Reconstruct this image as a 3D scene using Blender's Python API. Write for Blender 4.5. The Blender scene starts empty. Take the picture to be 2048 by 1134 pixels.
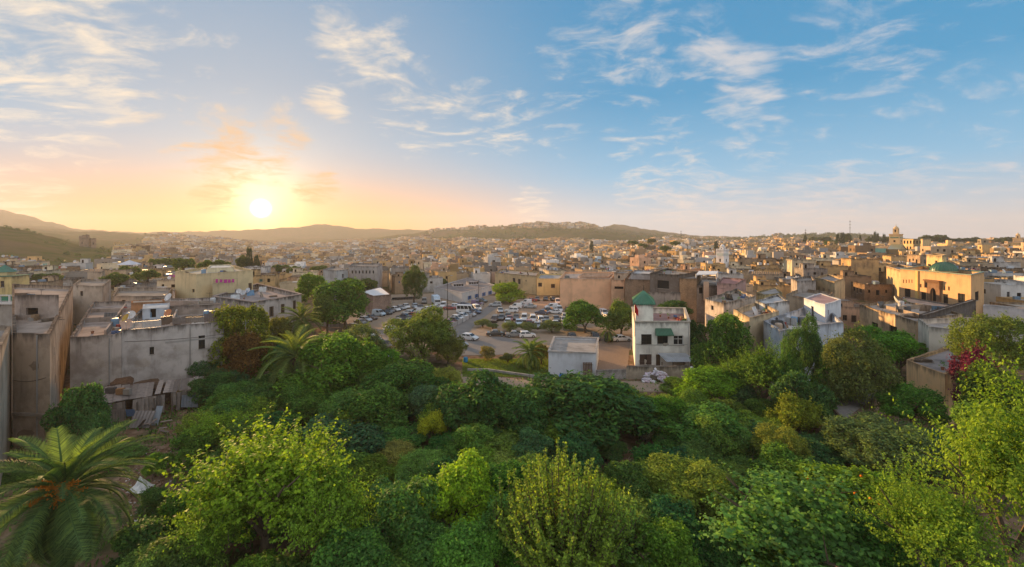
import bpy, math, random
import numpy as np
from mathutils import Vector, Matrix
R = math.radians
random.seed(7); rng = np.random.default_rng(7)
sc = bpy.context.scene
COL = sc.collection

# ------------------------------------------------------------------ camera
F = 860.0; HOR = 480.0; CZ = 22.0        # focal length in photo pixels, horizon row, eye height in metres
cd = bpy.data.cameras.new('camera'); cam = bpy.data.objects.new('camera', cd); COL.objects.link(cam)
cd.sensor_width = 36; cd.lens = 36 * F / 2048; cd.shift_y = -(567 - HOR) / 2048
cd.clip_start = .5; cd.clip_end = 20000
cam.location = (0, 0, CZ); cam.rotation_euler = (math.pi / 2, 0, 0)
sc.camera = cam
sc.cycles.use_denoising = True
sc.cycles.max_bounces = 6; sc.cycles.diffuse_bounces = 3; sc.cycles.glossy_bounces = 2
sc.cycles.transmission_bounces = 3; sc.cycles.transparent_max_bounces = 6; sc.cycles.volume_bounces = 0
sc.cycles.use_fast_gi = False
sc.view_settings.view_transform = 'Standard'; sc.view_settings.look = 'None'
sc.view_settings.gamma = 1.0; sc.view_settings.use_curve_mapping = False
sc.view_settings.exposure = 1.15

# ------------------------------------------------------------------ node helper
class NT:
    def __init__(s, tree): s.t = tree
    def n(s, typ, **kw):
        nd = s.t.nodes.new(typ)
        for k, v in kw.items(): setattr(nd, k, v)
        return nd
    def put(s, sock, v):
        if v is None: return
        if hasattr(v, 'links'): s.t.links.new(v, sock)
        else:
            try: sock.default_value = v
            except Exception: sock.default_value = (*v, 1.0) if len(v) == 3 else v
    def m(s, op, a, b=None, c=None, clamp=False):
        nd = s.n('ShaderNodeMath', operation=op); nd.use_clamp = clamp
        s.put(nd.inputs[0], a); s.put(nd.inputs[1], b); s.put(nd.inputs[2], c)
        return nd.outputs[0]
    def vm(s, op, a, b=None, out=0):
        nd = s.n('ShaderNodeVectorMath', operation=op)
        s.put(nd.inputs[0], a)
        if b is not None:
            if op == 'SCALE': s.put(nd.inputs['Scale'], b)
            else: s.put(nd.inputs[1], b)
        return nd.outputs[out]
    def mix(s, f, a, b, blend='MIX'):
        nd = s.n('ShaderNodeMix', data_type='RGBA', blend_type=blend)
        s.put(nd.inputs[0], f); s.put(nd.inputs[6], a); s.put(nd.inputs[7], b)
        return nd.outputs[2]
    def ss(s, x, a, b):                      # smoothstep of x from a to b
        nd = s.n('ShaderNodeMapRange', interpolation_type='SMOOTHSTEP')
        s.put(nd.inputs[0], x); nd.inputs[1].default_value = a; nd.inputs[2].default_value = b
        return nd.outputs[0]
    def noise(s, vec, scale, detail=4, rough=.55, dist=0.0, out=0):
        nd = s.n('ShaderNodeTexNoise'); s.put(nd.inputs['Vector'], vec)
        nd.inputs['Scale'].default_value = scale; nd.inputs['Detail'].default_value = detail
        nd.inputs['Roughness'].default_value = rough; nd.inputs['Distortion'].default_value = dist
        return nd.outputs[out]
    def ramp(s, f, stops):
        nd = s.n('ShaderNodeValToRGB'); s.put(nd.inputs[0], f); e = nd.color_ramp.elements
        while len(e) < len(stops): e.new(.5)
        for k, (p, c) in enumerate(stops):
            e[k].position = p; e[k].color = (*c, 1) if len(c) == 3 else c
        return nd.outputs[0]

# ------------------------------------------------------------------ sky and sun
SUN_AZ = R(-40); SUN_EL = R(9.0)
sun_dir = Vector((math.sin(SUN_AZ) * math.cos(SUN_EL), math.cos(SUN_AZ) * math.cos(SUN_EL), math.sin(SUN_EL)))
def pdir(x, y): return Vector(((x - 1024) / F, 1, (HOR - y) / F)).normalized()
disc_dir = pdir(522, 417)
world = bpy.data.worlds.new('World'); sc.world = world; world.use_nodes = True
W = NT(world.node_tree); bg = world.node_tree.nodes['Background']
sky = W.n('ShaderNodeTexSky', sky_type='NISHITA'); sky.sun_disc = False
sky.sun_elevation = SUN_EL; sky.sun_rotation = SUN_AZ
sky.air_density = 1.5; sky.dust_density = 1.0; sky.ozone_density = 3.0
D = W.n('ShaderNodeTexCoord').outputs['Generated']
sx = W.n('ShaderNodeSeparateXYZ'); W.put(sx.inputs[0], D)
dx, dy, dz = sx.outputs
# the exposure-blended look of the photograph: the sky's range is compressed, the blue kept
nish = W.vm('SCALE', sky.outputs[0], .55)
nish = W.vm('DIVIDE', nish, W.vm('ADD', nish, (1.0, 1.0, 1.0)))
e = W.m('MAXIMUM', dz, 0.0)
cosd = W.vm('DOT_PRODUCT', D, tuple(disc_dir), out=1)
ang = W.m('ARCCOSINE', W.m('MINIMUM', cosd, .999999))
ang = W.m('MULTIPLY', ang, 180 / math.pi)
blue = W.ramp(e, [(0, (.36, .39, .44)), (.05, (.30, .39, .48)), (.14, (.12, .33, .51)), (.30, (.016, .21, .40)), (.6, (.014, .16, .33)), (1, (.012, .13, .29))])
base = W.mix(.05, blue, nish)
near = W.m('SUBTRACT', 1.0, W.ss(ang, 4, 48))
base = W.mix(W.m('MULTIPLY', near, .58), base, (.42, .39, .385))
low = W.m('POWER', W.m('SUBTRACT', 1.0, W.ss(e, 0.0, .24)), 1.6)
wide = W.m('SUBTRACT', 1.0, W.ss(ang, 4, 46))
base = W.mix(W.m('MULTIPLY', W.m('MULTIPLY', low, wide), .95), base, (.92, .355, .03))
g1 = W.m('MULTIPLY', W.m('EXPONENT', W.m('MULTIPLY', ang, -1 / 2.6)), 1.3)
g2 = W.m('MULTIPLY', W.m('EXPONENT', W.m('MULTIPLY', ang, -1 / 9.0)), .20)
glow = W.vm('ADD', W.vm('SCALE', (1.0, .80, .42), g1), W.vm('SCALE', (1.0, .60, .24), g2))
# clouds: streaked noise on a flat layer high overhead, thicker round the banks the photograph shows
hz = W.m('ADD', e, .16)
cv = W.n('ShaderNodeCombineXYZ'); W.put(cv.inputs[0], W.m('DIVIDE', dx, hz)); W.put(cv.inputs[1], W.m('DIVIDE', dy, hz))
cp = cv.outputs[0]
wp = W.noise(cp, 1.1, 3, .5, out=1)
cp2 = W.vm('ADD', cp, W.vm('SCALE', W.vm('SUBTRACT', wp, (.5, .5, .5)), .55))
mp = W.n('ShaderNodeMapping'); W.put(mp.inputs[0], cp2); mp.inputs['Rotation'].default_value = (0, 0, R(-28)); mp.inputs['Scale'].default_value = (1.0, 1.35, 1)
nz = W.noise(mp.outputs[0], 4.2, 9, .62, .35)
fine = W.noise(mp.outputs[0], 17.0, 6, .6)
banks = [(40, 60, 13, .30), (150, 130, 6, .22), (300, 60, 9, .16), (720, 90, 6.5, .34), (780, 150, 4.5, .3), (650, 200, 3.2, .3),
         (850, 215, 7, .24), (990, 230, 7, .25), (1120, 240, 5, .2), (1180, 50, 9, .25), (1290, 110, 7, .26), (1410, 90, 5, .3), (1490, 170, 5, .34),
         (1330, 305, 5.5, .24), (1250, 290, 4, .2), (1640, 120, 5, .24), (1740, 60, 8, .22), (1820, 150, 7, .2), (1520, 250, 5, .24), (1700, 240, 7, .18),
         (1370, 390, 6, .32), (1270, 375, 3.5, .28), (1480, 410, 5, .3), (1640, 405, 6, .33), (1800, 410, 8, .26), (1960, 420, 8, .2), (1950, 230, 7, .16),
         (470, 275, 5.0, .28), (560, 255, 4.0, .28), (470, 312, 4.4, .38), (540, 318, 3.4, .32), (430, 392, 2.6, .36), (625, 376, 2.6, .36), (650, 371, 2.2, .40), (380, 310, 3, .24), (1060, 414, 3.2, .3), (20, 385, 4, .26)]
cov = None
for (bx_, by_, rad, wgt) in banks:
    dt = W.vm('DOT_PRODUCT', D, tuple(pdir(bx_, by_)), out=1)
    b = W.m('MULTIPLY', W.ss(dt, math.cos(R(rad * 1.25)), math.cos(R(rad * .1))), wgt)
    cov = b if cov is None else W.m('MAXIMUM', cov, b)
clear = W.m('ADD', W.m('MULTIPLY', W.ss(e, .46, .75), .44), W.m('MULTIPLY', W.ss(dy, .15, -.4), .44))  # unseen extra cloud overhead and behind the camera, added to lift the fill light
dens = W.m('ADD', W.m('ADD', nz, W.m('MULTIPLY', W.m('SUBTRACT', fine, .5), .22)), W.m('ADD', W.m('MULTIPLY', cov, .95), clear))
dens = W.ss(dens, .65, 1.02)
# colour of the cloud: cream in the sun's quarter, pinkish white away from it, orange-brown right round the sun
ccol = W.mix(W.ss(ang, 10, 75), (.78, .63, .45), (.52, .485, .48))
ccol = W.mix(W.ss(ang, 85, 130), ccol, (.94, .91, .90))  # added clouds behind the camera are brightened for fill on camera-facing walls
ccol = W.mix(W.m('MULTIPLY', W.m('SUBTRACT', 1.0, W.ss(e, .02, .16)), W.ss(ang, 25, 60)), ccol, (.50, .455, .45))
ccol = W.mix(W.m('MULTIPLY', W.m('SUBTRACT', 1.0, W.ss(ang, 7, 17)), .92), ccol, (.62, .34, .13))
skyc = W.vm('ADD', base, glow)
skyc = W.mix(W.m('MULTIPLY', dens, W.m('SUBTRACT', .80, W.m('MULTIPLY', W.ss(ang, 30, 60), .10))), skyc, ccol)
disc = W.m('MULTIPLY', W.m('SUBTRACT', 1.0, W.ss(ang, .3, 1.25)), 4.0)
skyc = W.vm('ADD', skyc, W.vm('SCALE', (1.0, .93, .72), disc))
# below the horizon the world is dull ground haze
skyc = W.mix(W.ss(dz, -.02, -.10), skyc, (.20, .18, .15))
SKY_GAIN = 5.6
bg.inputs[1].default_value = .12
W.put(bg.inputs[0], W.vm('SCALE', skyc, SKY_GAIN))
world.cycles.sampling_method = 'MANUAL'; world.cycles.sample_map_resolution = 512

sl = bpy.data.lights.new('sun', 'SUN'); sl.energy = 5.0; sl.angle = R(.6); sl.color = (1.0, .60, .26)
so = bpy.data.objects.new('sun', sl); COL.objects.link(so)
so.rotation_euler = sun_dir.to_track_quat('Z', 'Y').to_euler()

# ------------------------------------------------------------------ pixel -> place
def px(x, d): return ((x - 1024) / F * d, d)            # column x at depth d
def zz(y, d): return CZ - (y - HOR) / F * d             # height of row y at depth d
def gd(y, z=0.0): return (CZ - z) * F / (y - HOR)       # depth at which row y meets height z
def gp(x, y, z=0.0):
    d = gd(y, z); return ((x - 1024) / F * d, d, z)

# ------------------------------------------------------------------ objects
ROOT = {}
def tag(o, label=None, cat=None, group=None, kind=None):
    if label: o['label'] = label
    if cat: o['category'] = cat
    if group: o['group'] = group
    if kind: o['kind'] = kind
    return o
def empty(name, loc=(0, 0, 0), label=None, cat=None, group=None):
    o = bpy.data.objects.new(name, None); COL.objects.link(o); o.location = loc
    o.empty_display_size = .1
    ROOT[o.name] = Vector(loc)
    return tag(o, label, cat, group)
def mesh(name, v, f, smooth=False):
    me = bpy.data.meshes.new(name)
    me.from_pydata(v if isinstance(v, list) else v.tolist(), [], f if isinstance(f, list) else f.tolist())
    if smooth: me.polygons.foreach_set('use_smooth', [True] * len(me.polygons))
    return me
def link(name, me, mat=None, parent=None, color=None):
    o = bpy.data.objects.new(name, me); COL.objects.link(o)
    if mat is not None and not me.materials: me.materials.append(mat)
    if parent is not None: o.parent = parent; ROOT[o.name] = ROOT.get(parent.name, Vector((0, 0, 0)))
    if color is not None: o.color = (*color, 1)
    return o
def copy_tree(o, parent=None):
    c = o.copy(); COL.objects.link(c); c.parent = parent
    for ch in o.children: copy_tree(ch, c)
    return c

def vary(g, a, b, col):
    k = g.uniform(a, b); return tuple(v * k for v in col)
class MB:
    """collects faces in world coordinates; build() makes ONE mesh, local to its parent's origin"""
    def __init__(s): s.v = []; s.f = []
    def add(s, v, f):
        k = len(s.v); s.v += [tuple(p) for p in v]; s.f += [tuple(i + k for i in q) for q in f]; return s
    def quad(s, a, b, c, d): return s.add([a, b, c, d], [(0, 1, 2, 3)])
    def box(s, c, sz, rz=0.0, M=None):
        hx, hy, hz = sz[0] / 2, sz[1] / 2, sz[2] / 2
        ca, sa = math.cos(rz), math.sin(rz); out = []
        for z in (-hz, hz):
            for (x, y) in ((-hx, -hy), (hx, -hy), (hx, hy), (-hx, hy)):
                if M is not None: out.append(tuple(Vector(c) + M @ Vector((x, y, z))))
                else: out.append((c[0] + x * ca - y * sa, c[1] + x * sa + y * ca, c[2] + z))
        return s.add(out, [(3, 2, 1, 0), (4, 5, 6, 7), (0, 1, 5, 4), (1, 2, 6, 5), (2, 3, 7, 6), (3, 0, 4, 7)])
    def prism(s, poly, z0, z1):
        n = len(poly)
        a = sum(poly[i][0] * poly[(i + 1) % n][1] - poly[(i + 1) % n][0] * poly[i][1] for i in range(n))
        if a < 0: poly = poly[::-1]
        v = [(x, y, z0) for x, y in poly] + [(x, y, z1) for x, y in poly]
        return s.add(v, [tuple(range(n))[::-1], tuple(range(n, 2 * n))] + [(i, (i + 1) % n, n + (i + 1) % n, n + i) for i in range(n)])
    def bar(s, a, b, w, h=None):
        a, b = Vector(a), Vector(b); d = b - a; L = d.length
        if L < 1e-6: return s
        return s.box((a + b) / 2, (w, h or w, L), M=d.to_track_quat('Z', 'Y').to_matrix())
    def plank(s, a, b, w, t, n):
        a, b = Vector(a), Vector(b); d = (b - a).normalized(); sd = d.cross(Vector(n)).normalized() * w / 2; up = sd.cross(d).normalized() * t / 2
        return s.add([a - sd - up, a + sd - up, b + sd - up, b - sd - up, a - sd + up, a + sd + up, b + sd + up, b - sd + up], [(3, 2, 1, 0), (4, 5, 6, 7), (0, 1, 5, 4), (1, 2, 6, 5), (2, 3, 7, 6), (3, 0, 4, 7)])
    def tube(s, pts, rad, n=6, cap=True):
        k0 = len(s.v); P = [Vector(p) for p in pts]
        for i, p in enumerate(P):
            t = (P[min(i + 1, len(P) - 1)] - P[max(i - 1, 0)]).normalized()
            a = t.cross(Vector((0.0, 1.0, .02)) if abs(t.y) < .9 else Vector((1, 0, 0))).normalized(); b = t.cross(a)
            for j in range(n):
                q = 2 * math.pi * j / n
                s.v.append(tuple(p + (a * math.cos(q) + b * math.sin(q)) * rad[i]))
        for i in range(len(P) - 1):
            for j in range(n):
                s.f.append((k0 + i * n + j, k0 + i * n + (j + 1) % n, k0 + (i + 1) * n + (j + 1) % n, k0 + (i + 1) * n + j))
        if cap:
            s.f.append(tuple(k0 + j for j in range(n))[::-1]); s.f.append(tuple(k0 + (len(P) - 1) * n + j for j in range(n)))
        return s
    def lathe(s, c, prof, n=16):
        k0 = len(s.v)
        for (r, z) in prof:
            for j in range(n):
                q = 2 * math.pi * j / n; s.v.append((c[0] + r * math.cos(q), c[1] + r * math.sin(q), c[2] + z))
        for i in range(len(prof) - 1):
            for j in range(n): s.f.append((k0 + i * n + j, k0 + i * n + (j + 1) % n, k0 + (i + 1) * n + (j + 1) % n, k0 + (i + 1) * n + j))
        return s
    def build(s, name, mat, parent=None, color=None, smooth=False):
        o = ROOT.get(parent.name, Vector((0, 0, 0))) if parent is not None else Vector((0, 0, 0))
        v = [(x - o.x, y - o.y, z - o.z) for x, y, z in s.v]
        return link(name, mesh(name, v, s.f, smooth), mat, parent, color)

# ------------------------------------------------------------------ materials
def material(name):
    m = bpy.data.materials.new(name); m.use_nodes = True
    t = NT(m.node_tree); b = m.node_tree.nodes['Principled BSDF']
    b.inputs['Roughness'].default_value = .85
    try: b.inputs['Specular IOR Level'].default_value = 0.0
    except Exception: pass
    return m, t, b
def objcol(t): return t.n('ShaderNodeObjectInfo').outputs['Color']
def pos(t): return t.n('ShaderNodeNewGeometry').outputs['Position']
def mapped(t, v, scale, rot=(0, 0, 0)):
    mp = t.n('ShaderNodeMapping'); t.put(mp.inputs[0], v); mp.inputs['Scale'].default_value = scale; mp.inputs['Rotation'].default_value = rot
    return mp.outputs[0]
def bump(t, b, h, strength=.3, dist=.05):
    bn = t.n('ShaderNodeBump'); bn.inputs['Strength'].default_value = strength; bn.inputs['Distance'].default_value = dist
    t.put(bn.inputs['Height'], h); t.t.links.new(bn.outputs[0], b.inputs['Normal'])
def plaster(name, streak=.75, patch=.6, brick=0.0, fixed=None):
    m, t, b = material(name); P = pos(t)
    c = fixed if fixed else objcol(t)
    n1 = t.noise(P, .32, 6, .62); n2 = t.noise(P, 1.7, 6, .6)
    st = t.m('MULTIPLY', t.noise(mapped(t, P, (.9, .9, .10)), 1.0, 7, .68), t.m('ADD', .62, t.m('MULTIPLY', t.noise(P, .22, 3, .5), .76)))
    c = t.mix(t.m('MULTIPLY', t.ss(n1, .40, .66), patch), c, t.mix(.6, c, (.14, .105, .08)))
    c = t.mix(t.m('MULTIPLY', t.ss(n2, .52, .75), patch * .55), c, t.mix(.4, c, (.62, .55, .46)))
    c = t.mix(t.m('MULTIPLY', t.ss(st, .50, .80), streak), c, t.mix(.78, c, (.055, .048, .042)))
    at = t.n('ShaderNodeAttribute'); at.attribute_name = 'rim'
    drop = t.m('SUBTRACT', 100.0, at.outputs['Fac'])
    drip = t.m('SUBTRACT', t.m('MULTIPLY', t.noise(mapped(t, P, (1.3, 1.3, .16)), 1.0, 6, .68), 2.9), t.m('ADD', drop, .55))
    c = t.mix(t.m('MULTIPLY', t.ss(drip, 0.0, 1.1), min(1.0, streak * 1.05)), c, t.mix(.85, c, (.04, .034, .03)))
    h = t.noise(P, 5.0, 5, .65)
    if brick:
        bt = t.n('ShaderNodeTexBrick'); t.put(bt.inputs[0], mapped(t, P, (1, 1, 1), (R(90), 0, 0)))
        bt.inputs['Scale'].default_value = 2.6; bt.inputs['Mortar Size'].default_value = .022
        bt.inputs[1].default_value = (1, 1, 1, 1); bt.inputs[2].default_value = (.62, .58, .55, 1); bt.inputs[3].default_value = (.45, .42, .40, 1)
        c = t.mix(brick, c, bt.outputs[0], 'MULTIPLY')
    t.put(b.inputs['Base Color'], c); b.inputs['Roughness'].default_value = .92
    bump(t, b, h, .35, .06)
    return m
PLASTER = plaster('plaster'); CLEAN = plaster('limewash', .35, .3); GRIMY = plaster('grimy_plaster', .95, .9); BRICK = plaster('brick_wall', .7, .8, .8)
def surf(name, col, var=.35, scale=.8, rough=.9, met=0.0, obj=False, b_=.2):
    m, t, b = material(name); P = pos(t)
    b.inputs['Specular IOR Level'].default_value = .4 if rough < .4 else .15 if rough < .6 else 0.0
    c = objcol(t) if obj else (*col, 1)
    n1 = t.noise(P, scale, 6, .62); n2 = t.noise(P, scale * 7, 4, .6)
    c = t.mix(t.m('MULTIPLY', t.ss(n1, .40, .70), var), c, t.mix(.55, c, (.05, .045, .04)))
    c = t.mix(t.m('MULTIPLY', t.ss(n2, .55, .8), var * .6), c, t.mix(.5, c, (.55, .5, .44)))
    t.put(b.inputs['Base Color'], c); b.inputs['Roughness'].default_value = rough; b.inputs['Metallic'].default_value = met
    if b_: bump(t, b, n2, b_, .04)
    return m
ROOF = surf('terrace_roof', (.3, .27, .24), .75, .45, .95, obj=True)
PAINT = surf('painted_metal', (.5, .5, .5), .3, 1.5, .5, 0.0, obj=True)
WOOD = surf('weathered_wood', (.16, .11, .075), .6, 2.2, .85, obj=True)
IRON = surf('dark_iron', (.05, .045, .04), .4, 3.0, .6, .3)
TIN = surf('corrugated_tin', (.42, .43, .44), .55, .9, .45, .35, obj=True)
CLOTH = surf('cloth', (.5, .5, .5), .2, 4.0, .95, obj=True, b_=.1)
STONE = surf('stone', (.4, .36, .3), .5, 1.1, .92, obj=True)
TILE = surf('green_glazed_tile', (.05, .17, .085), .45, 1.2, .35, obj=True)
m_, t_, b_ = material('window_glass'); b_.inputs['Base Color'].default_value = (.025, .028, .03, 1); b_.inputs['Roughness'].default_value = .18; b_.inputs['Specular IOR Level'].default_value = .5; GLASS = m_
m_, t_, b_ = material('dark_room'); b_.inputs['Base Color'].default_value = (.018, .015, .013, 1); DARK = m_
m_, t_, b_ = material('bark'); n_ = t_.noise(mapped(t_, pos(t_), (4, 4, .8)), 2.0, 5, .6)
t_.put(b_.inputs['Base Color'], t_.mix(n_, (.055, .04, .028), (.19, .145, .10))); bump(t_, b_, n_, .6, .04); BARK = m_
LEAF_GAIN = 2.0
def leafmat(name, trans=.38, spread=.55):
    m, t, b = material(name); c = objcol(t)
    g = t.n('ShaderNodeNewGeometry'); rnd = g.outputs['Random Per Island']
    c = t.mix(1.0, c, t.ramp(rnd, [(0, (1 - spread,) * 3), (.6, (1, 1, 1)), (1, (1 + spread * .9, 1 + spread * .75, 1.0))]), 'MULTIPLY')
    big = t.noise(g.outputs['Position'], .55, 3, .5)
    c = t.mix(1.0, c, t.ramp(big, [(.3, (.70, .82, .92)), (.72, (1.10, 1.16, .95))]), 'MULTIPLY')
    c = t.vm("MULTIPLY", c, (.98 * LEAF_GAIN, 1.06 * LEAF_GAIN, .95 * LEAF_GAIN))
    t.put(b.inputs['Base Color'], c); b.inputs['Roughness'].default_value = .62; b.inputs['Specular IOR Level'].default_value = .06
    tr = t.n('ShaderNodeBsdfTranslucent'); t.put(tr.inputs[0], t.mix(1.0, c, (1.5, 1.45, .55), 'MULTIPLY'))
    mx = t.n('ShaderNodeMixShader'); mx.inputs[0].default_value = trans
    t.t.links.new(b.outputs[0], mx.inputs[1]); t.t.links.new(tr.outputs[0], mx.inputs[2])
    t.t.links.new(mx.outputs[0], m.node_tree.nodes['Material Output'].inputs[0])
    return m
LEAF = leafmat('leaves'); NEEDLE = leafmat('needles', .15, .4)

# ------------------------------------------------------------------ terrain
YS = np.array([-50, 60, 90, 130, 180, 250, 350, 450, 700, 1000, 1400, 1800, 2400, 2800, 3400.])
TAB = {
 -700: [0, 0, 0, 4, 8, 14, 28, 42, 50, 60, 80, 100, 215, 180, 120],
 0:    [0, 0, 0, 2, 6, 11, 24, 37.7, 36, 42, 58, 90, 192, 120, 90],
 50:   [0, 0, 0, 2, 5, 9, 21, 34, 33, 40, 55, 80, 160, 110, 90],
 100:  [0, 0, 0, 1, 4, 7, 16, 27, 26, 34, 50, 70, 124, 100, 80],
 160:  [0, 0, 0, 0, 2, 5, 10, 17, 16, 24, 47, 45, 76, 80, 70],
 260:  [0, 0, 0, 0, 1, 2, 4, 7, 6, 16, 45, 40, 60, 72, 60],
 350:  [0, 0, 0, 0, 0, 0, 0, 1, 2, 12, 34, 25, 40, 74, 50],
 500:  [0, 0, 0, 0, 0, -1, -3, -4, -4, 0, 10, 10, 30, 88, 60],
 580:  [0, 0, 0, 0, 0, -1, -4, -5, -5, -2, 4, 8, 26, 104, 60],
 650:  [0, 0, 0, 0, 0, -1, -4, -5, -4, 0, 6, 12, 30, 126, 70],
 710:  [0, 0, 0, 0, 0, -1, -3, -4, -2, 3, 10, 18, 36, 98, 70],
 850:  [0, 0, 0, 0, 0, 0, -1, 0, 2, 6, 25, 55, 50, 87, 60],
 950:  [0, 0, 0, 0, 0, 0, 0, 1, 4, 10, 40, 72, 55, 80, 60],
 1090: [0, 0, 0, 0, 0, 0, 1, 2, 5, 14, 55, 90, 70, 50, 50],
 1170: [0, 0, 0, 0, 0, 1, 2, 3, 6, 14, 52, 84, 70, 40, 40],
 1230: [0, 0, 0, 0, 0, 1, 3, 4, 8, 14, 38, 62, 103, 40, 40],
 1300: [0, 0, 0, 0, 1, 2, 4, 5, 9, 14, 28, 44, 78, 40, 30],
 1400: [0, 0, 0, 1, 2, 4, 6, 8, 10, 14, 18, 24, 44, 30, 20],
 1560: [0, 0, 0, 2, 4, 7, 9, 10, 12, 15, 36, 20, 18, 18, 16],
 1700: [0, 0, 0, 3, 5, 8, 10, 12, 13, 16, 40, 22, 18, 18, 16],
 1850: [0, 0, 0, 3.5, 5.5, 8, 10.5, 12, 13.5, 16, 22, 20, 18, 18, 16],
 2048: [0, 0, 0, 4, 6, 9, 11, 13, 14, 16, 20, 20, 18, 18, 16],
 2800: [0, 0, 0, 4, 6, 9, 12, 14, 15, 16, 20, 20, 18, 18, 16]}
US = np.array(sorted(TAB), float); TZ = np.array([TAB[k] for k in sorted(TAB)], float)
def terrain(x, y):
    x = np.atleast_1d(np.asarray(x, float)); y = np.atleast_1d(np.asarray(y, float))
    u = np.clip(1024 + F * x / np.maximum(y, 55), US[0], US[-1] - 1e-3)
    yy = np.clip(y, YS[0], YS[-1] - 1e-3)
    i = np.clip(np.searchsorted(US, u, 'right') - 1, 0, len(US) - 2); j = np.clip(np.searchsorted(YS, yy, 'right') - 1, 0, len(YS) - 2)
    a = (u - US[i]) / (US[i + 1] - US[i]); b = (yy - YS[j]) / (YS[j + 1] - YS[j])
    a = a * a * (3 - 2 * a) * .5 + a * .5; b = b * b * (3 - 2 * b) * .6 + b * .4
    z = (TZ[i, j] * (1 - a) + TZ[i + 1, j] * a) * (1 - b) + (TZ[i, j + 1] * (1 - a) + TZ[i + 1, j + 1] * a) * b
    amp = np.clip((y - 190) / 1200, 0, 1.0)
    z = z + amp * (6 * np.sin(x * .011 + 1.3) * np.sin(y * .009) + 3.0 * np.sin(x * .031 + y * .017) + 1.6 * np.sin(x * .083 - y * .051) + 1.0 * np.sin(x * .19 + 2) * np.sin(y * .15))
    return z
def th(x, y): return float(terrain(x, y)[0])
Yg = np.concatenate([np.linspace(-50, 190, 40), np.geomspace(196, 3400, 150)])
Tg = np.linspace(-1.75, 1.75, 420)
TT, YY = np.meshgrid(Tg, Yg); XX = TT * (YY + 80); ZZ = terrain(XX.ravel(), YY.ravel())
V = np.stack([XX.ravel(), YY.ravel(), ZZ], 1); nT, nY = len(Tg), len(Yg)
idx = (np.arange(nY - 1)[:, None] * nT + np.arange(nT - 1)[None, :]).ravel()
Fq = np.stack([idx, idx + 1, idx + nT + 1, idx + nT], 1)
m_, t_, b_ = material('terrain'); P = pos(t_)
n1 = t_.noise(P, .006, 8, .6); n2 = t_.noise(P, .07, 6, .62); n3 = t_.noise(P, .9, 6, .65); n4 = t_.noise(P, .28, 5, .6)
c = t_.mix(t_.ss(n2, .38, .62), (.060, .080, .024), (.115, .095, .05))
c = t_.mix(t_.m('MULTIPLY', t_.ss(n4, .55, .7), .75), c, (.035, .05, .022))
c = t_.mix(t_.ss(n1, .52, .70), c, (.13, .095, .06))
soil = t_.mix(t_.ss(n3, .35, .68), (.15, .088, .055), (.27, .185, .125))
soil = t_.mix(t_.m('MULTIPLY', t_.ss(t_.noise(P, .22, 4, .6), .48, .62), .8), soil, (.06, .075, .028))
sp = t_.n('ShaderNodeSeparateXYZ'); t_.put(sp.inputs[0], P)
c = t_.mix(t_.ss(sp.outputs[1], 150, 210), soil, c)
t_.put(b_.inputs['Base Color'], c); b_.inputs['Roughness'].default_value = .95
bump(t_, b_, t_.m('ADD', n3, n2), .8, .25); TERR = m_
tag(link('ground', mesh('ground', V, Fq, True), TERR), 'soil and grass of the valley rising to hills and mountains', 'ground', kind='structure')

# ------------------------------------------------------------------ building kit
FOOT = []                                     # footprints already taken
def inset(c, t):
    n = len(c); s = 1 if sum(c[i][0] * c[(i + 1) % n][1] - c[(i + 1) % n][0] * c[i][1] for i in range(n)) > 0 else -1
    L = []
    for i in range(n):
        a, b = Vector(c[i]), Vector(c[(i + 1) % n]); d = (b - a).normalized(); nrm = Vector((-d.y, d.x)) * s
        L.append((a + nrm * t, d))
    out = []
    for i in range(n):
        (p, d), (q, e_) = L[i - 1], L[i]
        den = d.x * e_.y - d.y * e_.x
        if abs(den) < 1e-5: out.append(tuple(q)); continue
        k = ((q.x - p.x) * e_.y - (q.y - p.y) * e_.x) / den
        out.append((p.x + d.x * k, p.y + d.y * k))
    return out
def edge_frame(c, i):
    n = len(c); s = 1 if sum(c[k][0] * c[(k + 1) % n][1] - c[(k + 1) % n][0] * c[k][1] for k in range(n)) > 0 else -1
    a, b = Vector(c[i]), Vector(c[(i + 1) % n]); L = (b - a).length; ex = (b - a) / L
    return a, ex, Vector((ex.y, -ex.x)) * s, L
def ray_u(c, i, x):
    """where the column x of the picture meets wall i: distance along the wall, depth"""
    a, ex, nn, L = edge_frame(c, i); tx = (x - 1024) / F
    den = ex.x - tx * ex.y
    u = (tx * a.y - a.x) / den
    return u, a.y + ex.y * u
def facing(c, i):
    a, ex, nn, L = edge_frame(c, i); m = a + ex * (L / 2)
    return nn.dot(-m.normalized())
def jz(x, y, amp): return amp * (math.sin(x * 3.1 + y * 1.7) + math.sin(x * 7.3 - y * 5.1) * .7 + math.sin(x * 1.3 + y * 2.9))
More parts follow.
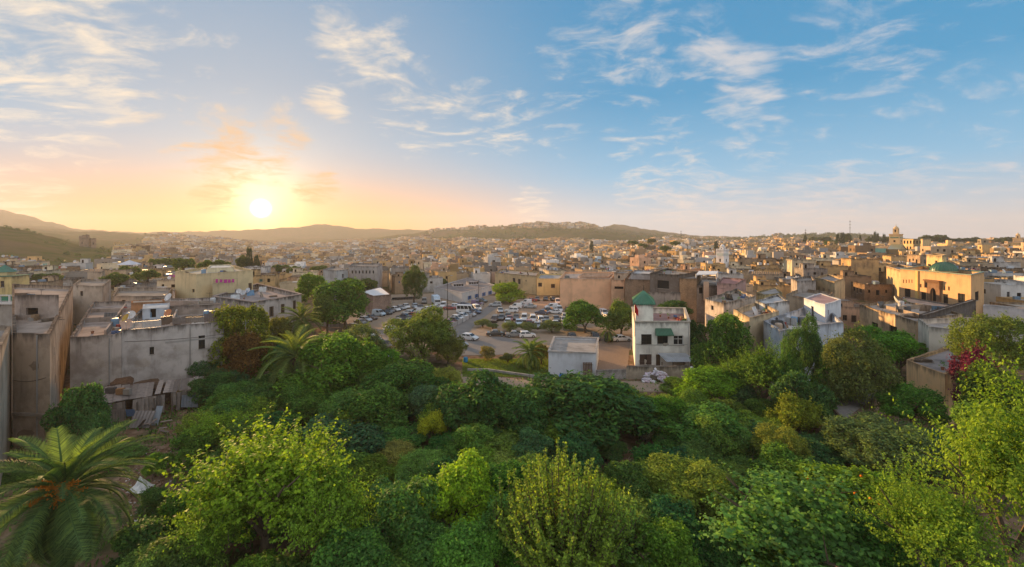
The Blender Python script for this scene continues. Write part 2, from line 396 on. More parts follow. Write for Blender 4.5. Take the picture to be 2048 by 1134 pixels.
def shell(root, c, z0, z1, color, roofc, par=.8, t=.28, ops=None, mat=None, roofmat=None, jit=.03, names=('wall', 'roof'), dp=.22, cope=None):
    """walls with real openings, a parapet of thickness t and a terrace roof set below its rim"""
    mb = MB(); ic = inset(c, t); zr = z1 - par; n = len(c); ops = ops or {}
    for i in range(n):
        a, ex, nn, L = edge_frame(c, i); op = ops.get(i, [])
        us = sorted(set([0.0, L] + [round(x, 4) for o in op for x in o[:2]] + ([L * k / max(1, int(L / 1.6)) for k in range(1, int(L / 1.6))] if jit else [])))
        us = [u for k, u in enumerate(us) if k == 0 or u - us[k - 1] > 1e-3]
        zs = sorted(set([z0, z1] + [round(x, 4) for o in op for x in o[2:4]]))
        ia, ib = Vector(ic[i]), Vector(ic[(i + 1) % n])
        def tz(u):
            q = a + ex * u; return z1 + jz(q.x, q.y, jit)
        for k in range(len(us) - 1):
            u0, u1 = us[k], us[k + 1]; um = (u0 + u1) / 2
            run = None
            for j in range(len(zs) - 1):
                za, zb = zs[j], zs[j + 1]; zm = (za + zb) / 2
                hole = any(o[0] < um < o[1] and o[2] < zm < o[3] for o in op)
                if not hole:
                    if run is None: run = [za, zb]
                    else: run[1] = zb
                if (hole or j == len(zs) - 2) and run:
                    A, B = a + ex * u0, a + ex * u1
                    last = run[1] == z1
                    ta, tb = (tz(u0), tz(u1)) if last else (run[1], run[1])
                    mb.quad((A.x, A.y, run[0]), (B.x, B.y, run[0]), (B.x, B.y, tb), (A.x, A.y, ta)); run = None
            A, B = a + ex * u0, a + ex * u1; C, E_ = ia.lerp(ib, u0 / L), ia.lerp(ib, u1 / L)
            mb.quad((A.x, A.y, tz(u0)), (B.x, B.y, tz(u1)), (E_.x, E_.y, tz(u1) - .02), (C.x, C.y, tz(u0) - .02))
            mb.quad((C.x, C.y, tz(u0) - .02), (E_.x, E_.y, tz(u1) - .02), (E_.x, E_.y, zr - .05), (C.x, C.y, zr - .05))
        for o in op:
            p = [a + ex * o[0], a + ex * o[1]]; q = [x - nn * dp for x in p]
            for (s0, s1, h0, h1) in ((0, 0, o[2], o[3]), (1, 1, o[2], o[3])):
                mb.quad((p[s0].x, p[s0].y, h0), (p[s0].x, p[s0].y, h1), (q[s0].x, q[s0].y, h1), (q[s0].x, q[s0].y, h0))
            for h in (o[2], o[3]):
                mb.quad((p[0].x, p[0].y, h), (p[1].x, p[1].y, h), (q[1].x, q[1].y, h), (q[0].x, q[0].y, h))
    w = mb.build(names[0], mat or PLASTER, root, color)
    ra = w.data.attributes.new('rim', 'FLOAT', 'POINT'); ra.data.foreach_set('value', np.array([100.0 - max(0.0, z1 - p[2]) for p in mb.v], 'f'))
    rb = MB(); rb.add([(x, y, zr) for x, y in ic], [tuple(range(n))])
    sub = root if names[0] == 'wall' else w
    rb.build(names[1], roofmat or ROOF, sub, roofc)
    if cope:
        oc = inset(c, -.12); cb = MB()
        for i in range(n):
            p0, p1 = oc[i], oc[(i + 1) % n]; q0, q1 = ic[i], ic[(i + 1) % n]
            cb.add([(p0[0], p0[1], z1 + .06), (p1[0], p1[1], z1 + .06), (q1[0], q1[1], z1 + .06), (q0[0], q0[1], z1 + .06),
                    (p0[0], p0[1], z1 + .24), (p1[0], p1[1], z1 + .24), (q1[0], q1[1], z1 + .24), (q0[0], q0[1], z1 + .24)],
                   [(0, 1, 5, 4), (4, 5, 6, 7), (2, 3, 7, 6), (3, 2, 1, 0)])
        cb.build('coping', cope[0], sub, cope[1])
    return w
def opening(root, c, i, o, kind, color, dp=.22, parent=None):
    """fills one opening of wall i with a window or door that has its own frame, pane and bars"""
    a, ex, nn, L = edge_frame(c, i); u0, u1, za, zb = o[:4]
    def pt(u, z, d): q = a + ex * u + nn * d; return (q.x, q.y, z)
    def bx(mb, ua, ub, z_a, z_b, d0, d1):
        v = [pt(ua, z_a, d0), pt(ub, z_a, d0), pt(ub, z_b, d0), pt(ua, z_b, d0), pt(ua, z_a, d1), pt(ub, z_a, d1), pt(ub, z_b, d1), pt(ua, z_b, d1)]
        mb.add(v, [(0, 1, 2, 3), (4, 5, 6, 7), (0, 1, 5, 4), (1, 2, 6, 5), (2, 3, 7, 6), (3, 0, 4, 7)])
    parent = parent or root
    if kind == 'hole':
        mb = MB(); mb.quad(pt(u0, za, -dp + .01), pt(u1, za, -dp + .01), pt(u1, zb, -dp + .01), pt(u0, zb, -dp + .01))
        return mb.build('window', DARK, parent)
    fw = min(.09, (u1 - u0) * .14); mb = MB()
    for (ua, ub, p, q) in ((u0, u0 + fw, za, zb), (u1 - fw, u1, za, zb), (u0 + fw, u1 - fw, za, za + fw), (u0 + fw, u1 - fw, zb - fw, zb)):
        bx(mb, ua, ub, p, q, -dp + .02, -dp + .1)
    if kind == 'door':
        w = mb.build('door', WOOD, parent, color)
        mb = MB(); n_ = max(3, int((u1 - u0) / .22)); s = (u1 - u0 - 2 * fw) / n_
        for k in range(n_): bx(mb, u0 + fw + k * s + .01, u0 + fw + (k + 1) * s - .01, za + .02, zb - fw, -dp + .03, -dp + .06 + .012 * (k % 2))
        mb.build('leaf', WOOD, w, color); return w
    if kind in ('casement', 'shutter', 'grille'):
        um = (u0 + u1) / 2; bx(mb, um - fw * .4, um + fw * .4, za + fw, zb - fw, -dp + .03, -dp + .09)
    if kind == 'casement':
        zm = za + (zb - za) * .62; bx(mb, u0 + fw, u1 - fw, zm - fw * .4, zm + fw * .4, -dp + .035, -dp + .085)
    w = mb.build('window', PAINT if kind != 'grille' else IRON, parent, color)
    mb = MB(); mb.quad(pt(u0, za, -dp + .03), pt(u1, za, -dp + .03), pt(u1, zb, -dp + .03), pt(u0, zb, -dp + .03))
    mb.build('pane', GLASS, w)
    if kind == 'grille':
        mb = MB(); k = max(3, int((u1 - u0) / .2))
        for j in range(1, k): q = u0 + (u1 - u0) * j / k; bx(mb, q - .016, q + .016, za, zb, -.09, -.06)
        for q in (.3, .7): z = za + (zb - za) * q; bx(mb, u0, u1, z - .018, z + .018, -.1, -.05)
        mb.build('grille', IRON, w)
    if kind == 'shutter':
        for (ua, ub) in ((u0 - (u1 - u0) * .04, u0 + (u1 - u0) * .40), (u1 - (u1 - u0) * .40, u1 + (u1 - u0) * .04)):
            mb = MB(); n_ = 7
            for j in range(n_):
                p = za + (zb - za) * j / n_; bx(mb, ua, ub, p + .01, p + (zb - za) / n_ - .015, .01, .045 + .02 * (j % 2))
            mb.build('shutter', WOOD, w, color)
    mb = MB(); bx(mb, u0 - .08, u1 + .08, za - .09, za - .005, -.06, .07); mb.build('sill', STONE, w, (.36, .33, .29))
    return w
def building(name, label, c, z0, z1, color, roofc=(.30, .27, .24), par=.8, t=.3, wins=(), mat=None, roofmat=None, group=None, cat='house', jit=.03, dp=.25, cope=None, root=None, names=('wall', 'roof')):
    c = [tuple(q) for q in c]
    if root is None:
        cx, cy = sum(p[0] for p in c) / len(c), sum(p[1] for p in c) / len(c)
        root = empty(name, (cx, cy, z0), label, cat, group); FOOT.append(c)
    ops, todo = {}, []
    for w in wins:
        i = w[0]
        if w[1] == 'uz': u0, u1, za, zb, kind, col = w[2:8]
        else:
            x0, y0, x1, y1, kind, col = w[1:7]
            (ua, da), (ub, db) = ray_u(c, i, x0), ray_u(c, i, x1); dm = (da + db) / 2
            u0, u1 = min(ua, ub), max(ua, ub); za, zb = zz(y1, dm), zz(y0, dm)
        L = edge_frame(c, i)[3]
        u0, u1 = max(.15, u0), min(L - .15, u1); zb = min(zb, z1 - .12); za = max(za, z0 + .05)
        if u1 - u0 < .12 or zb - za < .12: continue
        ops.setdefault(i, []).append((u0, u1, za, zb)); todo.append((i, (u0, u1, za, zb), kind, col))
    w = shell(root, c, z0, z1, color, roofc, par, t, ops, mat, roofmat, jit, names, dp, cope)
    for (i, o, kind, col) in todo: opening(root, c, i, o, kind, col, dp, root if names[0] == 'wall' else w)
    return root
def rect(cx, cy, w, d, a):
    ca, sa = math.cos(a), math.sin(a)
    return [(cx + x * ca - y * sa, cy + x * sa + y * ca) for x, y in ((-w / 2, -d / 2), (w / 2, -d / 2), (w / 2, d / 2), (-w / 2, d / 2))]
BRN = (.11, .075, .05); BLU = (.10, .20, .42); GRN = (.05, .15, .12); WHT = (.62, .60, .56); GRY = (.2, .2, .2)

# ------------------------------------------------------------------ buildings by the garden, on the west side
building('pale_house', 'pale sandy house wall rising beside the stained house above the palm', [px(-90, 36.5), px(0, 37.5), px(23, 47), px(-70, 50)], -.6, 12.6, (.52, .42, .32), par=.5, mat=PLASTER)
c1 = [px(25, 45.4), px(100, 45), px(146, 92), px(24, 97)]
h1 = building('stained_house', 'tall stained plaster house with bare roof terrace standing behind the fruiting palm', c1, -.6, 12.16, (.50, .375, .28), (.38, .31, .26), par=.75, mat=GRIMY,
   wins=[(1, 109.6, 748, 111, 768, 'hole', BRN), (1, 120, 730, 121.2, 752, 'hole', BRN), (1, 129, 702, 130, 722, 'hole', BRN), (1, 109, 694, 110, 711, 'hole', BRN), (1, 121.5, 664, 122.4, 678, 'hole', BRN), (0, 'uz', 3.4, 3.75, 3.4, 3.75, 'hole', BRN)])
mb = MB(); mb.prism([px(25, 45.15), px(100.3, 44.75), px(100.2, 45.6), px(25, 45.8)], 3.55, 3.85); mb.build('string_course', GRIMY, h1, (.36, .30, .25))
building('x', '', [px(29, 57), px(117.5, 57), px(117.2, 57.6), px(29, 57.6)], 10.6, zz(590, 57), (.40, .32, .27), par=.1, mat=GRIMY, root=h1, names=('roof_wall', 'roof_wall_top'), wins=[(0, 52, 616, 76, 630, 'hole', BRN)])
c1b = [px(-40, 99), px(134, 98), px(140, 112), px(-40, 118)]
g1 = building('terrace_house', 'house with green panels and white posts along its roof terrace', c1b, 0, zz(607, 98), (.42, .37, .32), (.36, .32, .28), par=.3)
zt = zz(607, 98); x0, x1 = px(-20, 97.8)[0], px(133, 97.8)[0]
for k in range(8):
    xa = x0 + (x1 - x0) * k / 8; wd = (x1 - x0) / 8
    MB().box((xa, 97.9, zt + .9), (.28, .28, 1.8)).build('post', CLEAN, g1, (.68, .66, .62))
    MB().box((xa + wd / 2, 97.9, zt + 1.15), (wd - .7, .08, 1.0)).build('panel', PAINT, g1, (.045, .22, .13))
MB().box(((x0 + x1) / 2, 97.9, zt + 1.9), (x1 - x0 + .3, .34, .16)).build('rail', CLEAN, g1, (.70, .68, .64))
MB().box(((x0 + x1) / 2, 97.75, zt + .1), (x1 - x0 + .3, .3, .5)).build('base_rail', CLEAN, g1, (.66, .62, .58))
# long grey house with its blank wall
c2a = [px(140, 57), px(243, 59.3), px(300, 92), px(186, 90)]
building('grey_house', 'low grey house with broken parapet between the stained house and the long blank wall', c2a, -.6, 9.1, (.50, .43, .38), (.38, .31, .27), par=.9, mat=GRIMY, jit=.07,
   wins=[(0, 172, 776, 180, 788, 'hole', BRN), (0, 217, 769, 224, 782, 'hole', BRN)])
c2 = [px(243.2, 59.5), px(448, 66), px(440, 93), px(301, 93)]
h2 = building('long_wall_house', 'long grey house with blank stained wall and two barred windows above the ruined shed', c2, -.6, 9.45, (.53, .47, .43), (.37, .31, .27), par=.85, mat=GRIMY, jit=.05,
   wins=[(0, 397, 671, 410, 698, 'grille', GRY), (0, 299, 694, 308, 709, 'grille', GRY)])
sx = Vector(c2[0]).lerp(Vector(c2[1]), .03); ex_ = (Vector(c2[1]) - Vector(c2[0])).normalized(); Lw = (Vector(c2[1]) - Vector(c2[0])).length
mb = MB(); s0 = Vector(c2[0]) + ex_ * Lw * .40; s1 = Vector(c2[1]) - ex_ * .3; n0 = Vector((ex_.y, -ex_.x)) * .04
mb.prism([tuple(s0 + n0), tuple(s1 + n0), tuple(s1 - n0), tuple(s0 - n0)], 7.05, 7.3); mb.build('ledge', PLASTER, h2, (.37, .34, .31))
def rail(root, a, b, z, h, n, mat=IRON, col=None, r=.03, name='railing'):
    """railing: two rails and single bars, each bar a part"""
    a, b = Vector(a), Vector(b)
    mb = MB(); mb.bar((a.x, a.y, z + h), (b.x, b.y, z + h), .06); mb.bar((a.x, a.y, z + .1), (b.x, b.y, z + .1), .05); mb.build(name, mat, root, col)
    for k in range(n + 1):
        q = a.lerp(b, k / n); MB().box((q.x, q.y, z + h / 2), (r * 1.6, r * 1.6, h)).build('bar', mat, root, col)
rail(h2, px(262, 60.6), px(322, 62.4), 9.3, 1.1, 22, PAINT, (.5, .5, .48))
for k, (xa, xb, d0, d1, hh) in enumerate(((322, 345, 62.6, 64, 1.3), (345, 372, 63.2, 64.2, 1.0), (372, 408, 64.3, 65.2, .9), (408, 446, 65.2, 66.2, 1.25))):
    a, b = Vector(px(xa, d0 + .4)), Vector(px(xb, d1 + .4)); mb = MB(); n = 9
    for j in range(n):
        p, q = a.lerp(b, j / n), a.lerp(b, (j + .9) / n); mb.plank((p.x, p.y, 9.45 + hh / 2), (q.x, q.y, 9.45 + hh / 2), hh + .12 * random.uniform(-1, 1), .05, (0, 1, 0))
    mb.build('screen_panel', WOOD if k % 2 else TIN, h2, ((.15, .12, .10), (.17, .15, .14), (.2, .18, .16), (.16, .13, .12))[k])
building('x', '', [px(262, 78), px(330, 80), px(328, 83), px(262, 81)], 8.5, 10.6, (.50, .25, .12), par=.1, root=h2, names=('roof_wall', 'roof_wall_top'), mat=PLASTER)
building('x', '', [px(285, 72), px(338, 73.5), px(340, 78.5), px(286, 77)], 8.5, 10.5, (.50, .55, .60), (.45, .5, .55), par=.15, root=h2, names=('wash_room', 'wash_room_roof'), mat=CLEAN, wins=[(0, 300, 617, 312, 635, 'hole', BRN)])
building('x', '', [px(335, 76), px(440, 80), px(438, 81.2), px(335, 77)], 8.5, 10.2, (.40, .32, .27), par=.1, root=h2, names=('roof_wall', 'roof_wall_top'), mat=GRIMY)
building('roof_house', 'roof-top rooms with orange plastered walls behind the long blank wall', [px(225, 95), px(335, 95), px(345, 112), px(235, 112)], 0, zz(592, 95), (.46, .37, .29), par=.9,
   wins=[(0, 243, 600, 251, 612, 'casement', BRN), (0, 300, 602, 307, 613, 'hole', BRN)])
building('cubic_house', 'small cubic plaster house with a low parapet beside the roof-top rooms', [px(145, 112), px(205, 110), px(222, 128), px(160, 130)], 0, zz(572, 110), (.50, .41, .33), par=.7, wins=[(0, 160, 582, 166, 592, 'casement', BRN)])
# yellow house
c4 = [px(350, 112), px(392, 103), px(506, 117), px(455, 146)]
h4 = building('yellow_house', 'wide pale yellow house with a windowed upper room and laundry on its terrace', c4, -.5, zz(548, 103), (.72, .56, .32), (.5, .46, .38), par=.7, mat=CLEAN, wins=[(0, 384, 578, 389, 585, 'hole', BRN), (1, 497, 566, 504, 580, 'door', BRN)])
building('x', '', [px(414, 117), px(468, 121), px(462, 134), px(420, 131)], zz(548, 103) - .8, zz(535, 119), (.68, .60, .40), (.6, .6, .58), par=.3, root=h4, names=('upper_room', 'upper_room_roof'), mat=CLEAN,
   wins=[(0, 'uz', .5 + k * 1.12, 1.3 + k * 1.12, 14.55, 15.5, 'hole', BRN) for k in range(6)])
building('x', '', [px(425, 103.5), px(470, 108), px(466, 111), px(428, 106)], 8.8, 11.4, (.60, .48, .28), (.5, .45, .4), par=.9, root=h4, names=('balcony', 'balcony_floor'), mat=CLEAN)
# terraced house with tall brown windows
c5 = [px(425, 99), px(507, 90), px(603, 103), px(515, 128)]
h5 = building('terraced_house', 'worn white house with three tall brown windows above the palm grove', c5, -.5, zz(605, 90), (.55, .48, .43), (.33, .28, .26), par=.9, mat=GRIMY, cope=(STONE, (.42, .33, .28)),
   wins=[(1, 539, 613, 546.5, 633, 'shutter', BRN), (1, 562, 608, 568.5, 626, 'shutter', BRN), (1, 516, 620, 522, 640, 'shutter', BRN), (1, 586, 601, 591, 618, 'shutter', BRN), (0, 'uz', 3, 4, 4, 6, 'casement', BRN)])
building('x', '', [px(470, 112), px(503, 110), px(520, 122), px(486, 124)], zz(605, 90) - 1, zz(584, 112), (.42, .34, .28), par=.6, root=h5, names=('stair_hut', 'hut_roof'))
building('grey_block', 'plain grey block house behind the bushy trees', [px(646, 152), px(672, 146), px(696, 153), px(668, 172)], -.5, zz(541, 146), (.50, .48, .46), par=.6, wins=[(1, 684, 548, 688, 556, 'casement', GRY)])
building('terrace_block', 'long dusty house with a row of small openings along its terrace', [px(697, 172), px(755, 168), px(765, 190), px(706, 195)], -.5, zz(533, 168), (.46, .40, .36), par=.8, wins=[(0, 703 + 7 * k, 541, 706 + 7 * k, 547, 'hole', BRN) for k in range(7)])
building('brick_store', 'low pinkish brick store with white roof at the edge of the car park', [px(722, 138), px(746, 127), px(782, 131), px(762, 152)], -.3, zz(591, 128), (.42, .30, .24), (.66, .66, .66), par=.12, mat=BRICK, roofmat=PAINT, cat='store')
h8 = building('school_hall', 'low white hall with blue-shuttered windows and grey roof skylights beside the car park', [px(868, 168), px(924, 150), px(990, 177), px(935, 212)], -.3, 3.6, (.60, .57, .55), (.25, .22, .21), par=.25, cat='hall', mat=CLEAN,
   wins=[(1, x - 3.2, y - 3, x + 3.2, y + 4, 'shutter', BLU) for x, y in ((939, 594.5), (953, 591), (967.5, 588), (980, 585))])
for (sx_, dd) in ((915, 172), (945, 180)):
    q = px(sx_, dd); building('x', '', rect(q[0], q[1], 4.6, 3.2, .45), 3.3, 4.7, (.44, .42, .42), (.4, .38, .38), par=.1, root=h8, names=('skylight', 'skylight_roof'), wins=[(0, 'uz', .3 + 1.05 * k, 1.1 + 1.05 * k, 3.7, 4.4, 'hole', BRN) for k in range(4)])
# yellow buildings and the big blank wall
building('ochre_house', 'long ochre house with narrow brown windows behind the round tree', [px(990, 192), px(1073, 173), px(1079, 197), px(1002, 216)], -.4, zz(549, 180), (.64, .45, .24), (.33, .3, .27), par=.7,
   wins=[(0, 1025, 556, 1030.5, 567, 'casement', BRN), (0, 1036, 558, 1041, 568, 'casement', BRN), (0, 998, 561, 1001, 567, 'hole', BRN), (0, 1051, 560, 1053, 563, 'hole', BRN)])
building('yellow_block', 'bright yellow block house with two grey square windows facing the car park', [px(1073.5, 171), px(1119, 171.5), px(1127, 194), px(1080, 195)], -.4, zz(557, 171), (.74, .55, .25), (.36, .36, .36), par=.6, mat=CLEAN,
   wins=[(0, 1076.5, 565.5, 1084, 573, 'grille', GRY), (0, 1102, 568, 1110, 575.5, 'grille', GRY)])
h10 = building('blank_wall_house', 'big house with a blank salmon-coloured wall facing the car park', [px(1120, 137.5), px(1222, 137), px(1234, 166), px(1130, 168)], -.4, zz(558, 137), (.80, .47, .28), (.58, .45, .36), par=.8, mat=CLEAN, cope=(STONE, (.42, .30, .22)))
building('x', '', [px(1158, 150), px(1218, 149), px(1226, 160), px(1166, 161)], 9, zz(551, 150), (.56, .40, .29), (.5, .42, .36), par=.9, root=h10, names=('roof_room', 'roof_room_top'), mat=CLEAN, wins=[(0, 1196, 556, 1199, 560, 'hole', BRN)])
building('narrow_salmon_house', 'narrow salmon house with a small tower room joined to the big blank wall', [px(1222.4, 134.5), px(1249, 133.5), px(1257, 158), px(1232, 160)], -.4, zz(560, 134), (.76, .46, .28), par=.7, wins=[(0, 1229, 573, 1247, 578, 'hole', BRN)])
building('small_tower_house', 'small square tower house with one dark window above the blank wall', [px(1228, 142), px(1256, 141), px(1262, 152), px(1234, 153)], 5, zz(546, 141), (.57, .43, .31), par=.5, wins=[(0, 1236, 551, 1240, 557, 'hole', BRN)])
building('brick_house', 'old brown brick house with eroded wall behind the green-tiled tower', [px(1250, 126), px(1302, 123), px(1314, 150), px(1262, 154)], -.4, zz(559, 124), (.36, .25, .17), (.40, .37, .35), par=.6, mat=BRICK)
building('grey_roof_house', 'house with a pale grey roof room behind the old brick house', [px(1262, 130), px(1300, 128), px(1308, 142), px(1270, 144)], 6, zz(547, 129), (.44, .40, .38), (.5, .5, .5), par=.4)
c11 = [px(1300, 119), px(1358, 113), px(1392, 124), px(1335, 140)]
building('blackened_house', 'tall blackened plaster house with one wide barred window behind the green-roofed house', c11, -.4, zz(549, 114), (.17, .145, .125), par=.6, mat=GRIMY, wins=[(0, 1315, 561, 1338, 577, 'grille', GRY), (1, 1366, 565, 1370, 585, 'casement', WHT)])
building('square_brick_house', 'square brown brick house standing right beside the blackened house', [px(1359, 112), px(1393, 111), px(1402, 130), px(1372, 133)], -.4, zz(557, 111), (.37, .25, .15), par=.4, mat=BRICK)
h11 = building('awning_house', 'house with a white roof awning over a shaded terrace', [px(1393.5, 112), px(1433, 114), px(1440, 132), px(1402, 134)], -.4, zz(572, 112), (.36, .31, .27), par=.5, mat=BRICK, wins=[(0, 1398, 575, 1406, 587, 'hole', BRN)])
a, b, c_, d_ = (px(1392, 111.5), px(1433, 113.5), px(1436, 124), px(1398, 124))
for q in (a, b, c_, d_): MB().box((q[0], q[1], zz(560, 112)), (.18, .18, 3.2)).build('awning_post', PAINT, h11, (.5, .5, .5))
MB().prism([a, b, c_, d_], zz(550, 112), zz(548.6, 112)).build('awning', PAINT, h11, (.72, .71, .69))
mb = MB(); mb.prism([px(1407, 111.3), px(1418, 111.6), px(1418, 112.2), px(1407, 112)], zz(600, 112), zz(563, 112)); mb.build('pier', CLEAN, h11, (.52, .37, .26))
building('garden_wall', 'stained retaining wall with a scalloped top behind the green-roofed house', [px(1296, 104), px(1360, 103), px(1361, 104), px(1297, 105)], -.4, zz(586, 103), (.30, .26, .23), par=.05, mat=GRIMY, cat='wall', jit=.08)
building('pink_house', 'low house with a dull pink wall below the awning terrace', [px(1434, 108), px(1473, 106), px(1492, 120), px(1446, 126)], 0, zz(568, 106), (.45, .30, .27), (.4, .22, .2), par=.4)

# ------------------------------------------------------------------ the green-roofed house
c12 = [px(1270, 74), px(1380, 74), px(1370, 89), px(1264, 90)]
z12 = zz(645, 74)
h12 = building('green_roofed_house', 'cream two-storey house with green-tiled corner tower and red terrace', c12, -.4, z12, (.80, .765, .68), (.32, .20, .185), par=1.0, t=.35, mat=PLASTER, cope=(STONE, (.45, .40, .33)),
   wins=[(0, 1282.5, 668.5, 1303.5, 689, 'grille', BRN), (0, 1314.5, 669, 1336, 688, 'grille', BRN), (0, 1347, 671, 1367, 690, 'casement', WHT), (0, 1280, 708.5, 1302, 729, 'shutter', (.09, .06, .05)), (0, 1312, 709, 1321, 732, 'door', BRN)])
ct = [px(1271.2, 74.3), px(1306.5, 74.3), px(1302, 83), px(1268.5, 83)]
zt = zz(609, 74.3)
tw = shell(h12, ct, z12 - 1.0, zt, (.80, .765, .67), (.3, .3, .3), par=.1, mat=PLASTER, names=('tower', 'tower_top'))
oc = inset(ct, -.35); ap = [sum(p[0] for p in oc) / 4, sum(p[1] for p in oc) / 4, zz(581, 78.5)]
mb = MB()
for i in range(4): mb.add([(*oc[i], zt), (*oc[(i + 1) % 4], zt), tuple(ap)], [(0, 1, 2)])
mb.add([(*p, zt) for p in oc], [(0, 1, 2, 3)])
rf = mb.build('tower_roof', TILE, h12, (.055, .19, .10))
def tile_rows(parent, a, b, apex, n, r, col, mat=None):
    """rolls of glazed tile running from the eave a-b up to the apex or ridge"""
    for k in range(n):
        f = (k + .5) / n; p = Vector(a).lerp(Vector(b), f)
        top = Vector(apex[0]).lerp(Vector(apex[1]), f) if isinstance(apex[0], (tuple, list, Vector)) else Vector(apex) + (p - Vector(apex)) * .04
        MB().tube([p + Vector((0, 0, .03)), top + Vector((0, 0, .03))], [r, r if isinstance(apex[0], (tuple, list, Vector)) else r * .35], 5, False).build('tile_row', mat or TILE, parent, col)
for i in (3, 0, 1): tile_rows(rf, (*oc[i], zt), (*oc[(i + 1) % 4], zt), tuple(ap), 11, .11, (.06, .21, .11))
MB().tube([ap, (ap[0], ap[1], ap[2] + 1.0)], [.07, .03], 6).build('finial', IRON, rf)
# tiled hood over the middle window, tin lean-to, low wall
d0 = 73.9; xa, xb = px(1310.5, d0)[0], px(1343, d0)[0]; zb_, zt_ = zz(668, d0), zz(657, d0)
mb = MB(); mb.add([(xa, 74.0, zt_), (xb, 74.0, zt_), (xb + .1, 72.9, zb_), (xa - .1, 72.9, zb_), (xa - .1, 72.9, zb_ - .12), (xb + .1, 72.9, zb_ - .12), (xa, 74.0, zb_ - .3), (xb, 74.0, zb_ - .3)],
   [(0, 1, 2, 3), (3, 2, 5, 4), (4, 5, 7, 6), (0, 3, 4, 6), (1, 7, 5, 2)])
hd = mb.build('window_hood', TILE, h12, (.05, .15, .09))
tile_rows(hd, (xa - .05, 72.9, zb_), (xb + .05, 72.9, zb_), ((xa + .1, 73.95, zt_), (xb - .1, 73.95, zt_)), 12, .07, (.06, .18, .11))
mb = MB(); xa, xb = px(1322, 72)[0], px(1390, 70)[0]
for k in range(26):
    p0 = xa + (xb - xa) * k / 26; p1 = xa + (xb - xa) * (k + 1) / 26; dz_ = .05 * (k % 2)
    mb.quad((p0, 73.7, zz(707, 73.7) + .1), (p1, 73.7, zz(707, 73.7) + .1), (p1 + .35, 70.4, zz(724, 70.4) + dz_), (p0 + .35, 70.4, zz(724, 70.4) + .05 - dz_))
mb.build('lean_to_roof', TIN, h12, (.44, .48, .52))
for xx in (1324, 1346, 1368, 1388): q = px(xx, 70.6); MB().box((q[0], q[1], zz(724, 70.6) / 2), (.12, .12, zz(724, 70.6))).build('lean_to_post', WOOD, h12, BRN)
building('low_garden_wall', 'low weathered wall in front of the green-roofed house', [px(1253, 68), px(1376, 68), px(1377, 68.5), px(1253, 68.5)], -.3, 2.0, (.50, .42, .32), par=.03, t=.15, mat=GRIMY, cat='wall', jit=.04)
building('block_wall', 'grey concrete block wall closing the brick-paved yard', [px(1192, 67.5), px(1252.6, 68), px(1252.6, 68.4), px(1192, 67.9)], -.3, 1.5, (.42, .40, .38), par=.03, t=.12, mat=BRICK, cat='wall', jit=.0)
# white box hut
h13 = building('white_hut', 'white box-shaped hut with flat grey roof beside the paved yard', [px(1097, 69.5), px(1191, 68.5), px(1197, 79), px(1108, 80)], -.4, zz(706, 69), (.56, .58, .61), (.34, .32, .30), par=.28, t=.22, mat=CLEAN, cope=(STONE, (.36, .34, .32)), cat='hut')

# ------------------------------------------------------------------ sunlit houses above the garden, east side
building('worn_white_house', 'worn whitish house with crumbling parapet and plants on its roof', [px(1410, 86), px(1447, 80), px(1512, 90), px(1472, 104)], -.4, zz(603, 82), (.58, .50, .42), par=.9, mat=GRIMY, jit=.07,
   wins=[(0, 1422, 611, 1427, 620, 'hole', BRN), (1, 'uz', 1.2, 2.2, 6.4, 8.4, 'casement', BRN)])
building('tall_bare_house', 'tall house with a bare sunlit end wall rising out of the trees', [px(1467, 74), px(1499, 66), px(1558, 72), px(1520, 84)], -.4, 10.1, (.64, .50, .32), (.42, .37, .33), par=1.0, mat=PLASTER)
c14 = [px(1527, 67), px(1561, 60), px(1687, 66), px(1640, 88)]
h14 = building('blue_white_house', 'blue-washed house with walled roof terrace and a white roof room', c14, -.4, 9.4, (.56, .60, .66), (.52, .50, .48), par=1.3, mat=PLASTER, jit=.05)
building('x', '', [px(1608, 80), px(1650, 72), px(1682, 78), px(1640, 88)], 8.1, 11.2, (.66, .66, .68), (.42, .28, .26), par=.12, root=h14, names=('roof_room', 'roof_room_top'), mat=CLEAN, wins=[(0, 'uz', 3.0, 4.0, 8.3, 10.2, 'door', (.03, .03, .04)), (1, 'uz', 1.5, 2.3, 9.2, 10.1, 'hole', BRN)])
building('peeling_blue_house', 'peeling blue and white roof house with vines beside the bare end wall', [px(1511, 82), px(1530, 78), px(1579, 82), px(1556, 92)], 0, zz(606, 79), (.58, .62, .64), (.5, .5, .5), par=.35, mat=GRIMY)
building('arched_window_house', 'sunlit ochre house with three blind arched windows', [px(1630, 124), px(1669, 112), px(1690, 122), px(1655, 138)], 2, zz(563, 112), (.60, .44, .25), (.3, .27, .25), par=.6,
   wins=[(0, 'uz', 2.2 + 3.2 * k, 3.4 + 3.2 * k, 6.3, 8.9, 'shutter', (.42, .31, .2)) for k in range(4)])
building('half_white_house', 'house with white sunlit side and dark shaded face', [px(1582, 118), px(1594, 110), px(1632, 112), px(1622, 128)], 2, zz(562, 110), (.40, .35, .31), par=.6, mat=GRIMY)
building('round_window_house', 'low yellow house with a round-headed window on the terraces', [px(1513, 108), px(1527, 103), px(1565, 106), px(1552, 120)], 1, zz(588, 104), (.58, .46, .22), (.34, .32, .3), par=.3, wins=[(0, 'uz', 3, 4.6, 5.6, 7.6, 'casement', BRN)])
building('low_brown_terrace', 'low brown terrace house between the round-windowed house and the white roof room', [px(1572, 100), px(1640, 92), px(1668, 104), px(1600, 114)], 1, zz(594, 96), (.46, .35, .24), par=.8)
c15 = [px(1719, 92), px(1833, 73), px(1925, 81), px(1805, 99)]
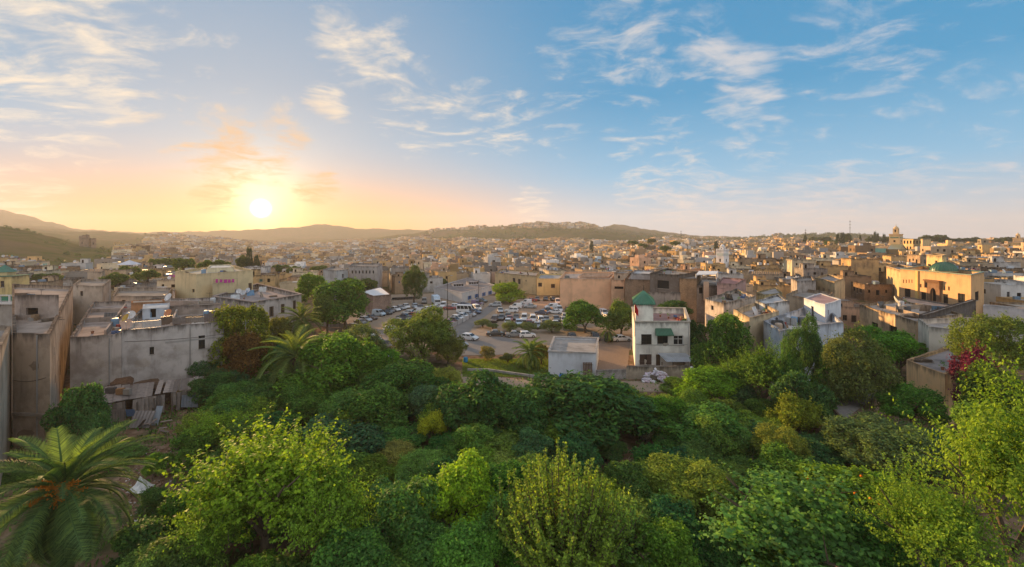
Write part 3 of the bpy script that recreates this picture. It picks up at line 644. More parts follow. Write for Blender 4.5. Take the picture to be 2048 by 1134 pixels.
building('eroded_arch_house', 'sunlit brown house with eroded arches and two barred windows above the garden', c15, -.2, 8.2, (.62, .44, .26), (.38, .33, .29), par=.45, mat=GRIMY, jit=.06,
   wins=[(0, 1743, 645, 1756, 662, 'grille', GRY), (0, 1779, 652, 1794, 670, 'grille', GRY), (0, 1805, 660, 1807.5, 664, 'hole', BRN)])
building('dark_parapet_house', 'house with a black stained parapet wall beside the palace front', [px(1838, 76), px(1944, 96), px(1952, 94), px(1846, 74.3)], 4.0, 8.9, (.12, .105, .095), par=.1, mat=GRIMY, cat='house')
building('white_terrace_house', 'white-washed wall with a green door opening on the roof terrace', [px(1836, 70.5), px(1858, 64), px(1950, 60.5), px(1958, 72)], -.2, 9.1, (.66, .58, .48), (.4, .36, .33), par=.8, mat=PLASTER,
   wins=[(1, 1924, 671, 1939, 701, 'door', (.10, .20, .16))])
building('terrace_wall_house', 'golden sunlit house with flat roof terrace and bougainvillea climbing its corner', [px(1813, 56), px(1890, 49.8), px(1946, 54.5), px(1900, 63.5)], -.4, 6.4, (.76, .49, .25), (.30, .27, .26), par=.35, t=.3, mat=PLASTER, jit=.05)
building('garden_shed', 'long low garden shed with grey roof half hidden by trees', [px(1663, 48.5), px(1690, 44.5), px(1774, 54), px(1748, 58)], -.3, 3.2, (.42, .30, .20), (.2, .19, .18), par=.1, t=.2, mat=GRIMY, cat='shed')
building('white_long_wall', 'long white wall beyond the olive tree near the palace', [px(1966, 92), px(2120, 84), px(2122, 86), px(1968, 94)], 0, zz(614, 90), (.62, .56, .53), par=.03, t=.2, mat=CLEAN, cat='wall')
# palace with the green dome
c16 = [px(1801, 121), px(1942, 100), px(1968, 109), px(1846, 136)]; z16 = zz(551, 100)
W4 = [(0, 1806 + 5.6 * k, 559, 1808 + 5.6 * k, 566, 'hole', BRN) for k in range(4)]
h16 = building('palace', 'golden palace front with carved portal, tall barred windows and a green dome', c16, 2, z16, (.64, .39, .195), (.45, .38, .3), par=.9, mat=CLEAN, cope=(TILE, (.10, .17, .10)), cat='palace',
   wins=W4 + [(0, 1809, 577, 1821, 598, 'grille', BRN), (0, 1842, 584, 1852, 604, 'grille', BRN), (0, 1886, 588, 1896, 609, 'grille', BRN), (0, 1915.5, 587, 1930, 611, 'grille', BRN), (0, 1864, 578, 1876, 606, 'hole', BRN),
   (0, 1840, 568, 1843, 575, 'hole', BRN), (0, 1848, 568, 1851, 575, 'hole', BRN), (0, 1887, 573, 1890, 580, 'hole', BRN), (0, 1896, 573, 1899.5, 581, 'hole', BRN), (1, 1950, 583, 1957.5, 601, 'grille', BRN)])
a, ex, nn, L = edge_frame(c16, 0)
def onp(u, z, d): q = a + ex * u + nn * d; return (q.x, q.y, z)
(u0, d0), (u1, d1) = ray_u(c16, 0, 1857), ray_u(c16, 0, 1883); u0, u1 = min(u0, u1), max(u0, u1); dm = (d0 + d1) / 2
zp0, zp1 = zz(611, dm), zz(563, dm); um = (u0 + u1) / 2
(v0, _), (v1, _) = ray_u(c16, 0, 1864), ray_u(c16, 0, 1876); v0, v1 = min(v0, v1), max(v0, v1); zs_ = zz(588, dm); ra = (v1 - v0) / 2; ztop = zz(577, dm) + .15
mb = MB()
def pbox(mb, ua, ub, za, zb, d0, d1):
    v = [onp(ua, za, d0), onp(ub, za, d0), onp(ub, zb, d0), onp(ua, zb, d0), onp(ua, za, d1), onp(ub, za, d1), onp(ub, zb, d1), onp(ua, zb, d1)]
    mb.add(v, [(0, 1, 2, 3), (4, 5, 6, 7), (0, 1, 5, 4), (1, 2, 6, 5), (2, 3, 7, 6), (3, 0, 4, 7)])
pbox(mb, u0, v0, zp0, zp1, 0, .45); pbox(mb, v1, u1, zp0, zp1, 0, .45)
N = 10                                        # horseshoe arch filled down to its curve
for k in range(N):
    ta, tb = math.pi * k / N, math.pi * (k + 1) / N
    ua, ub = um - ra * math.cos(ta), um - ra * math.cos(tb); za, zb = zs_ + (ztop - zs_) * math.sin(ta), zs_ + (ztop - zs_) * math.sin(tb)
    v = [onp(ua, za, 0), onp(ub, zb, 0), onp(ub, zp1, 0), onp(ua, zp1, 0), onp(ua, za, .45), onp(ub, zb, .45), onp(ub, zp1, .45), onp(ua, zp1, .45)]
    mb.add(v, [(4, 5, 6, 7), (0, 1, 5, 4)])
po = mb.build('portal', STONE, h16, (.25, .15, .09))
mb = MB(); pbox(mb, u0 - .5, u1 + .5, zp1, zp1 + .35, 0, 1.0); pbox(mb, u0 - .3, u1 + .3, zp1 - .4, zp1, 0, .7); mb.build('portal_eave', WOOD, po, (.2, .11, .06))
for uu in (u0 - .35, u1 + .12):
    mb = MB(); pbox(mb, uu, uu + .25, zp1 - 1.8, zp1, 0, .8); mb.build('bracket', WOOD, po, (.19, .11, .06))
for k in range(4):
    mb = MB(); z = zp0 + .2 + k * .28; pbox(mb, v0, v1, z, z + .06, .1, .16); mb.build('balustrade_rail', WOOD, po, (.2, .12, .07))
mb = MB(); (q0, _), (q1, _) = ray_u(c16, 0, 1833), ray_u(c16, 0, 1838); pbox(mb, min(q0, q1), max(q0, q1), 2, z16, 0, .35); mb.build('pilaster', CLEAN, h16, (.72, .50, .19))
q = px(1887, 119); rr = 20 / F * 119; zb_ = zz(543, 119)
MB().lathe((q[0], q[1], zb_ - 2.2), [(rr * .96, 0), (rr * .96, 2.1), (rr * 1.06, 2.15), (rr * 1.06, 2.4)], 24).build('drum', CLEAN, h16, (.55, .40, .18))
for k in range(16):
    an = k * math.pi / 8; MB().box((q[0] + rr * math.cos(an), q[1] + rr * math.sin(an), zb_ - .75), (.16, .5, 1.2), an).build('drum_window', DARK, h16)
dm_ = MB().lathe((q[0], q[1], zb_ + .2), [(rr * 1.04 * math.cos(t), rr * .88 * math.sin(t)) for t in np.linspace(0, math.pi / 2 * .985, 12)], 28).build('dome', TILE, h16, (.05, .145, .085), True)
for k in range(28):
    an = k * 2 * math.pi / 28
    MB().tube([(q[0] + rr * 1.05 * math.cos(t) * math.cos(an), q[1] + rr * 1.05 * math.cos(t) * math.sin(an), zb_ + .2 + rr * .89 * math.sin(t)) for t in np.linspace(0, 1.45, 7)], [.06] * 7, 4, False).build('rib', TILE, dm_, (.055, .16, .095))
MB().lathe((q[0], q[1], zb_ + .2 + rr * .87), [(.22, 0), (.3, .15), (.1, .35), (.16, .5), (.03, .8)], 8).build('finial', PAINT, dm_, (.5, .4, .15))
building('palace_tower', 'square golden tower house with two dark windows behind the green dome', [px(1853, 136), px(1884, 126), px(1893, 136), px(1866, 146)], 3, zz(512, 128), (.66, .48, .24), par=.5, cope=(STONE, (.45, .33, .2)), wins=[(0, 1856, 528, 1862, 545, 'hole', BRN), (0, 1870, 521, 1875, 530, 'casement', BRN)])
building('palace_wing', 'plain ochre wing joined to the palace front', [px(1773, 142), px(1802, 122.5), px(1830, 137), px(1797, 152)], 3, zz(538, 130), (.58, .42, .22), par=.6, cope=(STONE, (.4, .3, .2)))
building('palace_forecourt', 'flat stone forecourt roof below the palace windows', [px(1808, 117), px(1941, 97.5), px(1935, 94), px(1790, 108)], 2, 6.7, (.40, .34, .28), (.40, .33, .28), par=.35)
# minarets
def minaret(name, label, x, d, half, z0, zb, zl, color, lc, top):
    q = px(x, d); r = empty(name, (q[0], q[1], z0), label, 'minaret'); ang_ = .55
    c = rect(q[0], q[1], half * 2, half * 2, ang_); FOOT.append(c)
    wins = [(i, 'uz', half * .8, half * 1.2, zb - 5 - 5 * k, zb - 3.6 - 5 * k, 'hole', BRN) for i in (0, 3) for k in range(2) if zb - 6 - 5 * k > z0 + 2]
    building('x', '', c, z0, zb, color, lc, par=.7, t=half * .12, mat=CLEAN, root=r, names=('shaft', 'shaft_top'), wins=wins, jit=0)
    for i in range(4):                                        # merlons
        a, b = Vector(c[i]), Vector(c[(i + 1) % 4])
        for k in range(5):
            m = a.lerp(b, (k + .5) / 5); MB().box((m.x, m.y, zb + .35), (half * .2, half * .2, .8), ang_).build('merlon', CLEAN, r, color)
    for i in (0, 3):
        A, ex2, n2, L2 = edge_frame(c, i); p = A + ex2 * (L2 / 2) + n2 * .05
        MB().box((p.x, p.y, zb - 1.7), (L2 * .8, .1, 1.1), math.atan2(ex2.y, ex2.x)).build('tile_band', TILE, r, lc)
    c2_ = rect(q[0], q[1], half * .95, half * .95, ang_)
    building('x', '', c2_, zb - .6, zl, color, lc, par=.2, t=.15, mat=CLEAN, root=r, names=('lantern', 'lantern_top'), jit=0, wins=[(i, 'uz', half * .33, half * .62, zl - 2.6, zl - .8, 'hole', BRN) for i in (0, 3)])
    MB().lathe((q[0], q[1], zl - .1), [(half * .48, 0), (half * .45, half * .25), (half * .25, half * .5), (.08, half * .62)], 14).build('cupola', CLEAN, r, color)
    mb = MB(); mb.tube([(q[0], q[1], zl), (q[0], q[1], top)], [.09, .04], 6)
    for k, f in enumerate((.35, .55, .72)): mb.lathe((q[0], q[1], zl + (top - zl) * f), [(.02, -.3), (.3 - .06 * k, 0), (.02, .3)], 8)
    mb.build('finial', PAINT, r, (.45, .36, .14))
    return r
minaret('madrasa_minaret', 'tall golden minaret with lantern and finial beside the arcaded madrasa', 1792, 300, 2.9, 8, zz(470, 300), zz(457, 300), (.66, .46, .24), (.16, .22, .13), zz(447, 300))
minaret('white_minaret', 'white square minaret rising among the town roofs', 1445, 190, 1.85, 4, zz(501, 190), zz(493, 190), (.74, .72, .70), (.5, .55, .5), zz(486, 190))
minaret('ochre_minaret', 'small ochre minaret on the far skyline above a golden block', 2036, 330, 2.3, 8, zz(478, 330), zz(470, 330), (.66, .47, .26), (.4, .3, .2), zz(464, 330))
building('golden_block', 'golden square block with two dark windows below the ochre minaret', [px(2016, 300), px(2040, 262), px(2085, 272), px(2062, 310)], 5, zz(491, 265), (.66, .47, .22), par=.6, wins=[(0, 2025, 497, 2029, 502, 'hole', BRN), (0, 2034, 497, 2038, 502, 'hole', BRN)])
c17 = [px(1798, 312), px(1845, 286), px(1862, 300), px(1815, 326)]
building('madrasa', 'golden madrasa with two rows of arched openings beside the tall minaret', c17, 8, zz(478, 295), (.64, .46, .24), (.3, .3, .2), par=.5, cat='madrasa', cope=(TILE, (.12, .16, .09)),
   wins=[(0, 1801 + 6.2 * k, 481, 1804.6 + 6.2 * k, 487.5, 'hole', BRN) for k in range(7)] + [(0, 1801 + 6.2 * k, 493, 1804 + 6.2 * k, 500, 'hole', BRN) for k in range(7)])
def gabled(name, label, c, z0, ze, zr_, color, roofc):
    r = building(name, label, c, z0, ze, color, par=.05, t=.1, mat=PLASTER, jit=0)
    a_, b_2, c_3, d_4 = [Vector((*p, ze - .02)) for p in inset(c, -.4)]; r0 = (a_ + d_4) / 2; r1 = (b_2 + c_3) / 2; r0.z = r1.z = zr_
    MB().add([a_, b_2, r1, r0, c_3, d_4], [(0, 1, 2, 3), (5, 3, 2, 4)]).build('tiled_roof', TILE, r, roofc)
    i_ = [Vector((*p, ze)) for p in c]; g0 = (i_[0] + i_[3]) / 2; g1 = (i_[1] + i_[2]) / 2; g0.z = g1.z = zr_ - .15
    MB().add([i_[0], i_[3], g0, i_[1], i_[2], g1], [(0, 1, 2), (4, 3, 5)]).build('gable', PLASTER, r, color)
    return r
gabled('gabled_prayer_hall', 'golden gable-ended hall in front of the tall minaret', [px(1776, 292), px(1798, 276), px(1812, 290), px(1790, 306)], 8, zz(499, 280), zz(489, 280), (.64, .46, .25), (.12, .13, .07))
gabled('green_tent_hall', 'hall with a steep green tiled roof near the madrasa', [px(1741, 262), px(1768, 255), px(1774, 268), px(1748, 275)], 8, zz(508, 258), zz(497, 258), (.5, .38, .25), (.05, .13, .08))
gabled('twin_green_hall', 'hall with a long dark green tiled roof west of the madrasa', [px(1684, 300), px(1716, 292), px(1724, 308), px(1692, 316)], 8, zz(500, 296), zz(493, 296), (.62, .50, .30), (.045, .14, .11))
gabled('green_ridge_hall', 'long hall with green ridge roof next to the dark green tiled hall', [px(1716, 288), px(1742, 284), px(1749, 300), px(1724, 304)], 8, zz(502, 286), zz(495, 286), (.55, .42, .28), (.05, .15, .12))
# crenellated wall and battered gatehouse
def crenel(name, label, c, z0, z1, color, n):
    r = building(name, label, c, z0, z1, color, par=.5, cat='wall', mat=PLASTER)
    a_, b_2 = Vector(c[0]), Vector(c[1]); an = math.atan2((b_2 - a_).y, (b_2 - a_).x)
    for k in range(n):
        m = a_.lerp(b_2, (k + .5) / n); MB().box((m.x, m.y + .2, z1 + .4), ((b_2 - a_).length / n * .55, .4, .9), an).build('merlon', PLASTER, r, color)
    return r
crenel('crenellated_wall', 'brown crenellated wall below a grey sloped roof', [px(1504, 150), px(1562, 148), px(1566, 156), px(1508, 158)], 3, zz(548, 149), (.42, .32, .22), 13)
crenel('gate_tower', 'square crenellated tower among the houses below the grassy hill', [px(175, 150), px(204, 148), px(210, 158), px(181, 160)], 2, zz(543, 149), (.48, .37, .27), 5)
# green kiosk and pavilion on the west side
q = px(14, 108); kz = zz(552, 108)
kk = building('green_kiosk_house', 'yellow kiosk house with a green tiled roof beside the grassy hill', rect(q[0], q[1], 5.6, 5, .2), 0, kz, (.66, .50, .22), par=.1, cope=(TILE, (.06, .2, .12)), wins=[(0, 'uz', 1.0, 1.8, kz - 2.6, kz - 1.0, 'casement', BRN), (0, 'uz', 3.4, 4.2, kz - 2.6, kz - 1.0, 'casement', BRN)])
oc = rect(q[0] - .6, q[1], 3.4, 3.0, .2); ap = (q[0] - .6, q[1], zz(529, 108))
for (zlo, sc_) in ((kz + .2, 1.0),):
    MB().prism(rect(q[0] - .6, q[1], 2.8, 2.5, .2), kz, kz + 1.0).build('kiosk_drum', CLEAN, kk, (.6, .48, .25))
    mb = MB(); [mb.add([(*oc[i], kz + 1.0), (*oc[(i + 1) % 4], kz + 1.0), ap], [(0, 1, 2)]) for i in range(4)]; mb.build('kiosk_roof', TILE, kk, (.045, .17, .11))
q = px(259, 190); pz = zz(529, 190)
pv_ = empty('hip_roof_pavilion', (q[0], q[1], 1), 'open pavilion with a pale hipped roof below the hill', 'pavilion')
for (sx_, sy_) in ((-1, -1), (1, -1), (1, 1), (-1, 1)): MB().box((q[0] + sx_ * 2.4, q[1] + sy_ * 2.2, (pz + 1) / 2), (.35, .35, pz - 1)).build('pillar', STONE, pv_, (.4, .35, .3))
oc = rect(q[0], q[1], 6.4, 5.8, 0); mb = MB(); [mb.add([(*oc[i], pz), (*oc[(i + 1) % 4], pz), (q[0], q[1], zz(520, 190))], [(0, 1, 2)]) for i in range(4)]; mb.build('hipped_roof', PAINT, pv_, (.62, .62, .66))
# ruined towers on the hill
for k, (xx, dd, hh, ww, lab) in enumerate(((169, 430, 11, 5.5, 'taller'), (184, 436, 9, 4.5, 'shorter'))):
    q = px(xx, dd); zb_ = th(*q)
    building('ruined_tower', 'broken stone %s tower of the hilltop ruin' % lab, rect(q[0], q[1], ww, ww, .3 + k), zb_ - 2, zb_ + hh, (.33, .23, .16), par=2.0, t=1.2, mat=GRIMY, jit=.7, cat='ruin', wins=[(0, 'uz', 1.8, 2.6, zb_ + 3, zb_ + 5, 'hole', BRN)])

# ------------------------------------------------------------------ junk on the flat roofs that face the garden
def junk(cx, cy, z, rz, kind, where, col):
    r = empty(kind, (cx, cy, z), None, kind.replace('_', ' '), 'clutter on the roofs'); ca, sa = math.cos(rz), math.sin(rz); g = random
    if kind == 'plant_pot':
        MB().lathe((cx, cy, z), [(.12, 0), (.2, .34), (.22, .36), (.17, .34), (.16, .3)], 10).build('pot', STONE, r, (.36, .16, .09))
        mb = MB()
        for k in range(26):
            a, h = g.uniform(0, 6.28), g.uniform(.15, .75); d = g.uniform(.05, .34); p = Vector((cx + math.cos(a) * d, cy + math.sin(a) * d, z + .3 + h)); w = .09
            mb.quad(p, p + Vector((w, 0, w * .4)), p + Vector((w, w, w)), p + Vector((0, w, .02)))
        mb.build('leaves', LEAF, r, (.06, .10, .03)); lab = 'clay pot with a leafy plant %s'
    elif kind == 'water_tank':
        MB().lathe((cx, cy, z + .15), [(.001, 0), (.5, 0), (.52, .1), (.52, 1.0), (.4, 1.15), (.001, 1.2)], 14).build('drum', PAINT, r, col); MB().box((cx, cy, z + .08), (1.2, 1.2, .16), rz).build('stand', STONE, r, (.3, .28, .26)); lab = 'round water tank on a low stand %s'
    elif kind == 'board_stack':
        for k in range(6): MB().box((cx + g.uniform(-.1, .1), cy + g.uniform(-.1, .1), z + .04 + .07 * k), (2.0 + g.uniform(-.4, .4), .3, .05), rz + g.uniform(-.25, .25)).build('board', WOOD, r, vary(g, .7, 1.4, (.22, .17, .13)))
        lab = 'small stack of old boards %s'
    elif kind == 'crate_pile':
        for k in range(4): MB().box((cx + g.uniform(-.5, .5), cy + g.uniform(-.4, .4), z + .22 + .4 * (k // 3)), (.6, .45, .4), rz + g.uniform(-.5, .5)).build('crate', WOOD if k % 2 else PAINT, r, g.choice(((.3, .2, .12), (.1, .16, .3), (.36, .32, .28), (.3, .06, .05))))
        lab = 'pile of crates and boxes %s'
    elif kind == 'leaning_sheet':
        mb = MB(); n = 9
        for k in range(n):
            a0, a1 = -.9 + 1.8 * k / n, -.9 + 1.8 * (k + 1) / n; o0, o1 = (.03, -.03) if k % 2 else (-.03, .03)
            mb.quad((cx + a0 * ca - o0 * sa, cy + a0 * sa + o0 * ca, z), (cx + a1 * ca - o1 * sa, cy + a1 * sa + o1 * ca, z), (cx + a1 * ca - (o1 + .5) * sa, cy + a1 * sa + (o1 + .5) * ca, z + 1.3), (cx + a0 * ca - (o0 + .5) * sa, cy + a0 * sa + (o0 + .5) * ca, z + 1.3))
        mb.build('sheet', TIN, r, col); MB().bar((cx - .5 * sa, cy + .5 * ca, z), (cx - .45 * sa, cy + .45 * ca, z + 1.2), .08).build('prop', WOOD, r, BRN); lab = 'corrugated sheet propped up %s'
    else:
        mb = MB(); z2 = z + g.uniform(2.2, 3.2); mb.tube([(cx, cy, z), (cx, cy, z2)], [.03, .02], 5); mb.build('mast', IRON, r); mb = MB(); mb.bar((cx - .6 * ca, cy - .6 * sa, z2 - .1), (cx + .6 * ca, cy + .6 * sa, z2 - .1), .03)
        for k in range(6): p = -.55 + .22 * k; mb.bar((cx + p * ca + .3 * sa, cy + p * sa - .3 * ca, z2 - .08), (cx + p * ca - .3 * sa, cy + p * sa + .3 * ca, z2 - .08), .02)
        mb.build('aerial', IRON, r); lab = 'thin television aerial %s'
    r['label'] = lab % where
KJ = ['plant_pot', 'water_tank', 'board_stack', 'crate_pile', 'leaning_sheet', 'roof_aerial']
def clutter(c, zr, n, where, kinds=None, lo=.1, hi=.9):
    for _ in range(n):
        a, b = random.uniform(lo, hi), random.uniform(lo, hi); p = Vector(c[0]).lerp(Vector(c[1]), a).lerp(Vector(c[3]).lerp(Vector(c[2]), a), b)
        junk(p.x, p.y, zr, random.uniform(0, 3.1), random.choice(kinds or KJ), where, random.choice(((.55, .55, .54), (.12, .12, .12), (.16, .28, .4), (.4, .3, .22))))
def low_walls(root, c, zr, col, cuts, h=.9, mat=None):
    """dividing walls across a terrace, each a part of its house"""
    for (a0, b0, a1, b1) in cuts:
        f = lambda a, b: Vector(c[0]).lerp(Vector(c[1]), a).lerp(Vector(c[3]).lerp(Vector(c[2]), a), b)
        p, q = f(a0, b0), f(a1, b1); d = (q - p).normalized(); nn = Vector((-d.y, d.x)) * .12
        MB().prism([tuple(p + nn), tuple(q + nn), tuple(q - nn), tuple(p - nn)], zr - .03, zr + h * random.uniform(.7, 1.25)).build('terrace_wall', mat or GRIMY, root, vary(random, .8, 1.15, col))
byname = lambda n: bpy.data.objects[n]
clutter(c1, 11.41, 8, 'on the stained house', None, .15, .85)
clutter(c2a, 8.2, 9, 'on the low grey house'); low_walls(byname('grey_house'), c2a, 8.2, (.42, .35, .30), ((.05, .45, .6, .45), (.6, .1, .6, .9), (.05, .75, .95, .75)))
clutter(c2, 8.6, 20, 'on the long blank-walled house'); low_walls(h2, c2, 8.6, (.42, .36, .31), ((.45, .05, .45, .5), (.45, .5, .9, .45), (.1, .8, .9, .8), (.7, .5, .7, .95)), 1.1)
clutter(c5, z12, 0, ''); clutter(c5, zz(605, 90) - .9, 7, 'on the terraced house')
clutter(c4, zz(548, 103) - .7, 7, 'on the yellow house roof')
clutter(c14, 8.1, 12, 'on the blue-washed house', None, .08, .5); clutter(c15, 7.75, 16, 'on the eroded arched house'); low_walls(byname('eroded_arch_house'), c15, 7.75, (.42, .33, .24), ((.1, .3, .8, .35), (.4, .35, .45, .9), (.7, .05, .72, .35)), .8)
clutter(c12, z12 - 1.0, 4, 'on the red terrace of the green-roofed house', ['plant_pot', 'roof_aerial', 'crate_pile'], .45, .9)
clutter([px(1410, 86), px(1447, 80), px(1512, 90), px(1472, 104)], zz(603, 82) - .9, 9, 'on the worn whitish house', ['plant_pot', 'plant_pot', 'crate_pile', 'roof_aerial', 'leaning_sheet'])
clutter([px(1467, 74), px(1499, 66), px(1558, 72), px(1520, 84)], 9.1, 6, 'on the tall bare-walled house')
clutter([px(1813, 56), px(1890, 49.8), px(1946, 54.5), px(1900, 63.5)], 6.05, 4, 'on the golden terrace house', ['board_stack', 'plant_pot'])
clutter([px(1120, 137.5), px(1222, 137), px(1234, 166), px(1130, 168)], zz(558, 137) - .8, 6, 'on the house with the blank salmon wall')
clutter([px(990, 192), px(1073, 173), px(1079, 197), px(1002, 216)], zz(549, 180) - .7, 8, 'on the long ochre house')
clutter([px(1300, 119), px(1358, 113), px(1392, 124), px(1335, 140)], zz(549, 114) - .6, 6, 'on the blackened house')

# bare brick showing through, drain pipes and cables on the big walls
def wall_patch(root, c, i, u, z, w, h, seed, mat=None, col=(.34, .20, .13)):
    g = random.Random(seed); a, ex, nn, L = edge_frame(c, i); mb = MB(); v = []; n = 14
    for k in range(n):
        t = 2 * math.pi * k / n; r = g.uniform(.65, 1.1); p = a + ex * (u + math.cos(t) * w / 2 * r) + nn * .012; v.append((p.x, p.y, z + math.sin(t) * h / 2 * r))
    mb.add(v, [tuple(range(n))]); mb.build('bare_patch', mat or BRICK, root, col)
def drain(root, c, i, u, z0, z1, col=(.30, .28, .26)):
    a, ex, nn, L = edge_frame(c, i); p = a + ex * u + nn * .09; MB().tube([(p.x, p.y, z0), (p.x, p.y, z1)], [.06, .06], 8).build('drain_pipe', PAINT, root, col)
def cable(root, c, i, u0, u1, z0, z1, sag=.25):
    a, ex, nn, L = edge_frame(c, i); P = []
    for k in range(9): t = k / 8; q = a + ex * (u0 + (u1 - u0) * t) + nn * .05; P.append((q.x, q.y, z0 + (z1 - z0) * t - sag * math.sin(math.pi * t)))
    MB().tube(P, [.025] * 9, 4, False).build('cable', IRON, root)
for (u, z, w, h, s_) in ((1.6, 1.4, 2.2, 1.6, 1), (4.3, 2.2, 1.5, 2.4, 2), (2.6, 8.8, 1.3, 1.0, 3)): wall_patch(h1, c1, 0, u, z, w, h, s_, GRIMY, (.30, .22, .16))
drain(h1, c1, 0, 3.0, 0, 12.0); cable(h1, c1, 0, .2, 4.0, 7.2, 7.6)
for (u, z, w, h, s_, cl_) in ((3, 1.6, 3.5, 1.8, 4, (.30, .19, .13)), (9, 1.0, 4.2, 1.5, 5, (.26, .18, .13)), (13.5, 2.4, 2.6, 1.4, 6, (.36, .33, .31)), (6.5, 6.2, 2.6, 1.3, 7, (.50, .44, .39)), (11, 5.2, 3.2, 2.0, 8, (.36, .33, .31)), (2.2, 4.6, 2.2, 1.5, 9, (.50, .43, .37))): wall_patch(h2, c2, 0, u, z, w, h, s_, BRICK if s_ < 6 else GRIMY, cl_)
drain(h2, c2, 0, 7.6, 2.5, 9.2); drain(h2, c2, 0, 14.6, 0, 9.2); cable(h2, c2, 0, .3, 14, 7.9, 7.7, .3)
gh_ = byname('grey_house'); wall_patch(gh_, c2a, 0, 2.4, 5.2, 2.6, 1.7, 11, GRIMY, (.52, .44, .37)); wall_patch(gh_, c2a, 0, 5.4, 2.4, 2.8, 1.9, 12); drain(gh_, c2a, 0, 4.0, 0, 8.6)
for (u, z, w, h, s_) in ((1.4, 1.0, 1.6, 1.2, 21), (7.6, .9, 2.2, 1.3, 22), (5.2, 4.0, 1.2, .7, 23)): wall_patch(h12, c12, 0, u, z, w, h, s_, GRIMY, (.50, .44, .35))
drain(h12, c12, 0, 9.2, 0, 7.6, (.5, .48, .44)); cable(h12, c12, 0, .2, 9.0, 4.1, 4.0, .15)

# ------------------------------------------------------------------ trees
def leaves(name, C, N, T, ln, wd, mat):
    """one rhombic, slightly folded leaf at each centre C with normal N, pointing along T"""
    N = N / np.linalg.norm(N, axis=1, keepdims=True)
    T = T - N * (T * N).sum(1, keepdims=True); T /= np.maximum(np.linalg.norm(T, axis=1, keepdims=True), 1e-6)
    B = np.cross(N, T); ln = ln[:, None]; wd = wd[:, None]; n = len(C)
    v = np.empty((n, 4, 3)); v[:, 0] = C - T * ln * .5; v[:, 1] = C + B * wd * .5 + N * wd * .18; v[:, 2] = C + T * ln * .5; v[:, 3] = C - B * wd * .5 + N * wd * .18
    me = bpy.data.meshes.new(name); me.vertices.add(n * 4); me.vertices.foreach_set('co', v.ravel())
    me.loops.add(n * 4); me.loops.foreach_set('vertex_index', np.arange(n * 4)); me.polygons.add(n)
    me.polygons.foreach_set('loop_start', np.arange(n) * 4); me.update(calc_edges=True); me.materials.append(mat)
    return me
def sph(g, n):
    d = g.normal(size=(n, 3)); return d / np.linalg.norm(d, axis=1, keepdims=True)
def crown_mesh(name, seed, n, leaf, ratio=.55, lobes=34, lr=(.22, .40), droop=0.0, spray=.16, mat=None, flat=.0, reach=(.35, .80), sl=(.06, .2)):
    g = np.random.default_rng(seed)
    d = sph(g, lobes); d[:, 2] = np.where(d[:, 2] < -.55, -d[:, 2], d[:, 2])
    lc = d * g.uniform(*reach, (lobes, 1)); r = g.uniform(*lr, lobes)
    w = r ** 2; k = g.choice(lobes, int(n * 1.9), p=w / w.sum())
    q = sph(g, len(k)); q[:, 2] += .25; q /= np.linalg.norm(q, axis=1, keepdims=True)
    C = lc[k] + q * (r[k] * g.uniform(.72, 1.06, len(k)))[:, None]
    keep = np.ones(len(k), bool)
    for j in range(lobes):
        keep &= ~((np.linalg.norm(C - lc[j], axis=1) < r[j] * .74) & (k != j))
    keep &= ~((C[:, 2] < -.15) & (np.linalg.norm(C[:, :2], axis=1) < .45))
    C, q, k = C[keep][:n], q[keep][:n], k[keep][:n]
    m = int(n * spray)                                         # twigs that stick out of the outline
    tips = g.choice(len(C), m // 9); off = q[tips] * .5 + np.array([0, 0, .55]) + g.normal(size=(len(tips), 3)) * .4
    off /= np.linalg.norm(off, axis=1, keepdims=True); L = g.uniform(*sl, len(tips))
    SC = np.concatenate([C[tips] + off * (L * f)[:, None] + g.normal(size=(len(tips), 3)) * leaf * .35 for f in np.linspace(.1, 1, 9)])
    SQ = np.concatenate([q[tips]] * 9)
    C = np.concatenate([C, SC]); q = np.concatenate([q, SQ])
    N = q * .7 + g.normal(size=C.shape) * .55 + np.array([0, 0, .55 + flat]); T = g.normal(size=C.shape) + q * .6 - np.array([0, 0, droop])
    ln = leaf * g.uniform(.65, 1.35, len(C))
    return leaves(name, C, N, T, ln, ln * ratio, mat or LEAF)
def shoot_mesh(name, seed, nshoot, per, leaf, ratio=.66, start=(.15, .62), length=(.28, .55), up=.55, hang=.5):
    """a ragged crown: leafy shoots that leave the limbs inside and run outwards and up, leaves hanging along them"""
    g = np.random.default_rng(seed); d = sph(g, nshoot); d[:, 2] = np.where(d[:, 2] < -.35, -d[:, 2], d[:, 2])
    lump = .82 + .30 * np.sin(d[:, 0] * 4.1 + seed) * np.sin(d[:, 1] * 3.7 + 1.3 * seed) + .16 * np.sin(d[:, 2] * 7 + seed)
    P0 = d * (g.uniform(*start, nshoot) * lump)[:, None]; v = d * .9 + np.array([0, 0, up]) + g.normal(size=d.shape) * .38; v /= np.linalg.norm(v, axis=1, keepdims=True)
    L = g.uniform(*length, nshoot) * lump * np.where(g.random(nshoot) < .12, 1.45, 1.0); C, N, T = [], [], []
    for f in np.linspace(.05, 1.0, per):
        c = P0 + v * (L * f)[:, None]; c[:, 2] -= .10 * (L * f) ** 2; sd = sph(g, nshoot); w = leaf * (1.5 - .8 * f)
        C.append(c + sd * w * g.uniform(.3, 1.1, (nshoot, 1))); N.append(sd * .8 + d * .5 + np.array([0, 0, .55])); T.append(sd + v * .4 - np.array([0, 0, hang]))
    C, N, T = np.concatenate(C), np.concatenate(N) + g.normal(size=(nshoot * per, 3)) * .35, np.concatenate(T)
    ln = leaf * g.uniform(.5, 1.35, len(C)); return leaves(name, C, N, T, ln, ln * ratio, LEAF)
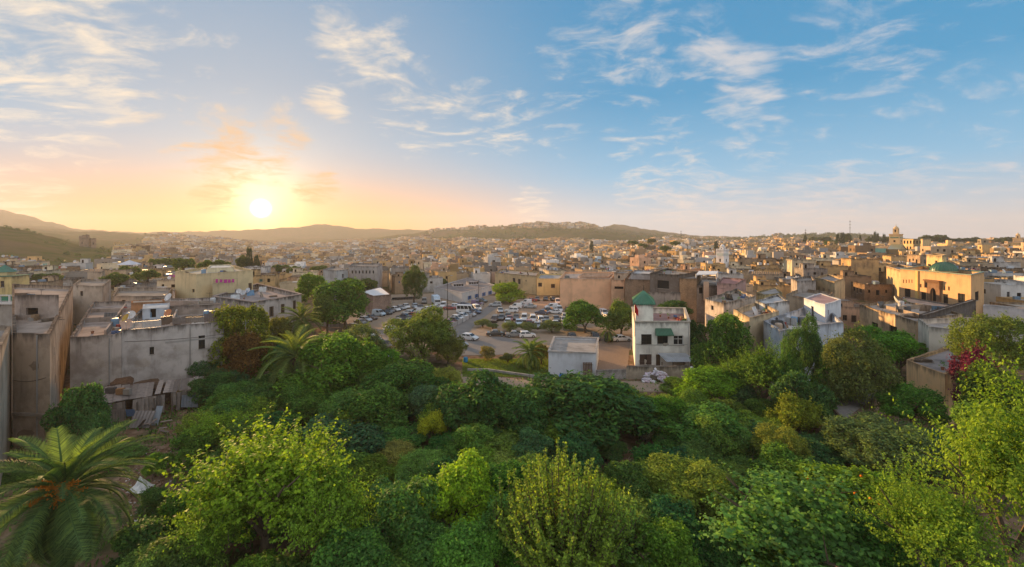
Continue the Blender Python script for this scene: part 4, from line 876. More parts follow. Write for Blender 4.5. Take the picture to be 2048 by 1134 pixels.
CR = {
 'broad': [crown_mesh('broad_crown', 11 + k, 12500, .075, .6, 24, (.20, .44), 0, .22, reach=(.3, .88), sl=(.06, .22)) for k in range(3)],
 'far': [crown_mesh('far_crown', 31 + k, 3800, .13, .6, 26) for k in range(2)],
 'dark': [crown_mesh('dark_crown', 51 + k, 11000, .095, .42, 44, (.20, .34), .5) for k in range(2)],
 'olive': [crown_mesh('olive_crown', 71 + k, 17000, .06, .38, 46, (.16, .33), .2, .3) for k in range(2)],
 'bush': [crown_mesh('bush_crown', 91 + k, 8500, .085, .5, 18, (.22, .45), 0, .5, reach=(.25, .9), sl=(.08, .3)) for k in range(2)],
 'weep': [crown_mesh('weeping_crown', 111, 17000, .075, .28, 44, (.18, .34), 1.8, .25)],
 'mulberry': [shoot_mesh('mulberry_crown', 131 + k, 1150, 26, .042) for k in range(2)],
 'loose': [shoot_mesh('loose_crown', 151, 950, 24, .034, .6, (.2, .75), (.25, .5))],
 'fig': [shoot_mesh('fig_crown', 171, 800, 22, .052, .78, (.2, .7), (.2, .42), .3)],
 'cypress': [crown_mesh('cypress_crown', 191, 5200, .12, .35, 30, (.25, .42), -1.5, .2, NEEDLE)]}
CRK = {}
def trunk_mb(root, h, r, spread, ztop, seed, limbs=5):
    g = random.Random(seed); b = Vector(ROOT[root.name]); mb = MB()
    p = [b + Vector((0, 0, -.3)), b + Vector((g.uniform(-.1, .1), g.uniform(-.1, .1), h * .5)), b + Vector((g.uniform(-.2, .2), g.uniform(-.2, .2), h))]
    mb.tube(p, [r * 1.3, r, r * .8], 8)
    for k in range(limbs):
        an = 2 * math.pi * (k + g.random()) / limbs; s = spread * g.uniform(.45, .8); e_ = b + Vector((math.cos(an) * s, math.sin(an) * s, h + (ztop - h) * g.uniform(.45, .8)))
        mid = p[2].lerp(e_, .5) + Vector((0, 0, (ztop - h) * .08)); mb.tube([p[2] + Vector((0, 0, -.15)), mid, e_], [r * .55, r * .35, r * .12], 6, False)
        for q in range(3):
            t_ = mid.lerp(e_, g.uniform(0, .7)); mb.tube([t_, t_ + Vector((g.uniform(-1, 1), g.uniform(-1, 1), g.uniform(.1, .9))) * spread * .35], [r * .2, r * .05], 4, False)
    return mb
def tree(name, label, x, ytop, ybot, width, d, kind, color, group=None, cat='tree', deep=1.0, bark=None):
    cx, cy = px(x, d); z0 = th(cx, cy); zt, zb = zz(ytop, d), max(zz(ybot, d), z0 + .1)
    rx = width / 2 / F * d * 1.16; rz = max((zt - zb) / 2, .3) * 1.08
    r = empty(name, (cx, cy, z0), label, cat, group)
    ks = CR[kind]; i = CRK.get(kind, 0); CRK[kind] = i + 1
    o = link('crown', ks[i % len(ks)], None, r, color); o.location = (0, 0, (zt + zb) / 2 - z0); o.scale = (rx, rx * deep, rz)
    o.rotation_euler = (0, 0, random.uniform(0, 6.28)) if deep == 1.0 else (0, 0, 0)
    hh = max(.4, (zb - z0) + rz * .35)
    trunk_mb(r, hh, .05 + rx * .045, rx, zt - z0, int(x * 7 + ytop)).build('trunk', BARK, r, smooth=True)
    return r
YG = (.125, .170, .018); MG = (.075, .125, .022); DG = (.036, .075, .026); BG = (.040, .080, .042); OL = (.105, .115, .055); GG = (.11, .155, .025); RG = (.095, .085, .028)
# the trees one can pick out, front of the garden first
tree('mulberry_tree', 'big bright yellow-green mulberry tree with lit leaf tips beside the rubbish clearing', 535, 850, 1180, 330, 29.5, 'mulberry', YG)
tree('mulberry_tree', 'smaller yellow-green mulberry tree standing before the bluish dark tree', 655, 935, 1170, 190, 28, 'mulberry', (.12, .17, .024))
tree('mulberry_tree', 'lower mulberry tree at the edge of the rubbish clearing', 430, 985, 1190, 150, 27.5, 'mulberry', (.10, .15, .024))
tree('fig_tree', 'spreading fig tree with large pale green leaves and bare grey branches', 1590, 960, 1170, 340, 27, 'fig', (.075, .135, .040))
tree('tall_mulberry_tree', 'tall loose mulberry tree with reddish bare branches in front of the bougainvillea', 2040, 760, 1200, 330, 23.5, 'loose', (.115, .155, .020))
tree('low_mulberry_tree', 'lower yellow-green mulberry tree spreading below the tall loose mulberry', 1860, 945, 1220, 260, 22.5, 'loose', (.11, .155, .022))
tree('lime_tree', 'lime-green citrus tree with a dark hollow under its crown', 922, 915, 1075, 140, 31, 'broad', (.15, .21, .02))
tree('dark_bush_tree', 'dark green bushy tree standing in front of the lime-green citrus tree', 790, 975, 1150, 150, 28.5, 'broad', (.055, .105, .03))
orange = tree('orange_tree', 'orange tree hung with ripe fruit beside the grey-green round tree', 1690, 945, 1115, 185, 31, 'broad', (.085, .13, .018))
tree('grey_green_tree', 'round grey-green carob tree below the sunlit terrace house', 1782, 838, 985, 205, 40, 'olive', (.075, .10, .045))
tree('willow_shrub', 'feathery yellow-green shrub with upright twigs beside the rubble slope', 1385, 930, 1075, 190, 33, 'olive', (.13, .15, .03), cat='shrub')
tree('feathery_shrub', 'feathery green shrub between the willowy shrub and the orange tree', 1505, 945, 1050, 150, 36, 'olive', (.10, .13, .03), cat='shrub')
tree('round_green_tree', 'round mid-green tree in front of the white sacks', 1415, 815, 965, 160, 45, 'broad', (.055, .11, .028))
tree('dark_laurel_tree', 'wide dark glossy laurel tree below the white box hut', 1160, 757, 905, 240, 48, 'dark', DG)
tree('dark_laurel_tree', 'dark laurel tree beside the bluish shrub and the yellow sapling', 945, 750, 900, 150, 47, 'dark', DG)
tree('laurel_tree', 'lower laurel tree filling the gap between the two dark laurels', 1050, 782, 890, 130, 46, 'dark', (.045, .09, .03))
tree('bluish_tree', 'bluish dark green tree behind the big mulberry', 665, 838, 975, 180, 41, 'dark', BG)
tree('bluish_shrub', 'bluish grey-green shrub beside the dark laurel', 850, 775, 840, 80, 50, 'dark', (.06, .10, .06), cat='shrub')
tree('yellow_sapling', 'thin yellow-leaved sapling in front of the dark laurel', 862, 830, 885, 52, 44, 'bush', (.22, .20, .02))
tree('green_tree', 'tall green tree leaning over the drooping palm', 655, 682, 850, 160, 57, 'broad', MG)
tree('olive_tree', 'old olive tree beside the parked pick-up', 715, 652, 760, 120, 68, 'olive', (.07, .085, .04))
tree('pepper_tree', 'large weeping pepper tree in the middle of the car park edge', 845, 622, 765, 140, 76, 'weep', (.085, .105, .028))
tree('rusty_pepper_tree', 'rust-tinted drooping tree joined to the large pepper tree', 895, 665, 770, 70, 74, 'weep', (.10, .095, .028))
tree('ivy_tree', 'tall ivy-clad tree with reddish lower leaves against the terraced house', 482, 608, 760, 98, 70, 'broad', (.10, .105, .020))
tree('reddish_tree', 'reddish brown-leaved tree at the foot of the ivy-clad tree', 492, 668, 770, 84, 66, 'broad', (.105, .050, .022))
tree('small_round_tree', 'small dark tree between the ivy-clad tree and the tall green tree', 548, 640, 720, 55, 80, 'broad', RG)
tree('mid_green_tree', 'mid-green tree below the weeping pepper tree', 805, 722, 840, 130, 56, 'broad', (.05, .095, .026))
tree('low_green_tree', 'low green tree standing between the mid-green tree and the bluish tree', 745, 775, 880, 140, 47, 'broad', (.06, .105, .026))
tree('corner_tree', 'dark evergreen tree hiding the corner of the long blank wall', 430, 745, 850, 90, 58, 'dark', DG)
tree('climbing_vine_tree', 'dark leafy tree clinging to the foot of the stained house', 165, 775, 935, 95, 44, 'dark', (.04, .085, .03))
tree('vine_tree', 'leafy green tree between the palm and the ruined shed', 190, 830, 960, 80, 41, 'fig', (.045, .09, .035))
tree('lot_tree', 'bushy tree beside the pink brick store', 690, 566, 650, 105, 104, 'broad', (.06, .10, .025))
tree('lot_tree', 'round leafy tree standing behind the bushy tree near the brick store', 628, 548, 608, 62, 118, 'broad', (.075, .11, .022))
tree('lot_shrub', 'spiky shrub at the wall of the brick store', 655, 592, 650, 60, 100, 'broad', (.075, .095, .03), cat='shrub')
tree('poplar_tree', 'tall dark tree behind the row of motorbikes', 828, 534, 606, 46, 150, 'weep', (.045, .065, .022))
tree('round_lime_tree', 'round bright lime tree in front of the ochre house', 1020, 568, 612, 58, 150, 'broad', (.13, .165, .02))
tree('car_park_tree', 'dense round tree standing over parked cars by the blank salmon wall', 1170, 604, 694, 78, 102, 'broad', (.055, .10, .022))
tree('yard_tree', 'light green tree beside the green-roofed house', 1243, 604, 690, 62, 98, 'broad', (.085, .11, .03))
for (x, yt, yb, w, d, lab) in ((966, 637, 664, 30, 108, 'small grey olive tree beside the dusty road'), (1020, 643, 676, 36, 103, 'grey olive tree by the parked brown car'), (1055, 643, 678, 36, 102, 'grey olive tree in front of the white vans'),
                               (1103, 641, 680, 44, 102, 'broad grey olive tree next to the car park palm'), (985, 646, 668, 22, 106, 'tiny olive sapling by the dusty road')):
    tree('olive_tree', lab, x, yt, yb, w, d, 'olive', OL)
tree('rust_shrub', 'rusty brown shrub at the foot of the white hut', 1082, 690, 745, 36, 76, 'bush', (.14, .11, .035), cat='shrub')
tree('dry_shrub', 'dry brown shrub on the grass verge', 978, 695, 735, 32, 79, 'bush', (.16, .12, .05), cat='shrub')
tree('dry_shrub', 'olive-coloured shrub on the grass verge near the car park palm', 1015, 708, 738, 26, 77, 'bush', (.09, .09, .04), cat='shrub')
tree('cypress_like_tree', 'dense dark tree at the corner of the green-roofed house', 1383, 640, 745, 62, 77, 'dark', (.026, .055, .022))
tree('terrace_tree', 'dark tree behind the red terrace of the green-roofed house', 1350, 602, 640, 62, 97, 'dark', (.04, .07, .025))
tree('tall_garden_tree', 'tall leafy tree in front of the worn whitish house', 1438, 636, 800, 92, 66, 'broad', (.065, .105, .026))
tree('ivy_mass_tree', 'leafy tree covered in creeper below the bare end wall', 1530, 688, 860, 125, 55, 'mulberry', (.075, .115, .024))
tree('slim_tree', 'tall slim tree in front of the blue-washed house', 1608, 640, 800, 74, 56, 'weep', (.05, .085, .03))
tree('broad_tree', 'broad dark tree below the tall slim tree', 1600, 740, 870, 100, 50, 'dark', (.045, .085, .032))
tree('olive_tree', 'large silvery olive tree lit by the sun below the blue-washed house', 1710, 668, 850, 140, 51, 'olive', (.085, .09, .036))
tree('fresh_green_tree', 'fresh green tree below the eroded arched house', 1800, 668, 750, 100, 66, 'broad', (.07, .145, .022))
tree('green_shrub', 'bright green shrub at the foot of the eroded arched house', 1735, 655, 700, 50, 74, 'bush', (.07, .15, .025), cat='shrub')
tree('holm_oak_tree', 'rounded holm oak beside the white wall and the palace', 1990, 617, 775, 125, 52, 'olive', (.10, .115, .03))
tree('garden_tree', 'round green tree at the foot of the golden terrace house', 1822, 775, 850, 100, 46, 'broad', (.06, .12, .025))
tree('creeper_bush', 'green creeper hanging over the golden terrace house corner', 1985, 735, 850, 90, 42, 'broad', (.055, .08, .022))
tree('bougainvillea', 'purple bougainvillea climbing the corner of the golden terrace house', 1950, 705, 850, 62, 47.5, 'bush', (.095, .014, .045), cat='shrub')
tree('bougainvillea_vine', 'green bougainvillea stems above the purple blossoms', 1962, 715, 850, 66, 49.5, 'loose', (.05, .07, .02), cat='shrub')
tree('yellow_shrub', 'yellowish feathery shrub above the garden shed', 1560, 855, 940, 95, 39, 'olive', (.13, .13, .03), cat='shrub')
tree('bright_shrub', 'bright green shrub below the white sacks', 1420, 748, 815, 110, 56, 'bush', (.10, .16, .02), cat='shrub')
tree('bright_shrub', 'yellow-green shrub on the bank below the block wall', 1270, 790, 850, 100, 52, 'bush', (.11, .13, .025), cat='shrub')
tree('grey_shrub', 'dry lilac-grey shrub beside the wide dark laurel', 1285, 815, 870, 60, 48, 'bush', (.14, .12, .11), cat='shrub')
tree('bushy_tree', 'bushy yellow-green tree by the rubbish clearing', 440, 818, 945, 130, 43, 'mulberry', (.12, .165, .022))
tree('clearing_bush', 'bright round bush standing alone in the rubbish clearing', 312, 908, 955, 36, 40, 'bush', (.10, .16, .02), cat='shrub')
tree('clearing_shrub', 'thin weedy shrub in the rubbish clearing', 320, 980, 1060, 60, 33, 'bush', (.06, .10, .035), cat='shrub')
tree('dark_citrus_tree', 'dark citrus tree between the bushy tree and the clearing', 380, 865, 960, 90, 41, 'broad', (.06, .105, .022))
tree('shaded_shrub', 'dark shrub at the bottom of the clearing beside the palm', 300, 1040, 1150, 120, 28, 'broad', (.045, .085, .03), cat='shrub')
tree('upright_tree', 'upright leafy tree between the creeper tree and the tall slim tree', 1575, 690, 850, 70, 53, 'mulberry', (.06, .105, .028))
tree('upright_tree', 'tall leafy tree hiding the corner of the blue-washed house', 1655, 698, 840, 66, 53, 'broad', (.055, .10, .03))
tree('upright_tree', 'upright tree in front of the bare sunlit end wall', 1478, 712, 850, 70, 57, 'mulberry', (.075, .12, .026))
# unnamed growth that fills the garden: look-alikes
kinds = [('garden_citrus_tree', 'rounded green citrus tree growing in the thick of the garden', 'citrus trees in the garden', 'broad', (.065, .115, .024), 'tree'),
         ('garden_laurel', 'dark glossy laurel growing in the thick of the garden', 'laurels in the garden', 'dark', (.042, .085, .03), 'tree'),
         ('garden_shrub', 'loose light green shrub growing in the thick of the garden', 'shrubs in the garden', 'bush', (.095, .14, .028), 'shrub'),
         ('garden_olive_shrub', 'fine-leaved yellowish shrub growing in the thick of the garden', 'fine-leaved shrubs in the garden', 'olive', (.12, .14, .034), 'shrub')]
def beside(x, y, pool=None):
    best = min(((q[0] - x) ** 2 + (q[1] - y) ** 2, q[2]) for q in (pool or LM)); return 'beside the ' + best[1]
def landmarks(pred):
    seen = {}
    for o in bpy.data.objects:
        if o.parent is None and o.get('category') and pred(o): seen.setdefault(o.name.split('.')[0], []).append(o)
    return [(v[0].location.x, v[0].location.y, k.replace('_', ' ')) for k, v in seen.items() if len(v) == 1]
LM = landmarks(lambda o: o.location.y < 75 and o['category'] not in ('house', 'plant pot'))
HV = random.Random(9)
FILL = [(700, 850, 90, 48, 0), (790, 850, 110, 45, 0), (850, 905, 110, 37, 3), (760, 920, 100, 37, 0), (1010, 880, 110, 40, 2), (1010, 930, 90, 33, 0), (1210, 880, 70, 43, 1), (1330, 800, 80, 54, 2), (1350, 870, 70, 44, 1), (1470, 905, 100, 40, 0),
        (1560, 900, 70, 42, 3), (1640, 880, 100, 43, 1), (1620, 930, 90, 37, 3), (1250, 1010, 110, 29, 2), (1310, 1065, 120, 26, 0), (1430, 1060, 120, 27, 1), (860, 1045, 120, 27, 0), (700, 990, 90, 32, 1),
        (640, 960, 80, 35, 0), (600, 800, 90, 50, 0), (540, 830, 90, 46, 1), (480, 800, 90, 50, 0), (520, 770, 100, 54, 1), (590, 760, 70, 58, 2), (760, 700, 80, 64, 0), (700, 740, 80, 60, 0), (870, 760, 70, 58, 1), (930, 770, 60, 56, 2),
        (1100, 850, 70, 44, 2), (1480, 830, 90, 47, 0), (1540, 840, 70, 46, 2), (1480, 770, 70, 55, 1), (1760, 1040, 150, 26, 0), (1560, 1000, 90, 31, 1), (1850, 860, 110, 40, 1), 
        (360, 1080, 130, 26, 1), (280, 1120, 100, 25, 0), (690, 1080, 150, 25, 0), (930, 1085, 120, 25, 2), (1120, 1020, 160, 27, 3), (60, 940, 90, 40, 1), (230, 900, 70, 42, 2), (1990, 820, 120, 38, 0), (420, 700, 60, 66, 1), (520, 705, 70, 67, 0),
        (1370, 760, 60, 60, 0), (1440, 845, 70, 48, 3), (1110, 800, 60, 52, 1), (1000, 825, 70, 47, 3), (1520, 960, 90, 33, 0), (1660, 990, 80, 33, 2), (1300, 930, 80, 36, 2), (1240, 930, 60, 38, 1), (640, 700, 60, 66, 0), (570, 690, 70, 70, 1)]
for (x, yt, w, d, k) in FILL:
    nm, lab, grp, kd, colr, ct_ = kinds[k]; j = random.uniform(.85, 1.2)
    base_y = 480 + CZ * F / d
    lab = lab.replace('growing in the thick of the garden', 'growing ' + beside(*px(x, d)))
    tree(nm, lab, x, yt + random.uniform(-4, 4), min(base_y - 4, yt + w * 1.05), w * 1.12, d, kd, (colr[0] * j * HV.uniform(.75, 1.4), colr[1] * j, colr[2] * j * HV.uniform(.7, 1.5)), grp, ct_)
LM2 = landmarks(lambda o: o.location.y < 75 and o['category'] not in ('house', 'plant pot'))
TC = [(o.location.x, o.location.y) for o in bpy.data.objects if o.parent is None and o.get('category') in ('tree', 'shrub', 'palm')]
gf = random.Random(77); tries = 0; made = 0
while made < 95 and tries < 6000:
    tries += 1; d = gf.uniform(25, 66); x = gf.uniform(300, 1860)
    if 236 < x < 350 and 29 < d < 50: continue
    if 1215 < x < 1300 and 27 < d < 46 and gf.random() < .85: continue
    if 900 < x < 1400 and d > 56: continue
    if x > 1640 and d < 50 and x < 1790 and d > 42: continue
    if x < 420 and d > 46: continue
    if x > 1640 and d > 33: continue
    if x > 1480 and d > 56: continue
    X, Y = px(x, d)
    if any((X - a) ** 2 + (Y - b) ** 2 < 2.1 ** 2 for a, b in TC): continue
    TC.append((X, Y)); made += 1; k = gf.choice((0, 0, 1, 1, 2, 3)); nm, lab, grp, kd, colr, ct_ = kinds[k]; j = gf.uniform(.8, 1.3); R_ = gf.uniform(1.7, 2.6); zt_ = gf.uniform(2.6, 4.6)
    yt = 480 + (CZ - zt_) * F / d; yb = 480 + (CZ - .2) * F / d
    tree(nm, lab.replace('growing in the thick of the garden', 'growing ' + beside(X, Y, LM2)), x, yt, yb, R_ * 2 * F / d, d, kd, (colr[0] * j * HV.uniform(.75, 1.4), colr[1] * j, colr[2] * j * HV.uniform(.7, 1.5)), grp, ct_)
# fruit of the orange tree
g = np.random.default_rng(5); cr = [c for c in orange.children if c.name.startswith('crown')][0]
me = mesh('fruit', *(lambda mb: (mb.v, mb.f))(MB().lathe((0, 0, 0), [(.001, -.09), (.065, -.06), (.09, 0), (.065, .06), (.001, .09)], 7)), True)
m_, t_, b_ = material('orange_peel'); b_.inputs['Base Color'].default_value = (.75, .20, .015, 1); b_.inputs['Roughness'].default_value = .45; PEEL = m_
for q in sph(g, 60):
    if q[1] > .45: continue
    o = link('fruit', me, PEEL, orange); o.location = (q[0] * cr.scale[0] * .93, q[1] * cr.scale[1] * .93, cr.location.z + q[2] * cr.scale[2] * .9)
# poplar-like coppice of upright shoots
def coppice(label, x, ytop, d, width, nshoot, color, seed, name='coppiced_mulberry'):
    g = np.random.default_rng(seed); cx, cy = px(x, d); zt = zz(ytop, d); r = empty(name, (cx, cy, 0), label, 'tree')
    mb = MB(); Cs, Qs = [], []; rx = width / 2 / F * d
    mb.tube([(cx, cy, -.3), (cx, cy, 1.5), (cx + .1, cy, 2.6)], [.5, .38, .42], 8)
    for s in range(nshoot):
        an = g.uniform(0, 2 * math.pi); rr = math.sqrt(g.random()) * rx; b0 = np.array([cx + math.cos(an) * rr * .18, cy + math.sin(an) * rr * .18, 2.2 + g.uniform(0, .8)])
        h = zt * (1 - .42 * (rr / rx) ** 1.3) * g.uniform(.72, 1.0); tip = np.array([cx + math.cos(an) * rr, cy + math.sin(an) * rr, max(3.2, h)])
        mid = b0 * .45 + tip * .55 + np.array([math.cos(an), math.sin(an), 0]) * rr * .15
        P = [b0, mid, tip]; mb.tube([tuple(p) for p in P], [.06, .04, .012], 4, False)
        n = int(np.linalg.norm(tip - b0) * 22); f = g.uniform(.22, 1.0, n) ** .9
        C = np.where(f[:, None] < .55, b0 + (mid - b0) * (f[:, None] / .55), mid + (tip - mid) * ((f[:, None] - .55) / .45))
        sd = sph(g, n); sd[:, 2] = np.abs(sd[:, 2]) * .4; wv = (.30 * (1.15 - f))[:, None] + .07
        Cs.append(C + sd * wv * g.uniform(.4, 1.2, (n, 1))); Qs.append(sd)
    C = np.concatenate(Cs) - np.array([cx, cy, 0]); q = np.concatenate(Qs)
    ln = g.uniform(.13, .26, len(C)); me = leaves('shoot_crown', C, q * .6 + g.normal(size=C.shape) * .5 + np.array([0, 0, .5]), q + np.array([0, 0, .3]), ln, ln * .62, LEAF)
    link('crown', me, None, r, color); mb.build('trunk', BARK, r, smooth=True); return r
coppice('coppiced mulberry with tall upright leafy shoots standing above the garden', 1125, 862, 26, 270, 210, (.125, .16, .032), 3)
coppice('smaller coppiced mulberry leaning towards the rubble slope', 1235, 965, 27.5, 190, 100, (.09, .14, .038), 4)
coppice('sparse coppiced sapling beside the lime-green citrus tree', 1020, 925, 28, 110, 34, (.11, .15, .03), 6)

# ------------------------------------------------------------------ palms
def frond_mesh(name, seed, n=58, arch=.9, wid=.20):
    g = np.random.default_rng(seed); mb = MB()
    t = np.linspace(0, 1, 14); a = 0.35 - t * arch * 1.25; X = np.cumsum(np.cos(a)) / 14; Z = np.cumsum(np.sin(a)) / 14
    mb.tube([(X[k], 0, Z[k]) for k in range(14)], [.016 * (1 - .85 * s) + .002 for s in t], 4, False)
    for k in range(n):
        s = .12 + .87 * k / n; x, z, an = np.interp(s, t, X), np.interp(s, t, Z), np.interp(s, t, a)
        L = wid * (math.sin(math.pi * (s * .86 + .08)) ** .6) * g.uniform(.75, 1.15); w = .0062
        fx, fz = math.cos(an), math.sin(an)
        for sd in (-1, 1):
            dirv = Vector((fx * .75, sd * .85, fz * .75 + .28)).normalized(); e_ = Vector((x, 0, z)) + dirv * L + Vector((0, 0, -.18 * L))
            b0, b1 = Vector((x - fx * w, 0, z - fz * w)), Vector((x + fx * w, 0, z + fz * w)); m = (b0 + b1) / 2 + dirv * L * .5 + Vector((0, 0, .03 * L))
            k0 = len(mb.v); mb.v += [tuple(b0), tuple(b1), tuple(m + Vector((fx * w, 0, 0))), tuple(m - Vector((fx * w, 0, 0))), tuple(e_)]
            mb.f += [(k0, k0 + 1, k0 + 2, k0 + 3), (k0 + 3, k0 + 2, k0 + 4)]
    me = mesh(name, mb.v, mb.f); me.materials.append(LEAF); return me
FR = [frond_mesh('frond', 3, 58, .75), frond_mesh('frond', 4, 58, 1.05), frond_mesh('frond', 5, 58, 1.35)]
m_, t_, b_ = material('date_stalk'); n_ = t_.noise(pos(t_), 9, 3); t_.put(b_.inputs['Base Color'], t_.mix(n_, (.42, .11, .012), (.62, .24, .03))); DATE = m_
def palm(label, x, y, d, length, nf, color, seed, fruit=0, low=-.9):
    g = random.Random(seed); cx, cy = px(x, d); zc = zz(y, d); z0 = th(cx, cy); r = empty('date_palm', (cx, cy, z0), label, 'palm')
    H = zc - z0; mb = MB(); n = max(6, int(H / .35)); P = [(cx + .12 * math.sin(k * .3), cy, z0 - .2 + (H + .1) * k / n) for k in range(n + 1)]
    mb.tube(P, [length * .075 * (1.0 + .12 * (k % 2)) * (1.25 if k > n - 3 else 1) for k in range(n + 1)], 10); mb.build('trunk', BARK, r)
    for k in range(nf):
        f = (k + .5) / nf; el = 1.35 - f ** .85 * (1.35 - low); az = k * 2.39996 + g.uniform(-.2, .2)
        o = link('frond', FR[0 if f < .3 else 1 if f < .65 else 2], None, r, vary(g, .8, 1.2, color))
        s = length * g.uniform(.88, 1.1) * (.82 if f < .12 else 1)
        o.location = (0, 0, H - .15 + .35 * (1 - f)); o.rotation_euler = (g.uniform(-.25, .25), -(el - .2), az); o.scale = (s, s, s)
    for k in range(fruit):
        an = math.pi * (1.0 + (k + .5) / fruit) + g.uniform(-.15, .15); mb = MB(); rd = 1.25 if k % 2 else .8; e_ = Vector((cx + math.cos(an) * rd, cy + math.sin(an) * rd, zc + (.30 if k % 2 else .85)))
        for j in range(34):
            q = e_ + Vector((g.uniform(-.35, .35), g.uniform(-.35, .35), g.uniform(-.55, .15))); mb.tube([(cx + math.cos(an) * .3, cy + math.sin(an) * .3, zc + .1), (e_ * .75 + Vector((cx, cy, zc)) * .25), q], [.03, .03, .02], 4, False)
            mb.lathe(tuple(q), [(.005, -.07), (.05, 0), (.005, .07)], 5)
        mb.build('fruit_cluster', DATE, r)
    return r
palm('large date palm with orange fruit stalks at the foot of the stained house', 128, 985, 26, 4.8, 78, (.062, .088, .036), 2, 8, -1.15)
palm('date palm with drooping grey-green fronds in front of the long blank wall', 590, 715, 59, 5.8, 54, (.095, .11, .040), 3, 0, -1.25)
palm('full-crowned date palm below the terraced house', 602, 640, 84, 4.6, 48, (.080, .090, .034), 4)
palm('date palm standing alone on the grass verge beside the white hut', 1060, 706, 74, 3.7, 44, (.075, .10, .036), 5)
palm('small palm by the wall of the brick store', 774, 612, 131, 2.2, 22, (.07, .09, .035), 6)
palm('young palm in the yard behind the paved court', 1216, 662, 92, 2.6, 24, (.06, .08, .03), 7)
palm('fan of palm leaves beside the round lime tree', 1047, 590, 160, 2.6, 20, (.07, .09, .03), 8)
# weeds: grass and ground cover nobody could count
g = np.random.default_rng(12); n = 70000
wx = g.uniform(-60, 75, n); wy = g.uniform(18, 78, n); u = 1024 + F * wx / wy
dens_ = np.sin(wx * .35 + 1.1) * np.sin(wy * .31) + .6 * np.sin(wx * .9) * np.sin(wy * .8 + 1)
cl = ((u > 235) & (u < 345) & (wy > 30) & (wy < 46)) | ((u > 1215) & (u < 1300) & (wy < 46) & (wy > 26)) | ((u > 930) & (u < 1400) & (wy > 60) & (wy < 72))
ok = (dens_ > -.55) & ~(cl & (g.random(n) < .80)) & (wy < 68); wx, wy = wx[ok], wy[ok]; n = len(wx)
C = np.stack([wx, wy, np.full(n, .10) + g.uniform(0, .3, n)], 1)
ln = g.uniform(.18, .55, n); me = leaves('weeds', C, g.normal(size=(n, 3)) + np.array([0, -.2, .3]), g.normal(size=(n, 3)) * .5 + np.array([0, 0, 1]), ln, ln * .4, LEAF)
tag(link('weeds', me, None, None, (.055, .095, .028)), 'weeds and grass covering the garden floor', 'weeds', kind='stuff')
n = 30000; wy = g.uniform(69, 79.5, n); wx = (g.uniform(925, 1098, n) - 1024) / F * wy; C = np.stack([wx, wy, np.full(n, .06)], 1); ln = g.uniform(.1, .25, n)
me = leaves('grass', C, g.normal(size=(n, 3)), g.normal(size=(n, 3)) * .5 + np.array([0, 0, 1]), ln, ln * .3, LEAF)
tag(link('grass', me, None, None, (.10, .13, .03)), 'grass on the verge between the path and the car park', 'grass', kind='stuff')

# ------------------------------------------------------------------ the old town
HERO = [(np.mean([p[0] for p in c]), np.mean([p[1] for p in c]), max(math.hypot(p[0] - np.mean([q[0] for q in c]), p[1] - np.mean([q[1] for q in c])) for p in c), c) for c in FOOT]
def inside(p, c):
    s = None
    for i in range(len(c)):
        a, b = c[i], c[(i + 1) % len(c)]; cr_ = (b[0] - a[0]) * (p[1] - a[1]) - (b[1] - a[1]) * (p[0] - a[0])
        if s is None: s = cr_ > 0
        elif (cr_ > 0) != s: return False
    return True
def blocked(c):
    cx, cy = sum(p[0] for p in c) / 4, sum(p[1] for p in c) / 4; r = max(math.hypot(p[0] - cx, p[1] - cy) for p in c)
    pts = list(c) + [((c[i][0] + c[(i + 1) % 4][0]) / 2, (c[i][1] + c[(i + 1) % 4][1]) / 2) for i in range(4)] + [(cx, cy)]
    for (hx, hy, hr, hc) in HERO:
        if math.hypot(cx - hx, cy - hy) > r + hr: continue
        if any(inside(p, hc) for p in pts): return True
        if any(inside(p, c) for p in hc): return True
    return False
def allowed(u, y):
    if u < 200: return 118 < y < 205
    if u < 440: return 112 < y < min(1300, max(215, 215 + (u - 215) * 9.0 + 130 * math.sin(y * .013) + random.uniform(-90, 90)))
    if u < 560: return 130 < y < 1300
    if u < 700: return 160 < y < 1300
    if u < 860: return 172 < y < 1300
    if u < 1000: return 182 < y < 1150
    if u < 1130: return 196 < y < 1050
    if u < 1300: return 168 < y < 1000
    if u < 1500: return 114 < y < 1100
    if u < 1700: return 100 < y < 1000
    if u < 1780: return 104 < y < 1000
    if u < 1960: return 146 < y < 1000
    return 100 < y < 1000
cells = []
for (lo, hi, cell, rot, ulo, uhi) in ((95, 300, 9.8, .30, -60, 1400), (300, 560, 11.5, .22, -60, 1400), (560, 1300, 15.5, .35, -60, 1400), (95, 300, 9.6, -.30, 1400, 2110), (300, 560, 12.5, -.26, 1400, 2110), (560, 1000, 15.0, -.3, 1400, 2110)):
    n = int(1700 / cell)
    for i in range(-n, n):
        for j in range(-10, int(1500 / cell)):
            gx, gy = i * cell, j * cell; x = gx * math.cos(rot) - gy * math.sin(rot); y = gx * math.sin(rot) + gy * math.cos(rot)
            x += random.uniform(-.16, .16) * cell; y += random.uniform(-.16, .16) * cell
            if not lo <= y < hi: continue
            u = 1024 + F * x / y
            if not ulo < u <= uhi or not allowed(u, y): continue
            if random.random() < (.06 if y < 300 else .12): continue
            rt = rot + random.choice((0, 0, .12, -.1)) + random.uniform(-.05, .05)
            c = rect(x, y, cell * random.uniform(.76, 1.0), cell * random.uniform(.76, 1.0), rt)
            if y < 330 and blocked(c): continue
            cells.append((y, u, x, c, rt))
cells.sort(key=lambda q: q[0])
TINTS = [('ochre', (.62, .41, .19)), ('tan', (.54, .39, .25)), ('cream', (.68, .56, .38)), ('grey', (.36, .32, .28)), ('white', (.66, .63, .59)), ('brown', (.33, .22, .13)), ('salmon', (.60, .37, .24)), ('pale blue', (.42, .50, .55)), ('dusty pink', (.50, .36, .28))]
